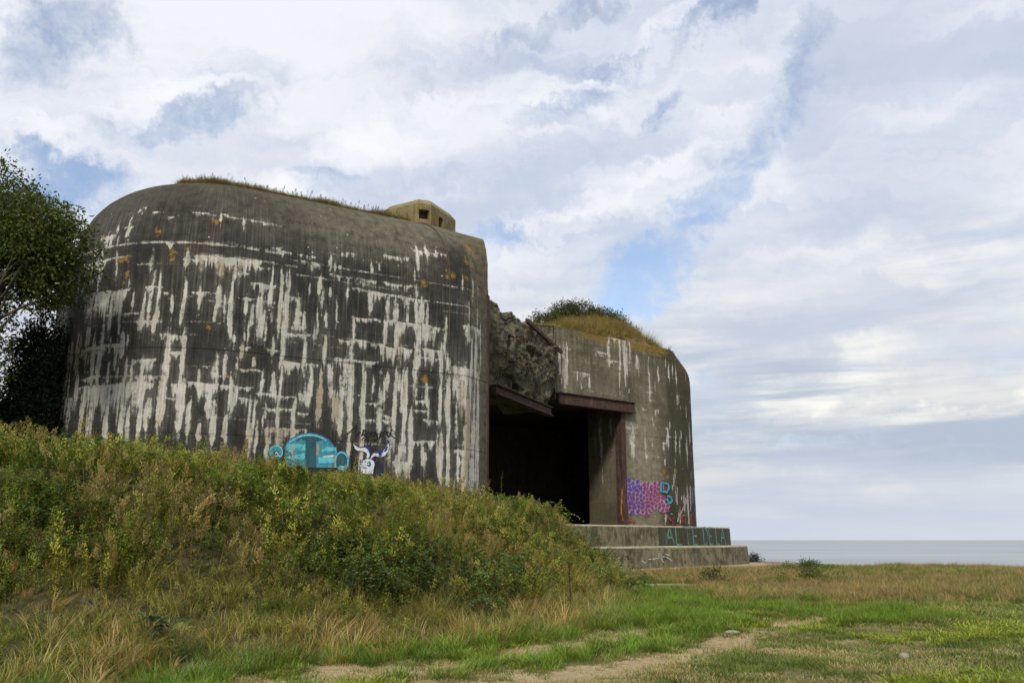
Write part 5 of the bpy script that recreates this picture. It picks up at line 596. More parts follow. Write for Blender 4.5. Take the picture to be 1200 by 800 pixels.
def mat_concrete(name, dark, light, moss=(0.07, 0.065, 0.02), mossa=0.5, sc=1.0):
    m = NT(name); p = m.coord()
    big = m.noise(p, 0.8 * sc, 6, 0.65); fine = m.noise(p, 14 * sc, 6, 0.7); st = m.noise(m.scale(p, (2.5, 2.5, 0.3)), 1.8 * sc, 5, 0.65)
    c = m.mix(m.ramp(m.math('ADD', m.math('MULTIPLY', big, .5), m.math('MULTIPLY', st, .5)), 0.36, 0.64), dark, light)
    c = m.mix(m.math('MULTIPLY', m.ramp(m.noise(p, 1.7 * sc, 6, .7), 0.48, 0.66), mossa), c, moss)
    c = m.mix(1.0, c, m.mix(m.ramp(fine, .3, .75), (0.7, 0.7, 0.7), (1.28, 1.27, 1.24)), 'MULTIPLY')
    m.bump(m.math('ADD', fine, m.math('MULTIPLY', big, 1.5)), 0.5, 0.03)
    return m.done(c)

def mat_rust():
    m = NT('rusty_steel'); p = m.coord()
    n = m.noise(p, 3, 6, .7); f = m.noise(p, 30, 4, .7); st = m.noise(m.scale(p, (4, 4, .4)), 2, 4, .6)
    c = m.mix(m.ramp(n, .35, .65), (0.032, 0.020, 0.018), (0.072, 0.037, 0.028))
    c = m.mix(m.math('MULTIPLY', m.ramp(st, .52, .7), .5), c, (0.16, 0.10, 0.075))
    c = m.mix(1.0, c, m.mix(f, (.7, .7, .7), (1.3, 1.3, 1.3)), 'MULTIPLY')
    m.b.inputs['Roughness'].default_value = 0.75; m.bump(m.math('ADD', f, n), .4, .01)
    return m.done(c)

def mat_attr(name, attr='col', transl=0.35, noise=True, rough=0.7):
    m = NT(name); c = m.attr(attr).outputs['Color']
    m.b.inputs['Roughness'].default_value = rough
    m.put(m.b.inputs['Base Color'], c)
    tr = m.node('ShaderNodeBsdfTranslucent'); m.put(tr.inputs[0], m.mix(1.0, c, (1.15, 1.2, 0.7), 'MULTIPLY'))
    mx = m.node('ShaderNodeMixShader'); mx.inputs[0].default_value = transl
    m.t.links.new(m.b.outputs[0], mx.inputs[1]); m.t.links.new(tr.outputs[0], mx.inputs[2])
    m.t.links.new(mx.outputs[0], m.n['Material Output'].inputs[0])
    return m.m

def mat_flat(name, col, var=0.25, rough=0.8):
    m = NT(name); p = m.coord()
    n = m.noise(p, 5, 5, .7); f = m.noise(p, 40, 4, .7)
    c = m.mix(m.ramp(m.math('ADD', m.math('MULTIPLY', n, .6), m.math('MULTIPLY', f, .4)), .3, .7), tuple(x * (1 - var) for x in col), tuple(min(1, x * (1 + var)) for x in col))
    m.b.inputs['Roughness'].default_value = rough; m.bump(f, .25, .005)
    return m.done(c)

def mat_paint(name, col, lo=.30):
    """old spray paint: thin, patchy and streaked so the wall shows through"""
    m = NT(name); uv = m.uv('wall')
    n = m.noise(uv, 9, 5, .7); st = m.noise(m.scale(uv, (7, .5, 1)), 1.8, 5, .65); f = m.noise(uv, 50, 3, .7)
    c = m.mix(m.ramp(m.math('ADD', m.math('MULTIPLY', n, .5), m.math('MULTIPLY', st, .5)), .32, .68), tuple(x * .62 for x in col), tuple(min(1, x * 1.15) for x in col))
    m.put(m.b.inputs['Base Color'], c); m.b.inputs['Roughness'].default_value = .6
    wear = m.ramp(m.math('ADD', m.math('MULTIPLY', st, .6), m.math('MULTIPLY', f, .45)), lo, lo + .16)
    tr = m.node('ShaderNodeBsdfTransparent'); mx = m.node('ShaderNodeMixShader'); m.put(mx.inputs[0], m.math('MULTIPLY', wear, .94))
    m.t.links.new(tr.outputs[0], mx.inputs[1]); m.t.links.new(m.b.outputs[0], mx.inputs[2]); m.t.links.new(mx.outputs[0], m.n['Material Output'].inputs[0])
    return m.m

WHITE = (0.56, 0.545, 0.49)
M_rear = mat_wall('weathered_concrete', (0.0145, 0.0138, 0.0124), (0.042, 0.039, 0.034), WHITE)
M_wing = mat_wall('mossy_shaded_concrete', (0.060, 0.054, 0.036), (0.185, 0.166, 0.115), WHITE, 0.55, 0, (0.034, 0.031, 0.015))  # moss colour also deepened for the painted shade of the curved side
M_conc = mat_concrete('grey_concrete', (0.11, 0.10, 0.068), (0.25, 0.225, 0.155))
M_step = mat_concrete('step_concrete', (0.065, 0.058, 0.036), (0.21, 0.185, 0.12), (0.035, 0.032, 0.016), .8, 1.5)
M_lich = mat_concrete('lichened_concrete', (0.12, 0.10, 0.05), (0.24, 0.20, 0.11), (0.19, 0.125, 0.015), 0.75, 1.6)
M_dark = mat_concrete('darkened_concrete', (0.08, 0.07, 0.06), (0.15, 0.132, 0.11), (0.012, 0.012, 0.012), .4)  # base colour darkened so the gun room and slits read as unlit
M_rubb = mat_concrete('broken_concrete', (0.035, 0.03, 0.021), (0.155, 0.137, 0.098), (0.035, 0.03, 0.014), .75, 1.9)
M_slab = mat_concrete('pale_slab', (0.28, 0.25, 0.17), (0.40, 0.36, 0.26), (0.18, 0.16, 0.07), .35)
M_rust = mat_rust()
M_leaf = mat_attr('leaves')
M_grass = mat_attr('grass_blades', transl=0.3)
M_bark = mat_flat('bark', (0.07, 0.06, 0.045), .4)
M_twig = mat_flat('dead_twig', (0.06, 0.048, 0.035), .3)
M_stone = mat_flat('field_stone', (0.27, 0.25, 0.20), .3)

# ------------------------------------------------------------------ weathering marks
def raster(U, V, marks, seed):
    nu, nv = len(U), len(V)
    w = np.zeros((nv, nu)); t = np.zeros((nv, nu)); o = np.zeros((nv, nu))
    def rng_idx(A, a, b): return np.searchsorted(A, a), np.searchsorted(A, b)
    for q, mk in enumerate(marks):
        k = mk[0]; sd = seed + q * 3
        if k == 'D':
            _, u, v0, v1, wd, kind, al = mk
            hw = max(wd, .05) / 2; i0, i1 = rng_idx(U, u - hw * 1.9 - .03, u + hw * 1.9 + .03); j0, j1 = rng_idx(V, v1 - .25, v0 + .15)
            if i1 <= i0 or j1 <= j0: continue
            uu = U[i0:i1][None]; vv = V[j0:j1][:, None]; rq = random.Random(sd); ln = max(v0 - v1, .08); val = 0
            for b in range(1 + int(wd / .075)):          # a run is a bundle of thin trickles
                c0 = u + (rq.uniform(-1, 1) * (hw - .02) if b else 0); top = v0 - (ln * rq.uniform(0, .35) if b else 0); bot = v1 + (ln * rq.uniform(-.08, .5) if b else 0)
                s = (top - vv) / max(top - bot, .05); h = rq.uniform(.022, .05) * (1.25 if not b else 1) * min(1, .55 + wd * 3)
                cen = c0 + (vnoise(vv * 1.3, vv * 0 + q + b, sd + b) - .5) * .09 + (vnoise(vv * 7, vv * 0 + b, sd + 9) - .5) * .03
                prof = np.clip((s + .04) / .09, 0, 1) * np.clip((1.02 - s) / .16, 0, 1) ** .6 * (.55 + .45 * np.clip(s * 2.2, 0, 1)) * (.72 + .30 * vnoise(vv * 2.1, vv * 0 + 7.3, sd + 1 + b) + .45 * (vnoise(vv * 13, vv * 0 + 3.3, sd + 2 + b) - .4))
                val = np.maximum(val, np.clip((h * prof * 1.5 - np.abs(uu - cen)) / .045 + .5, 0, 1) * al)
        elif k == 'B':
            _, ua, ub, v, dep, kind, al = mk
            if ub < ua: ua, ub = ub, ua
            i0, i1 = rng_idx(U, ua - .1, ub + .1); j0, j1 = rng_idx(V, v - dep * 1.35 - .15, v + .08)
            if i1 <= i0 or j1 <= j0: continue
            uu = U[i0:i1][None]; vv = V[j0:j1][:, None]
            n1 = vnoise(uu * 2.3, uu * 0 + q, sd); n2 = vnoise(uu * 8.5, uu * 0 + q, sd + 1); n3 = vnoise(uu * 22, uu * 0, sd + 2)
            tp = min(.32, .10 + (ub - ua) * .16); ed = np.clip((uu - ua + .08) / tp, 0, 1) ** .6 * np.clip((ub + .08 - uu) / tp, 0, 1) ** .6
            d = (.09 + dep * 1.36 * np.clip(.02 + .40 * n1 + .85 * (n2 - .35) + .75 * (n3 - .42), 0.05, 1.2)) * ed
            top = v + (vnoise(uu * 3, uu * 0, sd + 5) - .5) * .07
            below = top - vv
            val = np.clip(below / .035, 0, 1) * np.clip((d - below) / (.05 + d * .35), 0, 1) * al
            val *= .55 + .45 * sstep(.25, .5, vnoise(uu * 15, vv * .9 + q, sd + 4)) + .25 * (vnoise(uu * 34, vv * 2.2, sd + 6) - .3)
        elif k == 'L':
            _, ua, ub, v, kind, al = mk
            if ub < ua: ua, ub = ub, ua
            i0, i1 = rng_idx(U, ua, ub); j0, j1 = rng_idx(V, v - .12, v + .08)
            if i1 <= i0 or j1 <= j0: continue
            uu = U[i0:i1][None]; vv = V[j0:j1][:, None]
            th = .012 + .05 * np.clip(fbm(uu * 1.8, uu * 0 + q, sd, 3) * 1.7 - .45, 0, 1)
            val = np.clip(1.3 - np.abs(vv - v + .01) / th, 0, 1) * al * sstep(.22, .5, vnoise(uu * 2.9, uu * 0, sd + 2) + al * .25)
        else:
            _, u, v, r, kind, al = mk
            i0, i1 = rng_idx(U, u - r * 3, u + r * 3); j0, j1 = rng_idx(V, v - r * 3, v + r * 3)
            if i1 <= i0 or j1 <= j0: continue
            uu = U[i0:i1][None]; vv = V[j0:j1][:, None]; val = 0; rq = random.Random(sd)
            for b in range(6):
                du, dv, rr_ = (0, 0, r * .75) if not b else (rq.gauss(0, 1) * r * .9, rq.gauss(0, 1) * r * .8, r * rq.uniform(.2, .5))
                val = np.maximum(val, np.clip(1.5 - np.hypot(uu - u - du, vv - v - dv) / (rr_ * (.35 + 1.3 * fbm(uu * 12, vv * 12, sd, 3))), 0, 1) * al)
        if kind in 'oy':
            if k == 'S': o[j0:j1, i0:i1] = np.maximum(o[j0:j1, i0:i1], val)
            else:
                t[j0:j1, i0:i1] = np.maximum(t[j0:j1, i0:i1], val); o[j0:j1, i0:i1] = np.maximum(o[j0:j1, i0:i1], val * .35); w[j0:j1, i0:i1] = np.maximum(w[j0:j1, i0:i1], val * .9)
        else:
            if kind == 't': t[j0:j1, i0:i1] = np.maximum(t[j0:j1, i0:i1], val)
            w[j0:j1, i0:i1] = np.maximum(w[j0:j1, i0:i1], val)
    return w, t, o

def random_marks(n, u0, u1, v0, v1, course, seed):
    r = random.Random(seed); out = []
    for _ in range(n):
        u = r.uniform(u0, u1); v = v0 + round((r.uniform(v0, v1) - v0) / course) * course
        if r.random() < .8: out.append(('D', u, v + r.uniform(-.1, .12), v - r.uniform(.15, .75), r.uniform(.03, .08), 'w', r.uniform(.6, .95)))
        else: out.append(('B', u, u + r.uniform(.15, .6), v, r.uniform(.05, .28), 'w', r.uniform(.6, .95)))
    for k in range(int((v1 - v0) / course)):
        for _ in range(1):
            u = r.uniform(u0, u1 - 2); out.append(('L', u, u + r.uniform(1, 4), v0 + k * course, 'w', r.uniform(.15, .5)))
    return out

def wall_object(name, G, marks, weather, mat, parent, mask=None, jitter=0.012):
    X, Y, Z, U, V, P, M = G
    w, t, o = raster(U, V, marks, 31)
    film = w.copy()
    for _ in range(3):
        for ax, n in ((0, 9), (1, 3)):
            c = np.cumsum(np.pad(film, [(n + 1, n) if a == ax else (0, 0) for a in (0, 1)], 'edge'), ax)
            film = (np.take(c, range(2 * n + 1, c.shape[ax]), ax) - np.take(c, range(0, c.shape[ax] - 2 * n - 1), ax)) / (2 * n + 1)
    film = np.clip(film * 1.5, 0, 1)
    # formwork lifts do not line up perfectly
    row = np.floor(V / 0.532); jit = (h2(row, row * 0 + 5, 3) - .5) * 2 * jitter
    nz = (fbm(U[None] * .9, V[:, None] * .9, 9, 4) - .5) * .05
    X = X + M[None, :, 0] * (jit[:, None] + nz); Y = Y + M[None, :, 1] * (jit[:, None] + nz)
    nv, nu = X.shape
    faces = grid_faces(nv, nu, mask)
    me = mesh_np(name, np.stack([X, Y, Z], -1).reshape(-1, 3), faces,
                 {'marks': np.stack([w, t, o, film], -1).reshape(-1, 4), 'weather': np.stack(weather(U[None, :] + 0 * V[:, None], V[:, None] + 0 * U[None, :]), -1).reshape(-1, 3)}, True)
    me.set_sharp_from_angle(angle=math.radians(14))
    uvl = me.uv_layers.new(name='wall')
    uvv = np.stack([np.broadcast_to(U[None], X.shape), np.broadcast_to(V[:, None], X.shape)], -1).reshape(-1, 2)
    li = np.empty(len(me.loops), np.int32); me.loops.foreach_get('vertex_index', li)
    uvl.data.foreach_set('uv', uvv[li].astype(np.float32).ravel())
    return link(name, me, mat, parent), X, Y, Z, U, V, M

def on_wall(Wd, u, v, lift):
    X, Y, Z, U, V, M = Wd
    j = int(np.clip(np.searchsorted(U, u) - 1, 0, len(U) - 2)); i = int(np.clip(np.searchsorted(V, v) - 1, 0, len(V) - 2))
    a = np.clip((u - U[j]) / (U[j + 1] - U[j]), 0, 1); b = np.clip((v - V[i]) / (V[i + 1] - V[i]), 0, 1)
    def s(A): return (A[i, j] * (1 - a) + A[i, j + 1] * a) * (1 - b) + (A[i + 1, j] * (1 - a) + A[i + 1, j + 1] * a) * b
    m = M[j] * (1 - a) + M[j + 1] * a; m = m / np.linalg.norm(m)
    return (s(X) + m[0] * lift, s(Y) + m[1] * lift, s(Z))

def painting(name, items, Wd, parent, palette, label):
    """sprayed figure: every colour patch a film a few mm off the wall, later ones on top"""
    root = None; cols = {}
    me = bpy.data.meshes.new(name); bm = bmesh.new(); uvl = bm.loops.layers.uv.new('wall')
    order = []
    for n, it in enumerate(items):
        c = it[0]
        if c not in order: order.append(c)
        lift = 0.014 + 0.0004 * n
        bm2 = bmesh.new()
        if it[1] == 'P':
            vs = [bm2.verts.new((p[0], p[1], 0)) for p in it[2]]
            try: bm2.faces.new(vs)
            except ValueError: continue
        else:
            A = [bm2.verts.new((p[0], p[1], 0)) for p in it[2]]; B = [bm2.verts.new((p[0], p[1], 0)) for p in it[3]]
            for k in range(len(A) - 1): bm2.faces.new((A[k], A[k + 1], B[k + 1], B[k]))
        bmesh.ops.triangulate(bm2, faces=bm2.faces[:])
        bmesh.ops.subdivide_edges(bm2, edges=[e for e in bm2.edges if e.calc_length() > .25], cuts=2, use_grid_fill=False)
        bmesh.ops.triangulate(bm2, faces=bm2.faces[:])
        mp = {}
        for v in bm2.verts: mp[v] = (bm.verts.new(on_wall(Wd, v.co.x, v.co.y, lift)), (v.co.x, v.co.y))
        for f in bm2.faces:
            try: nf = bm.faces.new([mp[v][0] for v in f.verts])
            except ValueError: continue
            nf.material_index = order.index(c)
            for l, v in zip(nf.loops, f.verts): l[uvl].uv = mp[v][1]
        bm2.free()
    bmesh.ops.recalc_face_normals(bm, faces=bm.faces)
    bm.to_mesh(me); bm.free()
    for c in order: me.materials.append(palette[c])
    o = link(name, me, None, parent); o['label'] = label
    return o
PAL = {k: mat_paint('paint_' + k, c, {'mint': .38, 'faint': .42, 'web': .34, 'purple': .39, 'plum': .39, 'magenta': .39, 'violet': .38, 'black': .2, 'step_shade': .34, 'orange': .42, 'red': .42, 'rose': .42, 'sky': .36}.get(k, .30)) for k, c in dict(teal=(0.06, 0.27, 0.34), deepteal=(0.03, 0.10, 0.125), aqua=(0.12, 0.50, 0.58), lightaqua=(0.25, 0.62, 0.70), blue=(0.05, 0.22, 0.46), white=(0.60, 0.60, 0.58), paint=(0.66, 0.67, 0.68),
      navy=(0.02, 0.04, 0.20), beige=(0.36, 0.33, 0.25), black=(0.012, 0.012, 0.012), web=(0.36, 0.27, 0.36), violet=(0.10, 0.06, 0.38), purple=(0.13, 0.045, 0.22), plum=(0.16, 0.035, 0.13), magenta=(0.26, 0.04, 0.14), sky=(0.05, 0.33, 0.52),
      orange=(0.45, 0.17, 0.035), red=(0.36, 0.025, 0.035), rose=(0.27, 0.06, 0.09), mint=(0.11, 0.23, 0.20), faint=(0.45, 0.44, 0.40), step_shade=(0.05, 0.052, 0.03)).items()}

# ------------------------------------------------------------------ casemate
bunker = empty('gun_casemate', (-2, 40, 0), 'huge weathered concrete gun casemate streaked with white lime, dark embrasure open towards the sea', 'bunker')
def part(o):
    o.matrix_parent_inverse = bunker.matrix_world.inverted() if False else o.matrix_parent_inverse
    return o
def put(o, root):   # world-space meshes under an Empty
    o.parent = root; o.location = -root.location if o.parent and o.parent.type == 'EMPTY' else o.location
    return o

GR = rear_grid()
def wx_rear(u, v):
    pale = sstep(10.6, 13.6, v + (fbm(u * .5, v * .5, 4) - .5) * 2.2) * .62 * (.20 + .80 * sstep(17, 23, u + (fbm(u, v, 8) - .5) * 4))
    alg = sstep(26.2, 27.3, u) * .2 + .35 * sstep(12.0, 13.5, v)
    lich = .35 * sstep(13.6, 14.6, v) + .2 * sstep(26, 27, u) * sstep(9, 12.5, v)
    pale = np.maximum(pale, .55 * sstep(26.45, 26.6, u) * sstep(28.5, 28.2, u))
    return np.clip(pale, 0, 1), np.clip(alg, 0, 1), np.clip(lich, 0, 1)
rm = REAR_MARKS + random_marks(60, 10.5, 26.6, 2.1, 10.6, .532, 5) + random_marks(30, 10.5, 20, 2.1, 7.5, .532, 6)
o, *WR = wall_object('rear_block', GR, rm, wx_rear, M_rear, bunker); put(o, bunker); rear = o
def child(o, label=None):
    put(o, bunker)
    if label: o['label'] = label
    return o
# roof of the rear block
X, Y, Z = GR[0], GR[1], GR[2]
ring = np.stack([X[-1, :-1], Y[-1, :-1]], -1)[::6]
mb = MB(); mb.add([(p[0], p[1], ROOF) for p in ring], [tuple(range(len(ring)))]); child(mb.build('roof_slab', M_conc))
# curved seam and steel angle at the embrasure edge
mb = MB(); 
for f in (0.0,):
    e = np.array([-0.93, 32.2]); pts = [(e[0] + .045, e[1] + .02, z) for z in np.linspace(1.5, 10.9, 8)]
    mb.beam((e[0] - .02, e[1] - .04, 1.5), (e[0] - .02, e[1] - .04, 10.9), (0.9, -0.44, 0), .16, .10)
child(mb.build('edge_angle', M_rust, None, .008))
mb = MB(); j = int(np.searchsorted(GR[3], 25.55)); pts = []
for i in range(262, X.shape[0], 3):
    m = GR[6][j]; pts.append((X[i, j] + m[0] * .01, Y[i, j] + m[1] * .01, Z[i, j] + .012))
mb.tube(pts, .035); child(mb.build('roof_cable', M_twig))

# --- wing with facade
GW = wing_grid()
xw, yw, zw, uw, vw = GW[:5]
cu = (uw[:-1] + uw[1:]) / 2; cz = (zw[:-1, 0] + zw[1:, 0]) / 2
mask = ~((cu[None, :] < EDGE_T) & (cz[:, None] < 8.9))
def wx_wing(u, v):
    moss = sstep(7.8, 9.2, u + (fbm(u * .8, v * .25, 3) - .5) * 1.5) * (.85 + .1 * sstep(9, 12, u)) + .25 * sstep(4.5, 2.5, v)  # moss and dark streaks, plus painted shade where the side turns from the sun
    pale = .75 * sstep(5.2, 5.9, u) * sstep(8.6, 7.6, u) * sstep(9.3, 8.3, v)  # warm light on the facade beside the embrasure, painted into the colour
    lich = 1.0 * sstep(12.35, 12.9, v + (fbm(u * 1.3, v * .4, 6) - .5) * .5) * sstep(1.4, 2.4, u) * sstep(9.8, 8.6, u) + .25 * sstep(9, 13.5, v) * sstep(9, 11, u)
    return np.clip(pale, 0, 1), np.clip(moss, 0, 1), np.clip(lich, 0, 1)
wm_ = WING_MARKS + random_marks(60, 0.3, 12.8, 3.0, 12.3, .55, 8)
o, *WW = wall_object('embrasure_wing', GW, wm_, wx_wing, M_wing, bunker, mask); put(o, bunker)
G_ = np.array([xw[-1, -1], yw[-1, -1]]); G0 = np.array([xw[0, -1], yw[0, -1]])
H_ = np.array([-8.0, 57.0]); D_ = np.array([-1.55, 46.4]); F0 = np.array([-1.16, 38.0])
top = [tuple(p) for p in np.stack([xw[-1], yw[-1]], -1)[::8]] + [tuple(G_)]
mb = MB(); poly = top + [tuple(H_), tuple(D_), (-1.42, 44.0)]
mb.add([(p[0], p[1], WROOF) for p in poly], [tuple(range(len(poly)))]); child(mb.build('wing_roof', M_conc))
# gun room: floor, ceiling, walls
inner = [tuple(F0 + np.array([.1, .1])), tuple(F1 + FD * .1 - FN * .6), tuple(F1 + FD * EDGE_T - FN * .6), (4.6, 51.0), (6.2, 58.0), (4.2, 63.5), (-7.2, 56.6), (-1.5, 46.2)]
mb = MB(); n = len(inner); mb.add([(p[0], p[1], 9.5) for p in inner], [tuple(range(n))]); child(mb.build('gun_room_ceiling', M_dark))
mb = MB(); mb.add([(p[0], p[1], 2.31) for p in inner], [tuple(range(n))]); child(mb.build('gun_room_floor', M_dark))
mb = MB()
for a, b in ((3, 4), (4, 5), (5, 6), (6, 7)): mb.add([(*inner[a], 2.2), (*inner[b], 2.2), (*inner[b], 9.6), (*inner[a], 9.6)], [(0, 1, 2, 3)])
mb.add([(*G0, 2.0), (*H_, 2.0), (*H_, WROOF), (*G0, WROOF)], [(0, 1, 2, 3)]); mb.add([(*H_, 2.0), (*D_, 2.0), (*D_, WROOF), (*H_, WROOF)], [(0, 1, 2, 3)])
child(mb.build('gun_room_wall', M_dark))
mb = MB(); mb.add([(-1.42, 44.0, 9.4), (*(F1 - FN * .05), 9.4), (*(F1 - FN * .05), WROOF - .01), (-1.42, 44.0, WROOF - .01)], [(0, 1, 2, 3)]); child(mb.build('torn_roof_edge', M_rubb))
# splayed jamb (grid so it carries lime streaks too)
E = F1 + FD * EDGE_T; J = np.array([4.55, 51.0])
def jamb_grid():
    P = np.array([J * (1 - t) + E * t for t in np.linspace(0, 1, 70)]); d = (E - J) / np.linalg.norm(E - J); Mn = np.repeat([[d[1], -d[0]]], 70, 0)
    U = np.linspace(0, np.linalg.norm(E - J), 70); zv = np.arange(2.2, 9.6, .05); 
    return P[None, :, 0] + 0 * zv[:, None], P[None, :, 1] + 0 * zv[:, None], zv[:, None] + 0 * U[None], U, zv, P, Mn
JM = [('D', 1.3, 8.7, 4.6, .16, 'w', .9), ('D', 1.15, 8.4, 7.2, .2, 'w', .7), ('D', 2.2, 8.6, 7.4, .2, 'w', .8), ('D', 2.6, 8.5, 6.8, .14, 'w', .7), ('D', .7, 8.2, 6.5, .1, 'w', .6), ('L', 0, 3.4, 6.1, 'w', .25)]
o, *_ = wall_object('embrasure_jamb', jamb_grid(), JM, lambda u, v: (.15 + 0 * u, .35 + .3 * sstep(4.5, 2.5, v) + 0 * u, 0 * u), mat_wall('jamb_concrete', (0.09, 0.075, 0.05), (0.21, 0.18, 0.125), WHITE, .9), bunker); put(o, bunker)
# steel channel on the facade edge and the lintel girder
mb = MB(); q = E + FN * .02
mb.beam((*(q - FD * .04), 2.3), (*(q - FD * .04), 8.75), (*FN, 0), .34, .12); mb.beam((*(q - FD * .17 - FN * .2), 2.3), (*(q - FD * .17 - FN * .2), 8.75), (*FN, 0), .06, .5)
child(mb.build('steel_channel', M_rust, None, .008))
a0 = F1 + FN * .10 + FD * .1; a1 = F1 + FD * 5.85 + FN * .10
mb = MB(); mb.beam((*a0, 8.93), (*a1, 8.93), (0, 0, 1), .34, .60); mb.beam((*(a0 + FN * .1), 8.64), (*(a1 + FN * .1), 8.64), (0, 0, 1), .36, .05); mb.beam((*(a0 + FN * .1), 9.22), (*(a1 + FN * .1), 9.22), (0, 0, 1), .36, .05)
child(mb.build('lintel_girder', M_rust, None, .01))
# sagging girder under the broken overhang, rail above
SD = (F1 - F0) / np.linalg.norm(F1 - F0); SN = np.array([SD[1], -SD[0]])
mb = MB(); b0 = F0 + SN * .35; b1 = F1 - SD * 1.5 + SN * .3
mb.beam((*b0, 8.15), (*b1, 7.98), (0, 0, 1), .3, .36); mb.beam((*(b0 + SN * .12), 8.36), (*(b1 + SN * .06), 8.19), (0, 0, 1), .4, .06); mb.beam((*(b0 + SN * .12), 7.95), (*(b1 + SN * .06), 7.78), (0, 0, 1), .4, .06)
child(mb.build('sagging_girder', M_rust, None, .01))
mb = MB(); c0 = F0 + SD * 2.7 + SN * .75; c1 = F0 + SD * 8.0 + SN * .35
mb.beam((*c0, 11.95), (*c1, 11.45), (0, 0, 1), .14, .2); child(mb.build('bent_rail', M_rust, None, .01))

# --- broken concrete overhang between the two blocks
def rubble():
    L = float(np.linalg.norm(F1 - F0)) + .35
    ns, nz = 230, 170
    s = np.linspace(-.3, L, ns)[None, :]; h = np.linspace(0, 1, nz)[:, None]
    zt = np.interp(s, [-.3, .5, 1.2, 2.2, 3.2, 5.0, 6.3, 7.3, L], [12.35, 12.3, 12.05, 12.15, 11.95, 12.0, 12.0, 12.2, 12.5]); zb = np.interp(s, [-.3, 1.5, 4, 5.2, 6.0, 6.6, 7.2, L], [8.45, 8.35, 8.2, 7.7, 8.2, 8.9, 9.3, 9.3])
    zt = zt + (fbm(s * 2.2, s * 0, 41, 4) - .5) * .6; zb = zb + (fbm(s * 2.1, s * 0, 43, 4) - .5) * .7
    z = zb + (zt - zb) * h
    ss = s + 0 * h
    wx = ss + (fbm(ss * .9, z * 1.1, 81, 3) - .5) * 1.6; wz = z + (fbm(ss * .9 + 20, z * 1.1, 82, 3) - .5) * 1.2
    big = fbm(wx * .42 + 3, wz * .6, 51, 3); mid = 1 - np.abs(2 * fbm(wx * .9, wz * 1.0, 57, 3) - 1); sm = fbm(wx * 2.6, wz * 2.8, 61, 5); sm2 = np.abs(fbm(wx * 6 + 4, wz * 6.4, 65, 3) - .5)
    rk = wx * .8 + wz * .6; rl = wz * .8 - wx * .6; cell = h2(np.floor(rk * 1.3), np.floor(rl * 1.5), 9); cell2 = h2(np.floor(rk * 3.1 + rl), np.floor(rl * 3.3 - rk * .7), 19)
    bulge = np.interp(h, [0, .15, .45, .7, .9, 1], [.25, .55, .95, .85, .55, .05])
    hol = sstep(.56, .68, fbm(wx * .9 + 7, wz * 1.3, 91, 3))
    d = .35 + bulge * (.3 + .8 * big) + .34 * (mid - .5) + .16 * (cell - .5) + .10 * (cell2 - .5) + .46 * (sm - .5) - .30 * sm2 - .55 * hol
    d = d * np.clip((L - s) / 1.6, .05, 1) * .62
    d = d * np.clip((s + .5) / .8, .4, 1)
    px = F0[0] + SD[0] * ss + SN[0] * d; py = F0[1] + SD[1] * ss + SN[1] * d
    pz = z + (fbm(ss * 1.7, z * 1.7, 71, 3) - .5) * .5 * np.minimum(1, 4 * h * (1 - h) + .1)
    bk = .0 * ss - 1.6
    V1 = np.stack([px, py, pz], -1).reshape(-1, 3); V2 = np.stack([F0[0] + SD[0] * ss + SN[0] * bk, F0[1] + SD[1] * ss + SN[1] * bk, z], -1).reshape(-1, 3)
    f1 = grid_faces(nz, ns); N = ns * nz
    idx = np.arange(N).reshape(nz, ns)
    caps = []
    for line in (idx[0], idx[-1]): caps.append(np.stack([line[:-1], line[1:], line[1:] + N, line[:-1] + N], -1))
    for line in (idx[:, 0], idx[:, -1]): caps.append(np.stack([line[:-1], line[1:], line[1:] + N, line[:-1] + N], -1))
    return np.concatenate([V1, V2]), np.concatenate([f1, f1[:, ::-1] + N] + caps)
v, f = rubble(); child(link('broken_overhang', mesh_np('broken_overhang', v, f), M_rubb), 'shattered rubble face of the overhang hanging above the embrasure')
# a few reinforcing bars left in the break
for k in range(7):
    s0 = random.uniform(1, 6.5); z0 = random.uniform(8.9, 12); p = F0 + SD * s0 + SN * .8
    mb = MB(); q = [(p[0], p[1], z0)]
    for t in range(4): q.append((q[-1][0] + SN[0] * .15 + random.uniform(-.08, .08), q[-1][1] + SN[1] * .15 + random.uniform(-.08, .08), q[-1][2] - random.uniform(-.02, .22)))
    mb.tube(q, .016, 5); child(mb.build('reinforcing_bar', M_rust))

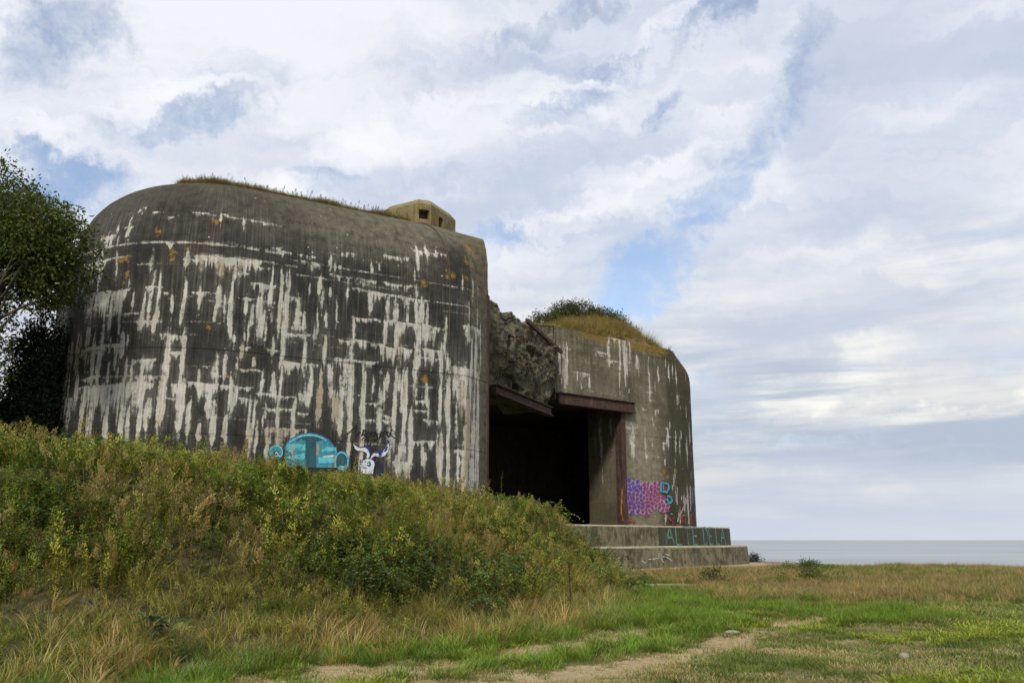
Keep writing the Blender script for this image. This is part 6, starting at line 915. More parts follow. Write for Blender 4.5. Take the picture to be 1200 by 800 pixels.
# --- stepped platform round the embrasure
LL = smooth_line(LOWER); LU = offset_line(LL, .95)
def step(name, line, z0, z1, slant, label=None, back=((2, 62), (-6, 50))):
    nz = 22
    m = miter(list(line), False); m = m / np.linalg.norm(m, axis=1)[:, None]
    Uc = np.concatenate([[0], np.cumsum(np.linalg.norm(np.diff(line, axis=0), axis=1))])
    Us = np.linspace(0, Uc[-1], 420)
    P = np.stack([np.interp(Us, Uc, line[:, 0]), np.interp(Us, Uc, line[:, 1])], -1); Mm = np.stack([np.interp(Us, Uc, m[:, 0]), np.interp(Us, Uc, m[:, 1])], -1)
    hs = np.concatenate([np.linspace(0, .93, nz), [.97, .99, 1.0]]); rnd = np.concatenate([np.zeros(nz), [.012, .03, .06]])
    off = slant * (1 - hs) - rnd
    rag = (fbm(Us * 3, Us * 0, 3, 4) - .5) * .05
    X = P[None, :, 0] + Mm[None, :, 0] * (off[:, None] + rag[None] * hs[:, None] ** 6); Y = P[None, :, 1] + Mm[None, :, 1] * (off[:, None] + rag[None] * hs[:, None] ** 6)
    Z = z0 + (z1 - z0) * hs[:, None] + 0 * X + rag[None] * .6 * hs[:, None] ** 8
    V = np.stack([X, Y, Z], -1).reshape(-1, 3)
    me = bpy.data.meshes.new(name)
    fs = [tuple(q) for q in grid_faces(*X.shape)]
    n = len(V); tl = list(range((X.shape[0] - 1) * X.shape[1], X.shape[0] * X.shape[1]))
    vs = [tuple(q) for q in V] + [(b[0], b[1], z1) for b in back]
    fs.append(tuple(tl + [n + i for i in range(len(back))]))
    me.from_pydata(vs, [], fs)
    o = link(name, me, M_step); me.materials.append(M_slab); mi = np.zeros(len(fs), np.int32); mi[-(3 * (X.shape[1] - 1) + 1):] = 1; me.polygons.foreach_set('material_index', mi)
    return child(o, label), (P, Mm, Us, z0, z1, slant)
_, SL = step('platform_step', LL, .05, 1.28, .10, 'lower curved concrete step with a white scribble')
_, SU = step('platform_step', LU, 1.2, 2.30, .04, 'upper curved concrete step with green painted lettering')
mb = MB(); ap = offset_line(LL, -1.3); poly = [tuple(p) for p in ap] + [tuple(p) for p in LL[::-1]]
vs = []; fs = []
for k in range(len(ap)): vs += [(ap[k][0], ap[k][1], .205), (LL[k][0], LL[k][1], .245)]
vs += [(p[0], p[1], -.1) for p in ap]; n2 = 2 * len(ap)
for k in range(len(ap) - 1): fs += [(2 * k, 2 * k + 2, 2 * k + 3, 2 * k + 1), (n2 + k, n2 + k + 1, 2 * k + 2, 2 * k)]
mb.add(vs, fs); child(mb.build('platform_apron', M_slab))

# painted lettering on the upper step, white scribble on the lower one
def step_pt(S, u, z, lift):
    P, Mm, Us, z0, z1, sl = S
    x = np.interp(u, Us, P[:, 0]); y = np.interp(u, Us, P[:, 1]); a = np.interp(u, Us, Mm[:, 0]); b = np.interp(u, Us, Mm[:, 1])
    o = sl * (1 - (z - z0) / (z1 - z0)) + lift
    return (x + a * o, y + b * o, z)
def strokes_mesh(name, S, strokes, wd, mat, label, lift=.012):
    me = bpy.data.meshes.new(name); bm = bmesh.new(); uvl = bm.loops.layers.uv.new('wall')
    for q, st in enumerate(strokes):
        for (u0, v0), (u1, v1) in zip(st[:-1], st[1:]):
            L = math.hypot(u1 - u0, v1 - v0) or 1; nx, ny = -(v1 - v0) / L * wd / 2, (u1 - u0) / L * wd / 2; n = max(1, int(L / .15)); prev = None
            for k in range(n + 1):
                t = k / n; u = u0 + (u1 - u0) * t; v = v0 + (v1 - v0) * t
                a = bm.verts.new(step_pt(S, u + nx, v + ny, lift + q * .0008)); b = bm.verts.new(step_pt(S, u - nx, v - ny, lift + q * .0008))
                if prev:
                    f = bm.faces.new((prev[0], a, b, prev[1]))
                    for l in f.loops: l[uvl].uv = (u + q * .3, v)
                prev = (a, b)
    bm.to_mesh(me); bm.free(); o = link(name, me, mat); return child(o, label)
def ustep(S, ratio):   # arc length where the step passes a bearing (x/y)
    P = S[0]; r = P[:, 0] / P[:, 1]; k = int(np.argmax(r)); return float(np.interp(ratio, r[:k + 1], S[2][:k + 1]))
LET = {'A': [[(0, 0), (.5, 1), (1, 0)], [(.22, .42), (.78, .42)]], 'L': [[(0, 1), (0, 0), (.9, 0)]], 'T': [[(0, 1), (1, 1)], [(.5, 1), (.5, 0)]], 'E': [[(.9, 1), (0, 1), (0, 0), (.9, 0)], [(0, .5), (.7, .5)]], 'D': [[(0, 0), (0, 1), (.55, 1), (.95, .72), (.95, .28), (.55, 0), (0, 0)]]}
st = []
for ch, x0, x1 in (('A', 780, 790), ('L', 792.5, 800), ('T', 801.5, 811), ('E', 812.5, 818.5), ('D', 824.6, 830), ('E', 831.5, 836), ('L', 839.5, 843.5), ('A', 844.5, 850)):
    r0, r1 = (x0 - 600) / 1030, (x1 - 600) / 1030
    u0, u1 = ustep(SU, r0), ustep(SU, r1)
    for s_ in LET[ch]: st.append([(u0 + (u1 - u0) * p[0], 1.34 + .90 * p[1]) for p in s_])
g0, g1 = ustep(SU, 172 / 1030), ustep(SU, .2482)
strokes_mesh('step_shade_patch', SU, [[(g0, 1.74), (g1, 1.74)]], .98, PAL['step_shade'], 'dark grimy old paint behind the lettering', .006)  # dark film stands for the shade on the step's turned-away part
strokes_mesh('painted_lettering', SU, st, .10, PAL['mint'], 'faded pale green letters reading ALTE DE LA')
ua, ub = ustep(SL, .146), ustep(SL, .172); sc = ub - ua
scr = [[(0, .35), (.15, .2), (.3, .42), (.42, .45), (.45, .7)], [(.45, .42), (.6, .45), (.75, .5)], [(.72, .3), (.78, .8), (.9, .75), (.85, .5), (.95, .2)], [(.85, .6), (1.1, .55), (1.25, .4), (1.35, .3)], [(1.05, .72), (1.25, .66)]]
strokes_mesh('white_scribble', SL, [[(ua + sc * p[0], .35 + .75 * p[1]) for p in s_] for s_ in scr], .05, PAL['faint'], 'loose white spray scribble')
# lintel ledge slab out in the grass
mb = MB(); mb.add([(4.15, 27.6, .10), (6.1, 27.9, .11), (6.5, 29.9, .12), (5.6, 30.6, .13), (4.3, 30.4, .13), (4.15, 27.6, -.2), (6.1, 27.9, -.2), (6.5, 29.9, -.2), (5.6, 30.6, -.2), (4.3, 30.4, -.2)], [(0, 1, 2, 3, 4), (0, 5, 6, 1), (1, 6, 7, 2), (2, 7, 8, 3), (3, 8, 9, 4), (4, 9, 5, 0)])
tag(mb.build('concrete_slab', M_slab, None, .03), 'low pale concrete slab lying in the grass below the stepped platform', 'slab')

# --- observation post on the roof
op = [(-5.52, 34.5), (-3.95, 33.55), (-3.40, 33.75), (-2.50, 35.6), (-3.2, 37.2), (-5.2, 37.4)]
cx, cy = np.mean(op, 0)
def face_hole(mb, p, q, z0, z1, hole=None, depth=.4):
    p = np.array(p); q = np.array(q); L = np.linalg.norm(q - p); d = (q - p) / L; nn = np.array([d[1], -d[0]])
    def P(u, z, inn=0): return (*(p + d * u - nn * inn), z)
    if not hole: mb.add([P(0, z0), P(L, z0), P(L, z1), P(0, z1)], [(0, 1, 2, 3)]); return
    a, b, c, e = hole
    mb.add([P(0, z0), P(L, z0), P(L, z1), P(0, z1), P(a, c), P(b, c), P(b, e), P(a, e), P(a + .04, c + .03, depth), P(b - .04, c + .03, depth), P(b - .04, e - .03, depth), P(a + .04, e - .03, depth)],
           [(0, 1, 5, 4), (1, 2, 6, 5), (2, 3, 7, 6), (3, 0, 4, 7), (4, 5, 9, 8), (5, 6, 10, 9), (6, 7, 11, 10), (7, 4, 8, 11)])
    hol.append(([P(a + .04, c + .03, depth - .004), P(b - .04, c + .03, depth - .004), P(b - .04, e - .03, depth - .004), P(a + .04, e - .03, depth - .004)]))
hol = []
mb = MB(); n = len(op)
for i in range(n):
    p, q = op[i], op[(i + 1) % n]; L = math.dist(p, q)
    face_hole(mb, p, q, 13.75, 15.35, (.06, L - .08, 14.66, 15.08) if i == 1 else ((.62, 1.0, 14.55, 15.05) if i == 2 else None))
inn = [(p[0] + (cx - p[0]) * .16, p[1] + (cy - p[1]) * .16) for p in op]
mb.add([(*p, 15.35) for p in op] + [(*p, 15.62) for p in inn], [(i, (i + 1) % n, n + (i + 1) % n, n + i) for i in range(n)] + [tuple(range(n, 2 * n))])
post = mb.build('observation_post', M_lich); child(post, 'small lichened observation box on the roof with two slits')
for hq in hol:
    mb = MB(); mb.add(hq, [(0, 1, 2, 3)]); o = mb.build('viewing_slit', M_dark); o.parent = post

# --- sprayed paintings (children of the casemate)
for nm, it, Wd, lb in (('car_painting', CAR, WR, 'turquoise cartoon car sprayed on the streaked wall'), ('bull_painting', BULL, WR, 'white and navy bull head with long horns sprayed on the wall'), ('black_tag', TAG, WR, 'thin black scrawled tag above the bull'), ('lettering_painting', PIECE, WW, 'purple and pink bubble piece with blue, orange and red sprays')):
    it2 = [(x[0], x[1], *[[(p[0], p[1] ) for p in l] for l in x[2:]]) for x in it]
    child(painting(nm, it2, Wd, bunker, PAL, lb), lb)
# openings, bright patches, grey patches and bright streaks of the cloud deck: bearing, elevation (deg), radii, tilt, amount
HOLES = [(8.5, 16.0, 6.0, 2.6, 40, .64), (14.5, 22.5, 6.0, 2.2, 55, .62), (20, 28.5, 6.5, 2.0, 45, .42), (11.5, 28.0, 2.6, 1.3, 15, .55), (5.0, 29.0, 6, 1.8, 25, .48), (-1.5, 19.5, 3.0, 2.0, 20, .5), (-29.5, 20.5, 5, 2.2, 15, .75), (-21.5, 26.5, 7, 1.4, 22, .45), (-14.5, 22.5, 6, 1.6, 15, .42), (-31, 29, 5, 3.0, 40, .5), (16, 33, 5, 1.4, 20, .4), (3, 34, 8, 1.2, 15, .4)]
GLOWS = [(20.5, 9.8, 6.5, 2.2, 8, 1.0), (27.5, 7.2, 5.5, 1.0, 4, .8), (13.5, 12.5, 3.5, 2.2, 30, .7), (29.0, 18, 6, 2.5, 10, .5)]
GREYS = [(16.5, 13.3, 4.0, 1.7, 5, .6), (24, 14, 7, 1.6, 5, .5), (29, 11, 7, 1.6, 5, .5), (14, 9.5, 3, 1.5, 0, .6), (24, 3.5, 14, 2.0, 0, .55), (-20, 24, 9, 2, 15, .35), (23, 27, 4, 9, -30, .35), (27, 21, 10, 3, 8, .45), (27, 30, 9, 3, 25, .35), (-5, 31, 9, 2, 15, .25)]
STREAKS = [(9, 31.5, 10, 1.2, 20, .9), (-21.5, 19.5, 13, 1.4, 25, .8), (-27, 25, 9, 1.2, 30, .7), (-8, 27, 12, 1.6, 22, .6), (11.5, 24.5, 7, 1.0, 35, .7), (3, 21, 9, 2.2, 20, .7)]
SKYGAIN = (1.75, 1.65, 1.6)
# ------------------------------------------------------------------ ground
FOOT = [(-30, 3.0), (-9.0, 7.2), (-4.4, 10.0), (-2.1, 12.3), (0.2, 14.3), (1.6, 16.4), (3.0, 22.0), (4.0, 28.5), (4.1, 32.5), (3.2, 36.0), (0.5, 40.5), (-6, 46), (-60, 60)]
def side_of_foot(x, y):
    """signed distance from the foot of the bank, positive inside it"""
    d = seg_dist(x, y, FOOT)
    poly = FOOT + [(-60, 3)]
    ins = np.zeros(np.shape(x), bool)
    for (ax, ay), (bx, by) in zip(poly, poly[1:] + poly[:1]):
        c = (ay > y) != (by > y)
        with np.errstate(divide='ignore', invalid='ignore'):
            ins ^= c & (x < (bx - ax) * (y - ay) / (by - ay if by != ay else 1e-9) + ax)
    return np.where(ins, d, -d)
CLIFF_X = [-400, -60, 0, 12, 17, 19, 21, 23.5, 27, 40, 80, 300]; CLIFF_Y = [160, 110, 92, 84, 74, 66, 57, 51, 47.5, 45, 43, 38]
def cliff_d(x, y): return y - np.interp(x, CLIFF_X, CLIFF_Y)
def bank(x, y):
    d = side_of_foot(x, y)
    crest = np.interp(x, [-25, -14, -8, -3, 0, 2.0, 3.5, 5], [3.55, 3.4, 3.0, 2.38, 2.1, 2.0, 1.75, 1.2])
    crest = crest * np.interp(y, [5, 14, 24, 30, 60], [.9, .95, 1.0, 1.0, .9])
    wd = np.interp(y, [8, 14, 20, 30, 40], [8.5, 7.5, 5.2, 2.7, 4.5])
    t = np.clip(d / wd, 0, 1)
    prof = np.where(t < 1, .62 * t + .38 * (t * t * (3 - 2 * t)), 1)
    return crest * prof * (d > 0)
def ground_z(x, y):
    z = .10 * sstep(10, 45, y) + (fbm(x * .35, y * .35, 3, 4) - .5) * .16 * sstep(60, 12, y) + (fbm(x * 1.6, y * 1.6, 5, 3) - .5) * .05
    b = bank(x, y)
    z = z + b * (1 + (fbm(x * .5, y * .5, 8, 3) - .5) * .18) + (fbm(x * .8, y * .8, 13, 3) - .5) * .35 * sstep(.2, 1.2, b)
    # worn ruts
    rt = track(x, y); z = z - .05 * rt
    c = cliff_d(x, y)
    return z - .5 * sstep(-6, 2, c) - 24 * sstep(0.5, 32, c) 
RUT1 = [(-6, 7.5), (-3.4, 9.6), (-2.05, 10.8), (-.68, 12.0), (.6, 13.5), (1.93, 15.0), (3.4, 17.6), (5.2, 21)]
RUT2 = [(-1.6, 9.0), (0, 10.6), (1.33, 11.75), (2.5, 13.2), (3.5, 14.6), (4.7, 16.3), (7.3, 20.3), (9.0, 25)]
def track(x, y):
    n = (fbm(x * 1.1, y * 1.1, 21, 4) - .5)
    d1 = seg_dist(x, y, RUT1) + n * 1.2; d2 = seg_dist(x, y, RUT2) + n * 1.4
    br_ = sstep(.36, .56, fbm(x * 1.7 + 5, y * 1.7, 27, 4)); f1 = sstep(.75, .15, d1) * sstep(18.5, 15.0, y) * (.62 + .38 * br_); f2 = sstep(.75, .12, d2) * sstep(24.5, 16, y) * (.66 + .34 * br_)
    return np.clip(np.maximum(f1, f2) , 0, 1)
def bare(x, y):
    t = track(x, y)
    g = sstep(.52, .68, fbm(x * .9, y * .9, 33, 4)) * sstep(24, 12, y) * .8
    slab = sstep(.7, .2, seg_dist(x, y, [(4.4, 29), (6, 29.2)])) * .5
    return np.clip(np.maximum(np.maximum(t, g * sstep(3.4, .8, np.minimum(seg_dist(x, y, RUT1), seg_dist(x, y, RUT2)))), slab), 0, 1)

def axis(parts):
    a = []
    for lo, hi, st in parts: a += list(np.arange(lo, hi, st))
    a.append(parts[-1][1]); return np.array(a)
AX = axis([(-4000, -400, 600), (-400, -60, 20), (-60, -22, 1.2), (-22, 30, .14), (30, 70, 1.0), (70, 400, 20), (400, 4000, 600)])
AY = axis([(-3000, -100, 500), (-100, 0, 10), (0, 7, .5), (7, 46, .14), (46, 110, .5), (110, 400, 15), (400, 700, 150)])
gx, gy = np.meshgrid(AX, AY); gz = ground_z(gx, gy)
gcol = np.stack([bare(gx, gy), np.clip(sstep(-.2, 1.0, side_of_foot(gx, gy)), 0, 1), sstep(-5.5, -2.5, cliff_d(gx, gy)) * sstep(16, 17.5, gx) * sstep(48, 52, gy) * 0 + sstep(44.5, 46.5, gy + (fbm(gx * .5, gy * .5, 2) - .5) * 2)], -1)
g = mesh_np('ground', np.stack([gx, gy, gz], -1).reshape(-1, 3), grid_faces(*gx.shape), {'cover': gcol.reshape(-1, 3)}, True)
m = NT('soil_and_turf'); p = m.coord(); a = m.sepc(m.attr('cover').outputs['Color'])
n1 = m.noise(p, 1.2, 6, .65); n2 = m.noise(p, 9, 6, .7); n3 = m.noise(p, 60, 4, .7)
turf = m.mix(m.ramp(m.math('ADD', m.math('MULTIPLY', n1, .5), m.math('MULTIPLY', n2, .5)), .38, .62), (0.075, 0.082, 0.02), (0.20, 0.15, 0.065))
soil = m.mix(m.ramp(n2, .3, .7), (0.24, 0.175, 0.09), (0.40, 0.31, 0.175))
furrow = m.node('ShaderNodeTexWave', wave_type='BANDS', bands_direction='X'); m.put(furrow.inputs[0], p); furrow.inputs['Scale'].default_value = .35; furrow.inputs['Distortion'].default_value = .8
plough = m.mix(furrow.outputs[1], (0.20, 0.125, 0.085), (0.29, 0.195, 0.135))
bnk = m.mix(m.ramp(n2, .35, .65), (0.026, 0.027, 0.010), (0.075, 0.064, 0.025))
c = m.mix(m.ramp(m.math('ADD', a[0], m.math('MULTIPLY', m.math('SUBTRACT', n2, .5), .9)), .3, .6), turf, soil)
c = m.mix(a[1], c, bnk); c = m.mix(a[2], c, plough)
c = m.mix(1.0, c, m.mix(n3, (.62, .62, .62), (1.38, 1.38, 1.38)), 'MULTIPLY'); m.bump(m.math('ADD', n2, m.math('MULTIPLY', n3, .4)), .8, .04)
tag(link('ground', g, m.done(c)), kind='structure')

# sea
mb = MB(); R_ = 45000
mb.add([(-R_, -R_, -20), (R_, -R_, -20), (R_, R_, -20), (-R_, R_, -20)], [(0, 1, 2, 3)])
m = NT('sea_water'); p = m.coord()
w1 = m.noise(m.scale(p, (.35, 1, 1)), .045, 6, .65); w2 = m.noise(m.scale(p, (.4, 1, 1)), .5, 4, .6)
m.put(m.b.inputs['Base Color'], m.mix(m.ramp(m.noise(m.scale(p, (.12, 1, 1)), .006, 7, .7), .35, .65), (0.17, 0.20, 0.22), (0.30, 0.32, 0.32)))
m.b.inputs['Roughness'].default_value = .32; m.b.inputs['Specular IOR Level'].default_value = .5; m.b.inputs['IOR'].default_value = 1.33
m.bump(m.math('ADD', w1, m.math('MULTIPLY', w2, .25)), 1.0, 1.2)
tag(mb.build('sea', m.m), kind='structure')

# ------------------------------------------------------------------ vegetation pieces (triangle soup templates)
def leaf_tri(base, d, up, L, W):
    """folded leaf, 4 triangles as (n,3)"""
    d = d / np.linalg.norm(d); s = np.cross(d, up); s /= (np.linalg.norm(s) + 1e-9); n = np.cross(s, d)
    tip = base + d * L - n * L * .18; mid = base + d * L * .48 + n * 0
    a = base + d * L * .42 + s * W / 2 + n * W * .22; b = base + d * L * .42 - s * W / 2 + n * W * .22
    return [base, a, mid, base, mid, b, a, tip, mid, mid, tip, b]
class Soup:
    def __init__(s): s.v = []; s.c = []
    def tris(s, pts, col):
        s.v += [np.asarray(q, float) for q in pts]
        s.c += [col] * len(pts)
    def blade(s, base, yaw, h, bend, w, col, tipcol=None, seg=3):
        d = np.array([math.cos(yaw), math.sin(yaw), 0]); sd = np.array([-d[1], d[0], 0]); pts = []
        for k in range(seg + 1):
            t = k / seg; pts.append(base + np.array([0, 0, 1]) * h * (t - .38 * bend * t * t) + d * h * bend * t ** 1.8)
        tipcol = col if tipcol is None else tipcol
        for k in range(seg):
            w0 = w * (1 - (k / seg) ** 1.5) / 2; w1 = w * (1 - ((k + 1) / seg) ** 1.5) / 2
            a, b = pts[k] - sd * w0, pts[k] + sd * w0; c, e = pts[k + 1] + sd * w1, pts[k + 1] - sd * w1
            t = (k + .5) / seg; cc = tuple(np.array(col) * (1 - t) + np.array(tipcol) * t)
            s.tris([a, b, c], cc)
            if k < seg - 1: s.tris([a, c, e], cc)
    def arr(s): return np.array(s.v), np.array(s.c)
def vary(c, r, a=.25):
    f = 1 + r.uniform(-a, a); return tuple(max(0, x * f * (1 + r.uniform(-a, a) * .4)) for x in c)
GREEN = (0.115, 0.165, 0.028); DKGREEN = (0.06, 0.09, 0.022); OLIVE = (0.18, 0.185, 0.035); YELLOW = (0.28, 0.26, 0.06); BROWN = (0.19, 0.115, 0.045); RUST = (0.225, 0.165, 0.072); STRAW = (0.40, 0.32, 0.17); DULL = (0.28, 0.225, 0.10); BLUEG = (0.07, 0.11, 0.055); LUSH = (0.15, 0.215, 0.024); GREYLEAF = (0.085, 0.115, 0.075)
def t_weed(r, h, base, head, n, size, headn):
    s = Soup(); lean = r.uniform(-.2, .2), r.uniform(-.2, .2)
    def at(t): return np.array([lean[0] * h * t * t, lean[1] * h * t * t, h * t])
    s.blade(np.zeros(3), r.uniform(0, 6), h, .08, .018, vary(BROWN, r), seg=2)
    for k in range(n):
        t = .12 + .88 * (k / n); a = k * 2.4 + r.uniform(-.5, .5); L = size * (1.15 - .55 * t) * r.uniform(.7, 1.3)
        d = np.array([math.cos(a), math.sin(a), r.uniform(-.25, .5)])
        s.tris(leaf_tri(at(t), d, np.array([0, 0, 1.]), L, L * r.uniform(.32, .5)), vary(base, r, .35))
        if r.random() < .6: s.tris(leaf_tri(at(t) + d * L * .5, np.array([math.cos(a + .8), math.sin(a + .8), .3]), np.array([0, 0, 1.]), L * .7, L * .3), vary(base, r, .35))
    for k in range(headn):
        t = r.uniform(.72, 1.06); a = r.uniform(0, 6.28); q = at(t) + np.array([math.cos(a), math.sin(a), 0]) * r.uniform(0, .09) * (1.25 - t) * 2
        d = np.array([math.cos(a) * .6, math.sin(a) * .6, 1.0]); s.tris(leaf_tri(q, d, np.array([1, 0, 0.]), r.uniform(.03, .06), .022), vary(head, r, .35))
    return s.arr()
def t_bramble(r, base):
    s = Soup()
    for st in range(4):
        yaw = r.uniform(0, 6.28); L = r.uniform(.5, 1.0); hh = r.uniform(.25, .6)
        for k in range(11):
            t = (k + 1) / 11; q = np.array([math.cos(yaw) * L * t, math.sin(yaw) * L * t, hh * math.sin(math.pi * min(.95, t * .8)) + .05])
            for j in range(3):
                a = yaw + (j - 1) * 1.2 + r.uniform(-.6, .6); d = np.array([math.cos(a), math.sin(a), r.uniform(-.3, .35)])
                s.tris(leaf_tri(q, d, np.array([0, 0, 1.]), r.uniform(.06, .11), r.uniform(.045, .07)), vary(base if r.random() < .8 else GREYLEAF, r, .35))
    return s.arr()
def t_tuft(r, n, h, bend, col, tip, w=.007, spread=.10, seg=3, lie=None):
    s = Soup()
    for k in range(n):
        a = r.uniform(0, 6.28); q = np.array([math.cos(a), math.sin(a), 0]) * spread * r.random() ** .5
        yaw = a + r.uniform(-.9, .9) if lie is None else lie + r.uniform(-.8, .8)
        c = vary(col, r, .3); s.blade(q, yaw, h * r.uniform(.5, 1.15), bend * r.uniform(.4, 1.4), w * r.uniform(.7, 1.4), c, vary(tip, r, .3), seg)
    return s.arr()
R0 = random.Random(3)
T_GREEN = [t_weed(R0, R0.uniform(.45, .8), GREEN, OLIVE, 30, .10, 0) for _ in range(5)]
T_OLIVE = [t_weed(R0, R0.uniform(.45, .8), OLIVE, YELLOW, 28, .085, 22) for _ in range(5)]
T_SEED = [t_weed(R0, R0.uniform(.55, .85), OLIVE, RUST, 18, .075, 46) for _ in range(5)]
T_BRAM = [t_bramble(R0, DKGREEN) for _ in range(4)] + [t_bramble(R0, GREEN) for _ in range(2)]
T_DRY = [t_tuft(R0, 30, R0.uniform(.5, .8), .85, DULL, STRAW, .0125, .16, 4) for _ in range(5)]
T_DRYB = [t_tuft(R0, 26, R0.uniform(.45, .7), .75, (.17, .115, .05), (.29, .205, .09), .012, .15, 3) for _ in range(3)]
T_LUSH = [t_tuft(R0, 40, R0.uniform(.2, .34), .7, GREEN, LUSH, .010, .13, 3) for _ in range(4)]
T_BLUE = [t_tuft(R0, 44, R0.uniform(.3, .42), .8, BLUEG, (.13, .17, .10), .010, .15, 3) for _ in range(3)]
T_OLGR = [t_tuft(R0, 30, R0.uniform(.35, .6), .85, OLIVE, (.27, .24, .085), .0125, .16, 3) for _ in range(4)]

def scatter(name, sets, mat, sway=.25, seed=0):
    """sets: list of (templates, x, y, z, scale, tint(n,3)) merged into ONE mesh of stuff"""
    r = np.random.default_rng(seed); VV = []; CC = []
    for tpl, x, y, z, sc, tint in sets:
        pick = r.integers(0, len(tpl), len(x))
        for ti, (tv, tc) in enumerate(tpl):
            ii = np.where(pick == ti)[0]
            if not len(ii): continue
            yaw = r.uniform(0, 6.283, len(ii)); c, s = np.cos(yaw), np.sin(yaw); k = sc[ii]
            lx = r.normal(0, sway, len(ii)); ly = r.normal(0, sway, len(ii)); hz = r.uniform(.85, 1.2, len(ii))
            P = np.empty((len(ii), len(tv), 3), np.float32)
            zz = tv[None, :, 2] * hz[:, None]
            P[..., 0] = (tv[None, :, 0] * c[:, None] - tv[None, :, 1] * s[:, None] + zz * lx[:, None]) * k[:, None] + x[ii, None]
            P[..., 1] = (tv[None, :, 0] * s[:, None] + tv[None, :, 1] * c[:, None] + zz * ly[:, None]) * k[:, None] + y[ii, None]
            P[..., 2] = zz * k[:, None] + z[ii, None]
            VV.append(P.reshape(-1, 3)); CC.append((tc[None] * tint[ii, None, :]).reshape(-1, 3).astype(np.float32))
    V = np.concatenate(VV); C = np.concatenate(CC)
    me = mesh_np(name, V, np.arange(len(V)).reshape(-1, 3), {'col': C})
    return link(name, me, mat)
def tints(n, x, y, seed, a=.3):
    r = np.random.default_rng(seed); f = (1 + r.uniform(-a, a, n)) * (.78 + .5 * fbm(x * .5, y * .5, seed, 3)); hue = r.uniform(-.12, .12, n)
    return np.stack([f * (1 + hue), f, f * (1 - hue)], -1)
def in_block(x, y):
    """inside the rear block plan (cheap test): behind the long wall"""
    d = (x + 8.5) * -WN[0] + (y - 26.7) * -WN[1]; along = (x + 8.5) * WD[0] + (y - 26.7) * WD[1]
    c = np.array([-8.5, 26.7]) - WN * 5
    return ((d > -.12) & (along > 0) & (along < 9.2)) | ((along <= 0) & (along > -5) & (((x - c[0]) ** 2 + (y - c[1]) ** 2 < 26.2) | (d > 5)))

# overgrown bank
def bank_points(n, seed, keep):
    r = np.random.default_rng(seed); x = r.uniform(-20, 6.5, n); y = r.uniform(6.5, 42, n)
    d = side_of_foot(x, y); ok = (d > -.2) & ~in_block(x, y) & (np.abs(x) < y * .66 + 3) & keep(x, y, d, r.random(n))
    plat = seg_dist(x, y, [tuple(p) for p in LL[::6]]); ok &= ~((plat < .5) & (x > 3.5)) & ~((x > 2) & (y > 37.5))
    x, y = x[ok], y[ok]; return x, y, ground_z(x, y)
def zone(x, y, d): return d + (fbm(x * .7, y * .7, 91, 4) - .5) * 4.2 + np.interp(x, [-12, -6, 0, 4], [-1.0, -.5, .9, 1.2]) 
S_ = []
def add(tpl, n, seed, keep, lo, hi, tint=(1.05, 1.09, .9)):
    x, y, z = bank_points(n, seed, keep); r = np.random.default_rng(seed + 1)
    S_.append((tpl, x, y, z - .03, r.uniform(lo, hi, len(x)) * (.5 + .65 * sstep(.3, .7, fbm(x * .8, y * .8, seed + 200, 3))), tints(len(x), x, y, seed + 2) * np.array(tint)))
patch = lambda x, y, s: fbm(x * .45, y * .45, s, 4)
add(T_GREEN, 26000, 1, lambda x, y, d, q: (zone(x, y, d) > 2.6) & (patch(x, y, 5) > .46) & (q < .75), .6, 1.15)
add(T_OLIVE, 34000, 2, lambda x, y, d, q: (zone(x, y, d) > 2.0) & (q < .62), .55, 1.05)
add(T_SEED, 26000, 3, lambda x, y, d, q: (zone(x, y, d) > 2.4) & (patch(x, y, 15) > .44) & (q < .62), .55, 1.05)
add(T_BRAM, 12000, 4, lambda x, y, d, q: (zone(x, y, d) > 1.6) & (patch(x, y, 25) > .46) & (q < .5), .6, 1.1)
add(T_OLIVE, 14000, 6, lambda x, y, d, q: (zone(x, y, d) < 2.4) & (d > .4) & (patch(x, y, 65) > .44) & (q < .7), .4, .8)
add(T_GREEN, 10000, 7, lambda x, y, d, q: (zone(x, y, d) < 2.6) & (d > .3) & (patch(x, y, 75) > .49) & (q < .6), .4, .8)
weeds = scatter('bank_weeds', S_, M_leaf, .18, 5); tag(weeds, 'tangle of nettles, brambles and seeding weeds covering the earth bank', 'weeds', kind='stuff')
S_ = []
add(T_OLGR, 26000, 16, lambda x, y, d, q: (d < 6.5) & (y < 22) & (q < .75), .4, .8, (1.0, 1.05, .9))
add(T_DRY, 9000, 17, lambda x, y, d, q: (zone(x, y, d) < 3.4) & (y < 22) & (q < .5), .4, .8, (1.1, 1.04, .9))
add(T_LUSH, 9000, 18, lambda x, y, d, q: (zone(x, y, d) < 3.0) & (patch(x, y, 85) > .48) & (q < .6), .5, 1.1, (.8, .85, .9))
add(T_DRY, 14000, 11, lambda x, y, d, q: (zone(x, y, d) < 3.0) & (d > .15) & (q < .06 + .7 * sstep(.45, .62, patch(x, y, 31))), .55, .95, (1.15, 1.08, .9))
add(T_DRYB, 9000, 12, lambda x, y, d, q: (zone(x, y, d) < 4.2) & (patch(x, y, 35) > .47) & (d > .1) & (q < .5), .5, .9, (1.1, 1.05, .9))
add(T_OLGR, 24000, 13, lambda x, y, d, q: (zone(x, y, d) < 3.8) & (q < .7), .5, .95, (1.1, 1.08, .95))
add(T_DRY, 9000, 14, lambda x, y, d, q: (zone(x, y, d) >= 3.0) & (patch(x, y, 45) > .56) & (q < .6), .7, 1.1)
add(T_BLUE, 6000, 15, lambda x, y, d, q: (d < 1.1) & (patch(x, y, 55) > .5) & (q < .8), .6, 1.1)
tag(scatter('bank_grass', S_, M_grass, .3, 6), 'rough dry and olive grass hanging over the lower bank', 'grass', kind='stuff')

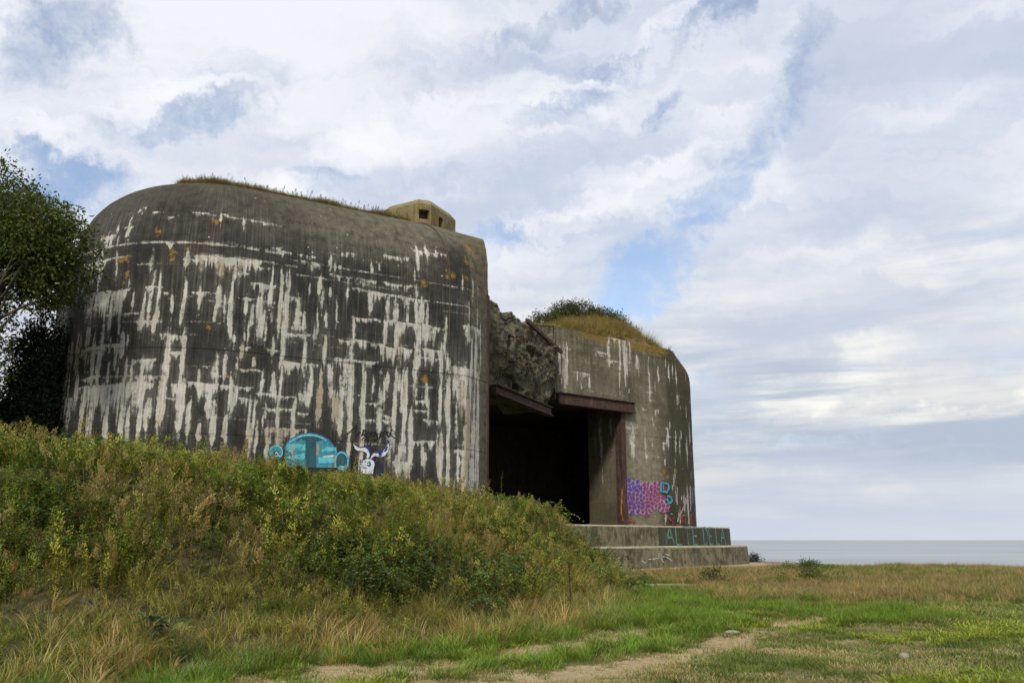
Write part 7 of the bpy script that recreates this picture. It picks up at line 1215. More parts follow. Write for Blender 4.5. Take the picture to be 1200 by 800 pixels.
# field grass
def field_points(n, seed, x0, x1, y0, y1):
    r = np.random.default_rng(seed); u = r.random(n); y = y0 + (y1 - y0) * u; x = r.uniform(x0, x1, n)
    ok = (side_of_foot(x, y) < .35) & (np.abs(x) < y * .66 + 4) & (cliff_d(x, y) < 0)
    plat = seg_dist(x, y, [tuple(p) for p in LL[::6]]); q = (x < 14.2) & (y > np.interp(x, LL[:90, 0], LL[:90, 1]) - .2)
    ok &= ~q & (plat > 1.25) & ~((x > 4.1) & (x < 6.4) & (y > 27.6) & (y < 30.5))
    return x[ok], y[ok], r
S_ = []; F_ = []
def addf(dst, tpl, n, seed, box, keep, lo, hi, tint=(1, 1, 1)):
    x, y, r = field_points(n, seed, *box); k = keep(x, y, r.random(len(x))); x, y = x[k], y[k]
    dst.append((tpl, x, y, ground_z(x, y) - .01, r.uniform(lo, hi, len(x)), tints(len(x), x, y, seed + 2, .35) * np.array(tint)))
def strip(x, y):        # the grass thins out towards the ploughed ground
    return 1 - sstep(43, 46, y) * sstep(24, 19, x)
def dryness(x, y):      # tall tan belt before the cliff edge
    return sstep(.42, .6, fbm(x * .28, y * .5, 77, 4) + .25 * sstep(20, 27, y) - .3 * sstep(21, 14, y))
T_SHORT = [t_tuft(R0, 20, R0.uniform(.055, .10), .7, GREEN, (.12, .16, .03), .009, .11, 2) for _ in range(5)]
T_CLOV = [t_tuft(R0, 26, R0.uniform(.06, .11), .9, (.17, .23, .025), (.27, .29, .04), .017, .12, 2) for _ in range(4)]
T_SDRY = [t_tuft(R0, 18, R0.uniform(.06, .12), .8, OLIVE, STRAW, .007, .12, 2) for _ in range(4)]
nb = lambda x, y, q, k=1.0: q > bare(x, y) * 1.05 * k
lush = lambda x, y: fbm(x * .4, y * .4, 66, 4) + .05 + .16 * sstep(5, 9, x - y * .15) * sstep(22, 14, y)
addf(S_, T_SHORT, 32000, 31, (-9, 17, 5, 19), lambda x, y, q: nb(x, y, q) & (q < .25 + .9 * sstep(.38, .6, fbm(x * 1.1, y * 1.1, 71))), .6, 1.5)
addf(S_, T_SDRY, 26000, 32, (-9, 17, 5, 19), lambda x, y, q: nb(x, y, q, .8) & (fbm(x * .6, y * .6, 19) > .42), .7, 1.5)
addf(S_, T_CLOV, 40000, 33, (-4, 18, 6, 21), lambda x, y, q: nb(x, y, q, 1.3) & (lush(x, y) > .47) & (q < .15 + sstep(.36, .62, fbm(x * 1.5, y * 1.5, 72))), .8, 1.6)
addf(S_, T_SHORT, 26000, 34, (-2, 26, 17, 36), lambda x, y, q: nb(x, y, q), 1.0, 2.0)
addf(S_, T_SDRY, 22000, 35, (-2, 28, 17, 42), lambda x, y, q: nb(x, y, q, .8) & (fbm(x * .6, y * .6, 19) > .40), 1.0, 2.2)
addf(S_, T_CLOV, 12000, 36, (-2, 26, 15, 30), lambda x, y, q: nb(x, y, q, 1.3) & (lush(x, y) > .52), 1.0, 2.0)
# lush strip at the foot of the bank
addf(S_, T_LUSH, 16000, 37, (-8, 8, 8, 33), lambda x, y, q: (side_of_foot(x, y) > -1.5 - 1.2 * vnoise(x * .6, y * .6, 4)) & nb(x, y, q, 1.2) & (q < .8), .5, 1.1, (1.0, 1.1, 1.0))
addf(S_, T_LUSH, 9000, 39, (2.5, 9, 17, 28), lambda x, y, q: (fbm(x * .5, y * .5, 23) > .45) & nb(x, y, q), .4, .9, (1.05, 1.1, 1.0))
tag(scatter('field_grass', S_, M_grass, .3, 8), 'short green and yellow turf of the clifftop field', 'grass', kind='stuff')
addf(F_, T_DRY, 14000, 41, (5, 36, 22, 50), lambda x, y, q: (dryness(x, y) * sstep(21, 26, y) * strip(x, y) > q * .9), .35, .75, (1.0, .86, .8))
addf(F_, T_DRYB, 14000, 42, (5, 36, 21, 50), lambda x, y, q: (dryness(x, y) * sstep(20, 25, y) * strip(x, y) > q * .9) , .35, .8)
addf(F_, T_OLGR, 16000, 43, (3, 36, 20, 50), lambda x, y, q: (sstep(19, 25, y) * strip(x, y) > q), .3, .7)
addf(F_, T_LUSH, 6000, 44, (13, 36, 34, 50), lambda x, y, q: (fbm(x * .35, y * .35, 12) > .5) & (strip(x, y) > q), .7, 1.5, (.8, .9, .8))
addf(F_, T_LUSH, 7000, 45, (5, 30, 22, 40), lambda x, y, q: (fbm(x * .3, y * .45, 14) > .52) & (strip(x, y) > q), .6, 1.3, (.8, .85, .8))
tag(scatter('clifftop_grass', F_, M_grass, .25, 9), 'tall tan and rust coloured grass along the cliff edge', 'grass', kind='stuff')

# grass along the roof of the rear block, soil heap and grass on the wing roof
def roof_strip():
    S = []; r = np.random.default_rng(71)
    Xr, Yr, Mr = GR[0][-1], GR[1][-1], GR[6]; U = GR[3]
    u = r.uniform(13.6, 25.0, 3000); keepu = sstep(13.6, 14.4, u) * (.55 + .6 * vnoise(u * 1.4, u * 0, 3)) > r.random(3000); u = u[keepu]
    zv_, ins_, _ = profile(0.8, 10.9, ROOF, 0.03, 60, 2.35); inn = r.uniform(1.55, 2.3, len(u)) + .9 * sstep(15.2, 13.6, u); zz = np.interp(inn, ins_[-60:], zv_[-60:])
    j = np.searchsorted(U, u); x = GR[5][j, 0] - Mr[j, 0] * inn; y = GR[5][j, 1] - Mr[j, 1] * inn
    hgt = r.uniform(.22, .62, len(u)) * (.6 + .6 * vnoise(u * 1.3, u * 0, 5))
    S.append((T_DRYB, x, y, zz - .03, hgt, tints(len(x), x, y, 72) * np.array([.85, .95, 1.0])))
    k = r.random(len(x)) < .4; S.append((T_OLGR, x[k], y[k], zz[k] - .03, hgt[k] * .9, tints(k.sum(), x[k], y[k], 73)))
    k2 = r.random(len(x)) < .10; S.append((T_SEED, x[k2], y[k2], zz[k2] - .03, r.uniform(.25, .5, k2.sum()), tints(k2.sum(), x[k2], y[k2], 75) * .7))
    # scrap right of the observation post
    x2 = np.interp(r.uniform(25.3, 26.3, 90), U, Xr) + r.uniform(-.3, .3, 90) ; y2 = np.interp(r.uniform(25.3, 26.3, 90), U, Yr) + r.uniform(.2, 2.0, 90)
    S.append((T_OLGR, x2, y2, np.full(90, ROOF - .02), r.uniform(.4, .7, 90), tints(90, x2, y2, 74)))
    return S
tag(scatter('roof_grass', roof_strip(), M_grass, .2, 10), 'thin brown grass growing along the roof edge of the casemate', 'grass', kind='stuff')
HC = np.array([4.9, 51.8])
def heap_z(x, y):
    a = (x - HC[0]) * FD[0] + (y - HC[1]) * FD[1]; b = (x - HC[0]) * -FN[0] + (y - HC[1]) * -FN[1]
    d = np.hypot(a / 5.2, b / 3.8); return WROOF - .12 + 1.85 * np.clip(1 - d * d, -.1, 1) + (fbm(x, y, 4) - .5) * .25
hx, hy = np.meshgrid(np.linspace(-2, 12, 70), np.linspace(45, 59, 70)); hz = heap_z(hx, hy)
front = (hx - F1[0]) * -FN[0] + (hy - F1[1]) * -FN[1]
hz = np.where(front < .25, WROOF - .3, hz)
hd_ = np.hypot(((hx - HC[0]) * FD[0] + (hy - HC[1]) * FD[1]) / 5.2, ((hx - HC[0]) * -FN[0] + (hy - HC[1]) * -FN[1]) / 3.8)
hm = ((hd_ < 1.02) & (front > .1))[:-1, :-1]
tag(link('soil', mesh_np('soil', np.stack([hx, hy, hz], -1).reshape(-1, 3), grid_faces(*hx.shape, hm), None, True), mat_flat('roof_soil', (0.14, 0.11, 0.055), .4)), kind='structure')
r = np.random.default_rng(81); x = r.uniform(-1, 12, 5200); y = r.uniform(45, 58, 5200); z = heap_z(x, y); fr = (x - F1[0]) * -FN[0] + (y - F1[1]) * -FN[1]
k = (z > WROOF + .02) & (fr > .3) & (fr < 7); x, y, z = x[k], y[k], z[k]
x3 = r.uniform(-1.3, 2.6, 420); y3 = 44.9 + x3 * .27 + r.uniform(0, 3.0, 420); z3 = np.full(420, WROOF)
tag(scatter('roof_heap_grass', [(T_DRY, x3, y3, z3 - .02, r.uniform(.4, .9, 420), tints(420, x3, y3, 85) * np.array([.9, .88, .8])), (T_DRY, x, y, z - .03, r.uniform(.7, 1.35, len(x)), tints(len(x), x, y, 83) * np.array([.9, .86, .78])), (T_OLGR, x[::3], y[::3], z[::3] - .03, r.uniform(.6, 1.0, len(x[::3])), tints(len(x[::3]), x[::3], y[::3], 84))], M_grass, .25, 11), 'golden dry grass over the soil heap on the wing roof', 'grass', kind='stuff')

# ------------------------------------------------------------------ woody plants
def crown(name, root, blobs, n, size, cols, seed, clump=.34, cut=.45, freq=.8, extra=None):
    """leaf-sized faces gathered on twig clumps inside the blob volume"""
    r = np.random.default_rng(seed); P = []
    vol = np.array([b[3] * b[4] * b[5] for b in blobs]); pr = vol / vol.sum()
    while sum(len(q) for q in P) < n // 26:
        bi = r.choice(len(blobs), 4000, p=pr); d = r.normal(size=(4000, 3)); d /= np.linalg.norm(d, axis=1)[:, None]; rad = r.random(4000) ** .42
        B = np.array(blobs)[bi]; q = B[:, :3] + d * rad[:, None] * B[:, 3:6]
        nn = fbm(q[:, 0] * freq + q[:, 2] * .37, q[:, 1] * freq + q[:, 2] * freq, seed, 3); q = q[nn > cut]; P.append(q)
    C = np.concatenate(P)[:n // 26]
    c = np.repeat(C, 26, 0); m = len(c); p = c + r.normal(0, clump / 2, (m, 3)) * np.array([1, 1, .7])
    dirv = (p - c) + r.normal(0, .5, (m, 3)) * clump; dirv[:, 2] -= .1 * clump; dirv /= np.linalg.norm(dirv, axis=1)[:, None]
    sd = np.cross(dirv, r.normal(size=(m, 3))); sd /= np.linalg.norm(sd, axis=1)[:, None]
    L = size * r.uniform(.6, 1.3, m)[:, None]; W = L * .48
    a = p; b = p + dirv * L * .5 + sd * W / 2; t = p + dirv * L; e = p + dirv * L * .5 - sd * W / 2
    V = np.stack([a, b, t, a, t, e], 1).reshape(-1, 3)
    ci = np.repeat(r.integers(0, len(cols), len(C)), 26); col = np.array(cols)[ci] * (1 + r.uniform(-.3, .3, (m, 1))) * (1 + r.uniform(-.08, .08, (m, 3)))
    col = np.repeat(col, 6, 0)
    o = link(name, mesh_np(name, V, np.arange(len(V)).reshape(-1, 3), {'col': col}), M_leaf); o.parent = root; o.location = -root.location
    return C
def limbs(name, root, start, targets, r0, mat, seed, levels=None):
    rr = random.Random(seed); mb = MB()
    for t in targets:
        t = Vector(t); s = Vector(start); mid = s.lerp(t, .5) + Vector((rr.uniform(-.3, .3), rr.uniform(-.3, .3), rr.uniform(0, .5)))
        pts = [s, s.lerp(mid, .5) + Vector((rr.uniform(-.12, .12), rr.uniform(-.12, .12), 0)), mid, mid.lerp(t, .55) + Vector((rr.uniform(-.2, .2), rr.uniform(-.2, .2), rr.uniform(-.1, .2))), t]
        mb.tube(pts, [r0, r0 * .75, r0 * .5, r0 * .3, r0 * .1], 6)
    o = mb.build(name, mat); o.parent = root; o.location = -root.location; return o
TL = [(0.055, 0.078, 0.016), (0.075, 0.098, 0.02), (0.036, 0.058, 0.014), (0.11, 0.115, 0.026)]
tx, ty = -16.2, 24.0; tz = float(ground_z(np.array([tx]), np.array([ty]))[0])
tree = empty('leafy_tree', (tx, ty, tz), 'tall loose leafy tree overlapping the rounded end of the casemate', 'tree')
blobs = [(-16.6, 24.0, 9.9, 3.3, 3.0, 2.6), (-14.5, 23.6, 9.6, 2.2, 2.2, 2.0), (-18.5, 24, 8.6, 2.8, 2.8, 3.0), (-15.2, 23.8, 8.0, 1.6, 1.8, 1.6), (-16.8, 23.6, 6.6, 1.9, 2.0, 1.7), (-15.0, 23.4, 6.8, .8, 1.1, 1.2), (-13.6, 23.4, 10.0, 1.1, 1.2, 1.2), (-16.3, 24, 11.6, 1.8, 1.8, 1.4)]
C = crown('crown', tree, blobs, 120000, .125, TL, 5, .36, .48, .8)
mb = MB(); mb.tube([(tx, ty, tz - .3), (tx + .1, ty, tz + 1.2), (tx - .1, ty + .1, tz + 2.8), (tx, ty, tz + 4.2)], [.30, .24, .2, .15], 9); o = mb.build('trunk', M_bark); o.parent = tree; o.location = -tree.location
rr = random.Random(4); tg = [tuple(C[rr.randrange(len(C))]) for _ in range(70)]
limbs('limbs', tree, (tx, ty, tz + 3.4), tg[:38], .085, M_bark, 2); limbs('limbs', tree, (tx - .05, ty, tz + 2.2), tg[38:], .07, M_bark, 3)
# bare twigs poking out of the crown
mb = MB()
for x0, z0, n in ((-12.9, 10.1, 3), (-14.3, 11.1, 3), (-15.6, 12.4, 5), (-16.8, 12.7, 5), (-18, 12.2, 4)):
    for k in range(n):
        a = random.uniform(-.5, 1.1) if x0 > -14 else random.uniform(-.8, .6); L = random.uniform(.7, 1.3)
        b = Vector((x0 + random.uniform(-.5, .3), 23.8 + random.uniform(-.5, .5), z0 - .3)); e = b + Vector((math.sin(a) * L, random.uniform(-.3, .3), math.cos(a) * L))
        mb.tube([b, b.lerp(e, .5) + Vector((.05, 0, .06)), e], [.02, .014, .006], 5)
        for j in range(3):
            q = b.lerp(e, random.uniform(.35, .85)); s = q + Vector((random.uniform(-.3, .3), random.uniform(-.1, .1), random.uniform(.1, .35))); mb.tube([q, s], [.009, .004], 4)
o = mb.build('bare_twigs', M_bark); o.parent = tree; o.location = -tree.location
ix, iy = -15.9, 27.0; iz = float(ground_z(np.array([ix]), np.array([iy]))[0])
ivy = empty('evergreen_shrub', (ix, iy, iz), 'dense dark evergreen growth climbing the shaded end of the casemate under the tree', 'shrub')
crown('crown', ivy, [(-15.6, 27.2, 5.0, 1.1, 1.0, 2.3), (-15.45, 27.4, 7.2, .85, .9, 1.7), (-16.5, 26.9, 4.4, 1.2, 1.0, 1.6), (-17.5, 26.8, 3.9, 1.6, 1.3, .9), (-19.5, 26.6, 3.9, 1.8, 1.4, .9)], 80000, .13, [(0.014, 0.022, 0.008), (0.02, 0.032, 0.010), (0.028, 0.04, 0.012)], 8, .3, .30, .9)
limbs('trunk', ivy, (ix - .3, iy, iz - .2), [(-15.9, 27.2, 8.0), (-16.2, 27.2, 6), (-15.9, 27.2, 7)], .10, M_bark, 5)
bx, by = 4.6, 52.6
bush = empty('gorse_bush', (bx, by, float(heap_z(np.array([bx]), np.array([by]))[0])), 'dark green bush growing from the soil heap on the wing roof', 'bush')
crown('crown', bush, [(3.9, 51.9, 15.1, 1.9, 1.5, 1.1), (2.4, 50.9, 14.4, 1.6, 1.3, .95), (5.6, 52.2, 14.75, 1.9, 1.4, 1.05), (7.0, 53.4, 14.3, 1.3, 1.2, .7)], 40000, .12, [(0.045, 0.058, 0.02), (0.06, 0.07, 0.024), (0.09, 0.085, 0.035)], 12, .26, .36, 1.3)
limbs('limbs', bush, (bx, by, 14.0), [(3.2, 52.3, 15.4), (4.2, 52.6, 15.7), (5.4, 53, 15.5), (2.2, 52, 14.9), (7.4, 54, 14.5)], .06, M_bark, 6)

def ground_pt(px, py, Y): return px, Y
def shrub(name, x, y, r_, h, n, size, cols, label, cat, seed):
    z = float(ground_z(np.array([x]), np.array([y]))[0]); e = empty(name, (x, y, z), label, cat)
    crown('foliage', e, [(x, y, z + h * .38, r_ * .7, r_ * .7, h * .5), (x + r_ * .6, y + .1, z + h * .25, r_ * .6, r_ * .5, h * .35), (x - r_ * .65, y - .1, z + h * .22, r_ * .5, r_ * .5, h * .3), (x + r_ * .1, y, z + h * .7, r_ * .3, r_ * .3, h * .35)], n, size, cols, seed, .2, .36, 2.0)
    limbs('stem', e, (x, y, z - .05), [(x + random.uniform(-r_, r_) * .6, y + random.uniform(-r_, r_) * .5, z + h * random.uniform(.6, 1)) for _ in range(6)], .012, M_twig, seed)
    return e
shrub('leafy_shrub', 6.9, 30.5, .5, .6, 1100, .075, [(0.06, 0.075, 0.02), (0.09, 0.09, 0.03)], 'small dark shrub standing just beyond the pale slab', 'shrub', 21)
shrub('leafy_shrub', 10.6, 32.0, 1.2, .5, 2200, .085, [(0.07, 0.10, 0.022), (0.12, 0.12, 0.03)], 'wide mid green shrub out in the tan grass of the field', 'shrub', 22)
shrub('leafy_shrub', 13.6, 41.0, 1.6, .6, 4600, .08, [(0.05, 0.10, 0.014), (0.065, 0.12, 0.016)], 'broad low bright green shrub before the ploughed strip', 'shrub', 23)
shrub('leafy_shrub', 16.6, 60.5, .6, .65, 1200, .09, [(0.02, 0.03, 0.01), (0.035, 0.04, 0.015)], 'tiny dark shrub against the sea at the corner of the platform', 'shrub', 24)

# broad-leaved plants in the hollow at the foot of the bank
def dock(x, y, n, L, cols, label, seed, stemmed=False):
    z = float(ground_z(np.array([x]), np.array([y]))[0]); e = empty('broadleaf_plant', (x, y, z), label, 'plant'); rr = random.Random(seed); s = Soup()
    st = MB()
    for k in range(n):
        a = rr.uniform(0, 6.28); el = rr.uniform(.25, 1.0); hh = rr.uniform(.08, .38) if stemmed else rr.uniform(.02, .15)
        q = np.array([x + math.cos(a) * .1, y + math.sin(a) * .1, z + hh]); d = np.array([math.cos(a), math.sin(a), el - .3]); l = L * rr.uniform(.6, 1.2)
        st.tube([(x, y, z - .02), tuple(q)], .006, 4); c = vary(rr.choice(cols), rr, .2)
        for j in range(3):
            dd = np.array([math.cos(a + (j - 1) * .7), math.sin(a + (j - 1) * .7), el - .35]); s.tris(leaf_tri(q, dd, np.array([0, 0, 1.]), l * (1 if j == 1 else .75), l * .42), vary(c, rr, .12))
    v, c = s.arr(); o = link('leaf_rosette', mesh_np('leaf_rosette', v, np.arange(len(v)).reshape(-1, 3), {'col': c}), M_leaf); o.parent = e; o.location = -e.location
    o = st.build('stem', M_twig); o.parent = e; o.location = -e.location
def px_pt(px, py):   # bearing of a place on the ground as walked out from the viewpoint
    th = math.radians(13.06); v = (400 - py) / 1000; z = math.sin(th) + v * math.cos(th); f = math.cos(th) - v * math.sin(th); x = (px - 600) / 1000
    Y = np.linspace(6, 60, 3000); k = np.argmax(ground_z(x / f * Y, Y) > 1.6 + z / f * Y); return float(x / f * Y[k]), float(Y[k])
dock(*px_pt(172, 757), 16, .22, [(0.05, 0.085, 0.035), (0.07, 0.10, 0.05)], 'dusty dark green broad leaved plant in the hollow of the bank', 3, True)
dock(*px_pt(207, 772), 7, .15, [(0.26, 0.26, 0.035), (0.20, 0.23, 0.03)], 'small yellow leaved plant at the foot of the grassy bank', 4, True)
dock(*px_pt(132, 757), 4, .17, [(0.20, 0.22, 0.04)], 'pair of limp yellow green leaves beside the dusty broad leaved plant', 6)
x, y = px_pt(668, 722); z = float(ground_z(np.array([x]), np.array([y]))[0])
stalk = empty('dead_dock', (x, y, z), 'dead dark brown seed stalk standing in pale dry grass at the foot of the bank', 'plant')
mb = MB(); mb.tube([(x, y, z - .05), (x + .02, y, z + .35), (x, y, z + .95)], [.012, .01, .005], 5); o = mb.build('stem', M_twig); o.parent = stalk; o.location = -stalk.location
s = Soup(); rr = random.Random(9)
for k in range(240):
    t = rr.uniform(.25, 1.0); a = rr.uniform(0, 6.28); w = .11 * (1.1 - t); s.tris(leaf_tri(np.array([x + math.cos(a) * w * rr.random(), y + math.sin(a) * w * rr.random(), z + t]), np.array([math.cos(a), math.sin(a), .8]), np.array([0, 0, 1.]), .035, .022), vary((.10, .05, .025), rr, .4))
v, c = s.arr(); o = link('seed_head', mesh_np('seed_head', v, np.arange(len(v)).reshape(-1, 3), {'col': c}), M_leaf); o.parent = stalk; o.location = -stalk.location
# tall weed in front of the dark embrasure
def tall_weed(px, Y, ztop, label, seed, dense):
    x = (px - 600) / 1010 * Y; z = float(ground_z(np.array([x]), np.array([Y]))[0]); h = ztop - z; e = empty('tall_weed', (x, Y, z), label, 'weed'); rr = random.Random(seed); s = Soup(); mb = MB()
    mb.tube([(x, Y, z - .05), (x + .03, Y, z + h * .5), (x + .08, Y, z + h)], [.012, .009, .004], 5)
    for k in range(dense):
        t = rr.uniform(.15, 1) if dense > 60 else rr.uniform(.1, .98); a = rr.uniform(0, 6.28); w = .35 * (1.1 - t) * rr.random() if dense > 60 else 0
        q = np.array([x + .06 * t + math.cos(a) * w, Y + math.sin(a) * w, z + h * t * (1 - .12 * (w > .1))]); s.tris(leaf_tri(q, np.array([math.cos(a), math.sin(a), rr.uniform(-.2, .7)]), np.array([0, 0, 1.]), rr.uniform(.06, .13), .04), vary(OLIVE if rr.random() < .5 else GREEN, rr, .3))
    o = mb.build('stem', M_twig); o.parent = e; o.location = -e.location
    v, c = s.arr(); o = link('foliage', mesh_np('foliage', v, np.arange(len(v)).reshape(-1, 3), {'col': c}), M_leaf); o.parent = e; o.location = -e.location
tall_weed(586, 31.0, 4.0, 'thin tall weed stalk rising before the dark embrasure', 1, 26)
tall_weed(592, 31.3, 3.1, 'bushy light green weed at the mouth of the embrasure beside the steel edge', 2, 200)
tall_weed(636, 33.5, 3.0, 'bushy weed with brown top midway across the dark embrasure', 3, 240)
tall_weed(650, 34.2, 2.75, 'bushy olive weed where the bank meets the upper platform step', 4, 240)
# dead arching bramble canes on the bank
for (pa, pb, pc, lb) in (((118, 585), (150, 552), (178, 556), 'dead arching bramble cane low on the weedy bank'), ((92, 520), (104, 507), (128, 500), 'dark dead cane sticking up at the crest of the bank under the big lime patch'), ((205, 518), (228, 510), (236, 524), 'dark forked dead cane at the crest of the bank beside the lime streaks')):
    e = None; pts = []
    for (qx, qy) in (pa, pb, pc):
        x, y = px_pt(qx, min(qy + 18, 600)) if qy > 540 else ((qx - 600) / 1000 * 23.2, 23.6); th = math.radians(13.06); v = (400 - qy) / 1000; tz_ = (math.sin(th) + v * math.cos(th)) / (math.cos(th) - v * math.sin(th)); x = (qx - 600) / 1000 / (math.cos(th) - v * math.sin(th)) * y; pts.append((x, y - .35, 1.6 + tz_ * (y - .35)))
    mb = MB(); p0 = (pts[0][0], pts[0][1], pts[0][2] - .6); m1 = [(a + b) / 2 for a, b in zip(pts[0], pts[1])]; mb.tube([p0, pts[0], m1, pts[1], pts[2]], [.02, .018, .016, .013, .006], 5)
    tag(mb.build('bramble_cane', M_twig), lb, 'cane', 'dead canes on the bank')
# loose stones in the field
def stone(px, py, s, label, seed):
    x, y = px_pt(px, py); z = float(ground_z(np.array([x]), np.array([y]))[0]); bm = bmesh.new(); bmesh.ops.create_icosphere(bm, subdivisions=3, radius=1)
    for v in bm.verts:
        c = v.co; n = fbm(np.array([c.x * 1.3 + seed]), np.array([c.y * 1.3 + c.z]), seed, 3)[0]; v.co = Vector((c.x * s[0], c.y * s[1], c.z * s[2])) * (.65 + .7 * n)
    me = bpy.data.meshes.new('field_stone'); bm.to_mesh(me); bm.free(); o = link('field_stone', me, M_stone); o.location = (x, y, z + s[2] * .45)
    for f in me.polygons: f.use_smooth = True
    tag(o, label, 'stone', 'pale stones in the field')
stone(987, 699, (.30, .2, .09), 'largest flat pale stone in the field below the tan grass', 1)
stone(1015, 720, (.2, .13, .06), 'thin pale stone halfway between the flat one and the round one', 2)
stone(1060, 771, (.075, .07, .05), 'small rounded cream stone in bright turf', 3)
stone(858, 743, (.13, .09, .045), 'grey stone beside the upper worn rut', 4)
# two weed sprigs on the shoulder of the wing
for k, (u, v, lb) in enumerate(((9.4, 14.0, 'upper small dark sprig sprouting from the sloping shoulder of the wing'), (10.6, 13.55, 'lower small dark sprig sprouting from the sloping shoulder of the wing'))):
    q = on_wall(WW, u, v, 0); s = Soup(); rr = random.Random(k)
    for t in range(26): s.blade(np.array(q) + np.array([rr.uniform(-.08, .08), 0, -.03]), rr.uniform(-.5, .7), rr.uniform(.15, .42), rr.uniform(.3, .9), .025, vary((.03, .035, .012), rr))
    v_, c_ = s.arr(); o = link('weed_sprig', mesh_np('weed_sprig', v_, np.arange(len(v_)).reshape(-1, 3), {'col': c_}), M_leaf); tag(o, lb, 'weed', 'sprigs on the wing shoulder')

# ------------------------------------------------------------------ sky, sun, camera
SUN_EL, SUN_AZ = 40.0, 192.0     # azimuth from +Y towards +X
world = bpy.data.worlds.new('World'); scene.world = world; world.use_nodes = True
t = world.node_tree; nd = t.nodes; bg = nd['Background']; bg.inputs[1].default_value = 0.10
sky = nd.new('ShaderNodeTexSky'); sky.sky_type = 'NISHITA'; sky.sun_disc = False; sky.sun_elevation = math.radians(SUN_EL); sky.sun_rotation = math.radians(SUN_AZ); sky.dust_density = 1.5; sky.ozone_density = 1.5
def wn(typ, **kw):
    n = nd.new(typ)
    for k, v in kw.items(): setattr(n, k, v)
    return n
def wput(s, v):
    if isinstance(v, bpy.types.NodeSocket): t.links.new(v, s)
    else: s.default_value = (tuple(v) + (1,)) if isinstance(v, tuple) and s.type == 'RGBA' and len(v) == 3 else v
def wm(op, a, b=0.0, c=None):
    n = wn('ShaderNodeMath', operation=op); wput(n.inputs[0], a); wput(n.inputs[1], b)
    if c is not None: wput(n.inputs[2], c)
    return n.outputs[0]
def wr(f, a, b, c=0.0, d=1.0):
    n = wn('ShaderNodeMapRange', interpolation_type='SMOOTHSTEP'); wput(n.inputs[0], f)
    for i, v in enumerate((a, b, c, d)): n.inputs[i + 1].default_value = v
    return n.outputs[0]
def wmix(f, a, b):
    n = wn('ShaderNodeMix', data_type='RGBA'); wput(n.inputs[0], f); wput(n.inputs[6], a); wput(n.inputs[7], b); return n.outputs[2]
def wnoise(vec, sc, det=6, rough=.6, dist=0.0):
    n = wn('ShaderNodeTexNoise'); wput(n.inputs['Vector'], vec); n.inputs['Scale'].default_value = sc; n.inputs['Detail'].default_value = det; n.inputs['Roughness'].default_value = rough; n.inputs['Distortion'].default_value = dist; return n.outputs[0]
def wmap(vec, loc=(0, 0, 0), rot=0.0, sc=(1, 1, 1)):
    n = wn('ShaderNodeMapping'); wput(n.inputs[0], vec); n.inputs[1].default_value = loc; n.inputs[2].default_value = (0, 0, rot); n.inputs[3].default_value = sc; return n.outputs[0]
tc = wn('ShaderNodeTexCoord').outputs['Generated']; sx = wn('ShaderNodeSeparateXYZ'); wput(sx.inputs[0], tc); dx, dy, dz = sx.outputs
zz = wm('MAXIMUM', dz, 0.0); den = wm('ADD', zz, 0.10)
cb = wn('ShaderNodeCombineXYZ'); wput(cb.inputs[0], wm('DIVIDE', dx, den)); wput(cb.inputs[1], wm('DIVIDE', dy, den)); P = cb.outputs[0]      # flat cloud layer
az = wm('MULTIPLY', wm('ARCTAN2', dx, dy), 57.2958); el = wm('MULTIPLY', wm('ARCSINE', dz), 57.2958)
cb = wn('ShaderNodeCombineXYZ'); wput(cb.inputs[0], az); wput(cb.inputs[1], el); AE = cb.outputs[0]
wob = wnoise(AE, .14, 8, .66); wob2 = wnoise(wmap(AE, (31, 7, 0)), .14, 8, .66)
cb = wn('ShaderNodeCombineXYZ'); wput(cb.inputs[0], wm('MULTIPLY_ADD', wob, 11.0, wm('SUBTRACT', az, 5.5))); wput(cb.inputs[1], wm('MULTIPLY_ADD', wob2, 9.0, wm('SUBTRACT', el, 4.5))); AEW = cb.outputs[0]
def hole(a, e, ra, re, rot):
    """elliptical opening in the cloud deck around bearing a, elevation e (degrees)"""
    r = math.radians(rot); m1 = wmap(AEW, (0, 0, 0), 0, (1, 1, 1)); sp = wn('ShaderNodeSeparateXYZ'); wput(sp.inputs[0], m1)
    da = wm('SUBTRACT', sp.outputs[0], a); de = wm('SUBTRACT', sp.outputs[1], e)
    u = wm('ADD', wm('MULTIPLY', da, math.cos(r) / ra), wm('MULTIPLY', de, math.sin(r) / ra)); v = wm('ADD', wm('MULTIPLY', da, -math.sin(r) / re), wm('MULTIPLY', de, math.cos(r) / re))
    return wr(wm('SQRT', wm('ADD', wm('MULTIPLY', u, u), wm('MULTIPLY', v, v))), 1.25, .25)
holes = None
for hq in HOLES:
    h = wm('MULTIPLY', hole(*hq[:5]), hq[5]); holes = h if holes is None else wm('MAXIMUM', holes, h)
PS = wmap(P, (0, 0, 0), math.radians(35), (.8, 1.7, 1))
st = wnoise(PS, 1.1, 8, .58, .2); puff = wnoise(wmap(P, (3, 5, 0)), 1.5, 9, .62, .3)
diag = wnoise(wmap(AEW, (4, 2, 0), math.radians(-27), (.05, .24, 1)), 1.0, 8, .58, .25); rag = wnoise(AE, .55, 8, .68, .6)
dens = wm('ADD', wm('MULTIPLY', st, .15), wm('ADD', wm('MULTIPLY', puff, .15), wm('ADD', wm('MULTIPLY', diag, .5), wm('MULTIPLY', rag, .25))))
strk = None
for sq in STREAKS:
    h = wm('MULTIPLY', hole(*sq[:5]), sq[5]); strk = h if strk is None else wm('MAXIMUM', strk, h)
strk = wm('MULTIPLY', strk, wr(diag, .35, .6))
cover = wm('ADD', wm('SUBTRACT', wm('ADD', dens, .17), wm('MULTIPLY', holes, .5)), wm('MULTIPLY', strk, .25))
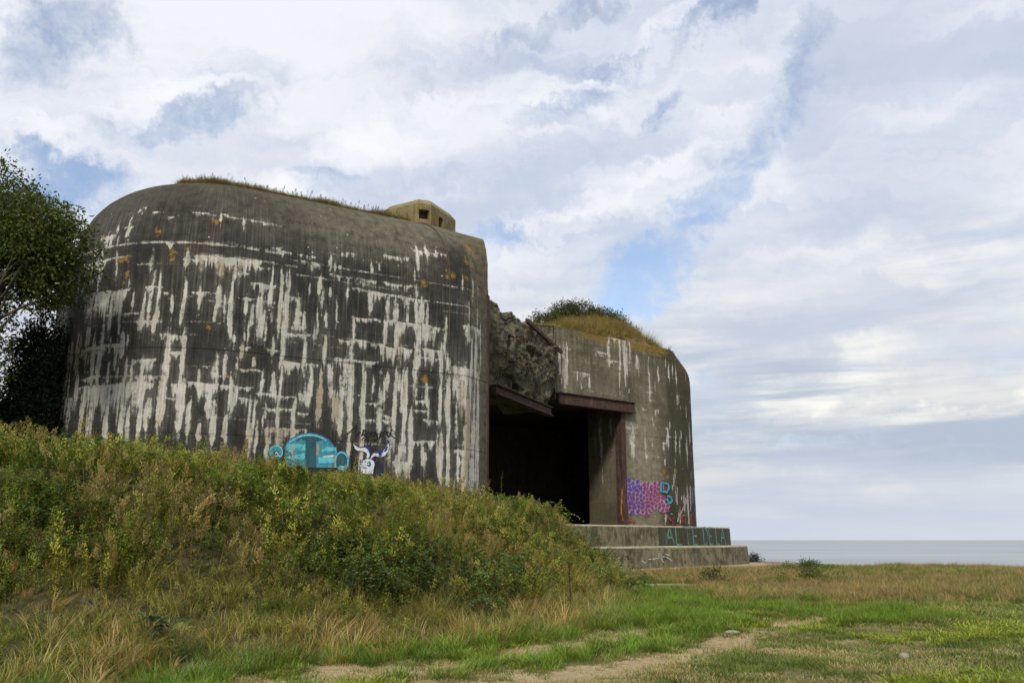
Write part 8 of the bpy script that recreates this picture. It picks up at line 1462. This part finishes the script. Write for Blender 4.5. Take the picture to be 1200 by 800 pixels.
cov = wr(cover, .28, .70, .06, 1.0)
# shading inside the deck: bright tops, blue grey undersides, darker and more banded low down
sh = wnoise(wmap(P, (9, 1, 0), math.radians(20), (.7, 1.5, 1)), .9, 8, .58, .2)
band = wnoise(wmap(AE, (0, 0, 0), math.radians(-4), (.035, .28, 1)), 1.0, 7, .6, .1)
low = wr(el, 22, 6)
sh = wm('ADD', wm('MULTIPLY', sh, .5), wm('MULTIPLY', diag, .5)); shade = wm('ADD', wm('MULTIPLY', sh, wm('SUBTRACT', 1.0, low)), wm('MULTIPLY', band, low))
hi_c = wmix(wr(shade, .38, .60), (5.2, 5.75, 6.95), (7.7, 7.9, 8.35))
lo_c = wmix(wr(shade, .38, .62), (4.2, 4.8, 5.8), (7.1, 7.15, 7.0))
cc = wmix(low, hi_c, lo_c)
cc = wmix(wm('MULTIPLY', strk, .75), cc, (8.9, 9.0, 9.2))
# brighter patches where the hidden sun shines through the low deck
for (a, e, ra, re, rot, amt) in GLOWS:
    cc = wmix(wm('MULTIPLY', wm('MULTIPLY', hole(a, e, ra, re, rot), amt), wr(band, .38, .6)), cc, (9.6, 9.4, 8.4))
for (a, e, ra, re, rot, amt) in GREYS:
    cc = wmix(wm('MULTIPLY', hole(a, e, ra, re, rot), amt), cc, (5.0, 5.5, 6.6))
skyc = wn('ShaderNodeMix', data_type='RGBA', blend_type='MULTIPLY'); skyc.inputs[0].default_value = 1.0; wput(skyc.inputs[6], sky.outputs[0]); wput(skyc.inputs[7], SKYGAIN)
hz_ = wr(el, 5.0, 0.5)
fin = wmix(cov, skyc.outputs[2], cc); fin = wmix(wm('MULTIPLY', hz_, .8), fin, (5.6, 6.1, 6.9))
t.links.new(fin, bg.inputs[0])

sun = bpy.data.lights.new('sun', 'SUN'); sun.energy = 3.0; sun.angle = math.radians(12); sun.color = (1.0, .93, .82)
so = bpy.data.objects.new('sun', sun); COL.objects.link(so)
d = Vector((math.sin(math.radians(SUN_AZ)) * math.cos(math.radians(SUN_EL)), math.cos(math.radians(SUN_AZ)) * math.cos(math.radians(SUN_EL)), math.sin(math.radians(SUN_EL))))
so.rotation_euler = (-d).to_track_quat('-Z', 'Y').to_euler(); so.location = (-10, -60, 60)
cam = bpy.data.cameras.new('camera'); co = bpy.data.objects.new('camera', cam); COL.objects.link(co)
cam.sensor_width = 36; cam.lens = 30.0; cam.clip_end = 90000; cam.clip_start = .1
co.location = (0, 0, 1.6); co.rotation_euler = (math.radians(90 + 13.06), 0, 0); scene.camera = co
scene.view_settings.view_transform = 'Standard'; scene.view_settings.look = 'None'; scene.view_settings.exposure = 0.2; scene.view_settings.gamma = 1.0
scene.render.engine = 'CYCLES'; scene.cycles.max_bounces = 6; scene.cycles.diffuse_bounces = 3; scene.cycles.transparent_max_bounces = 8
scene.cycles.use_denoising = True
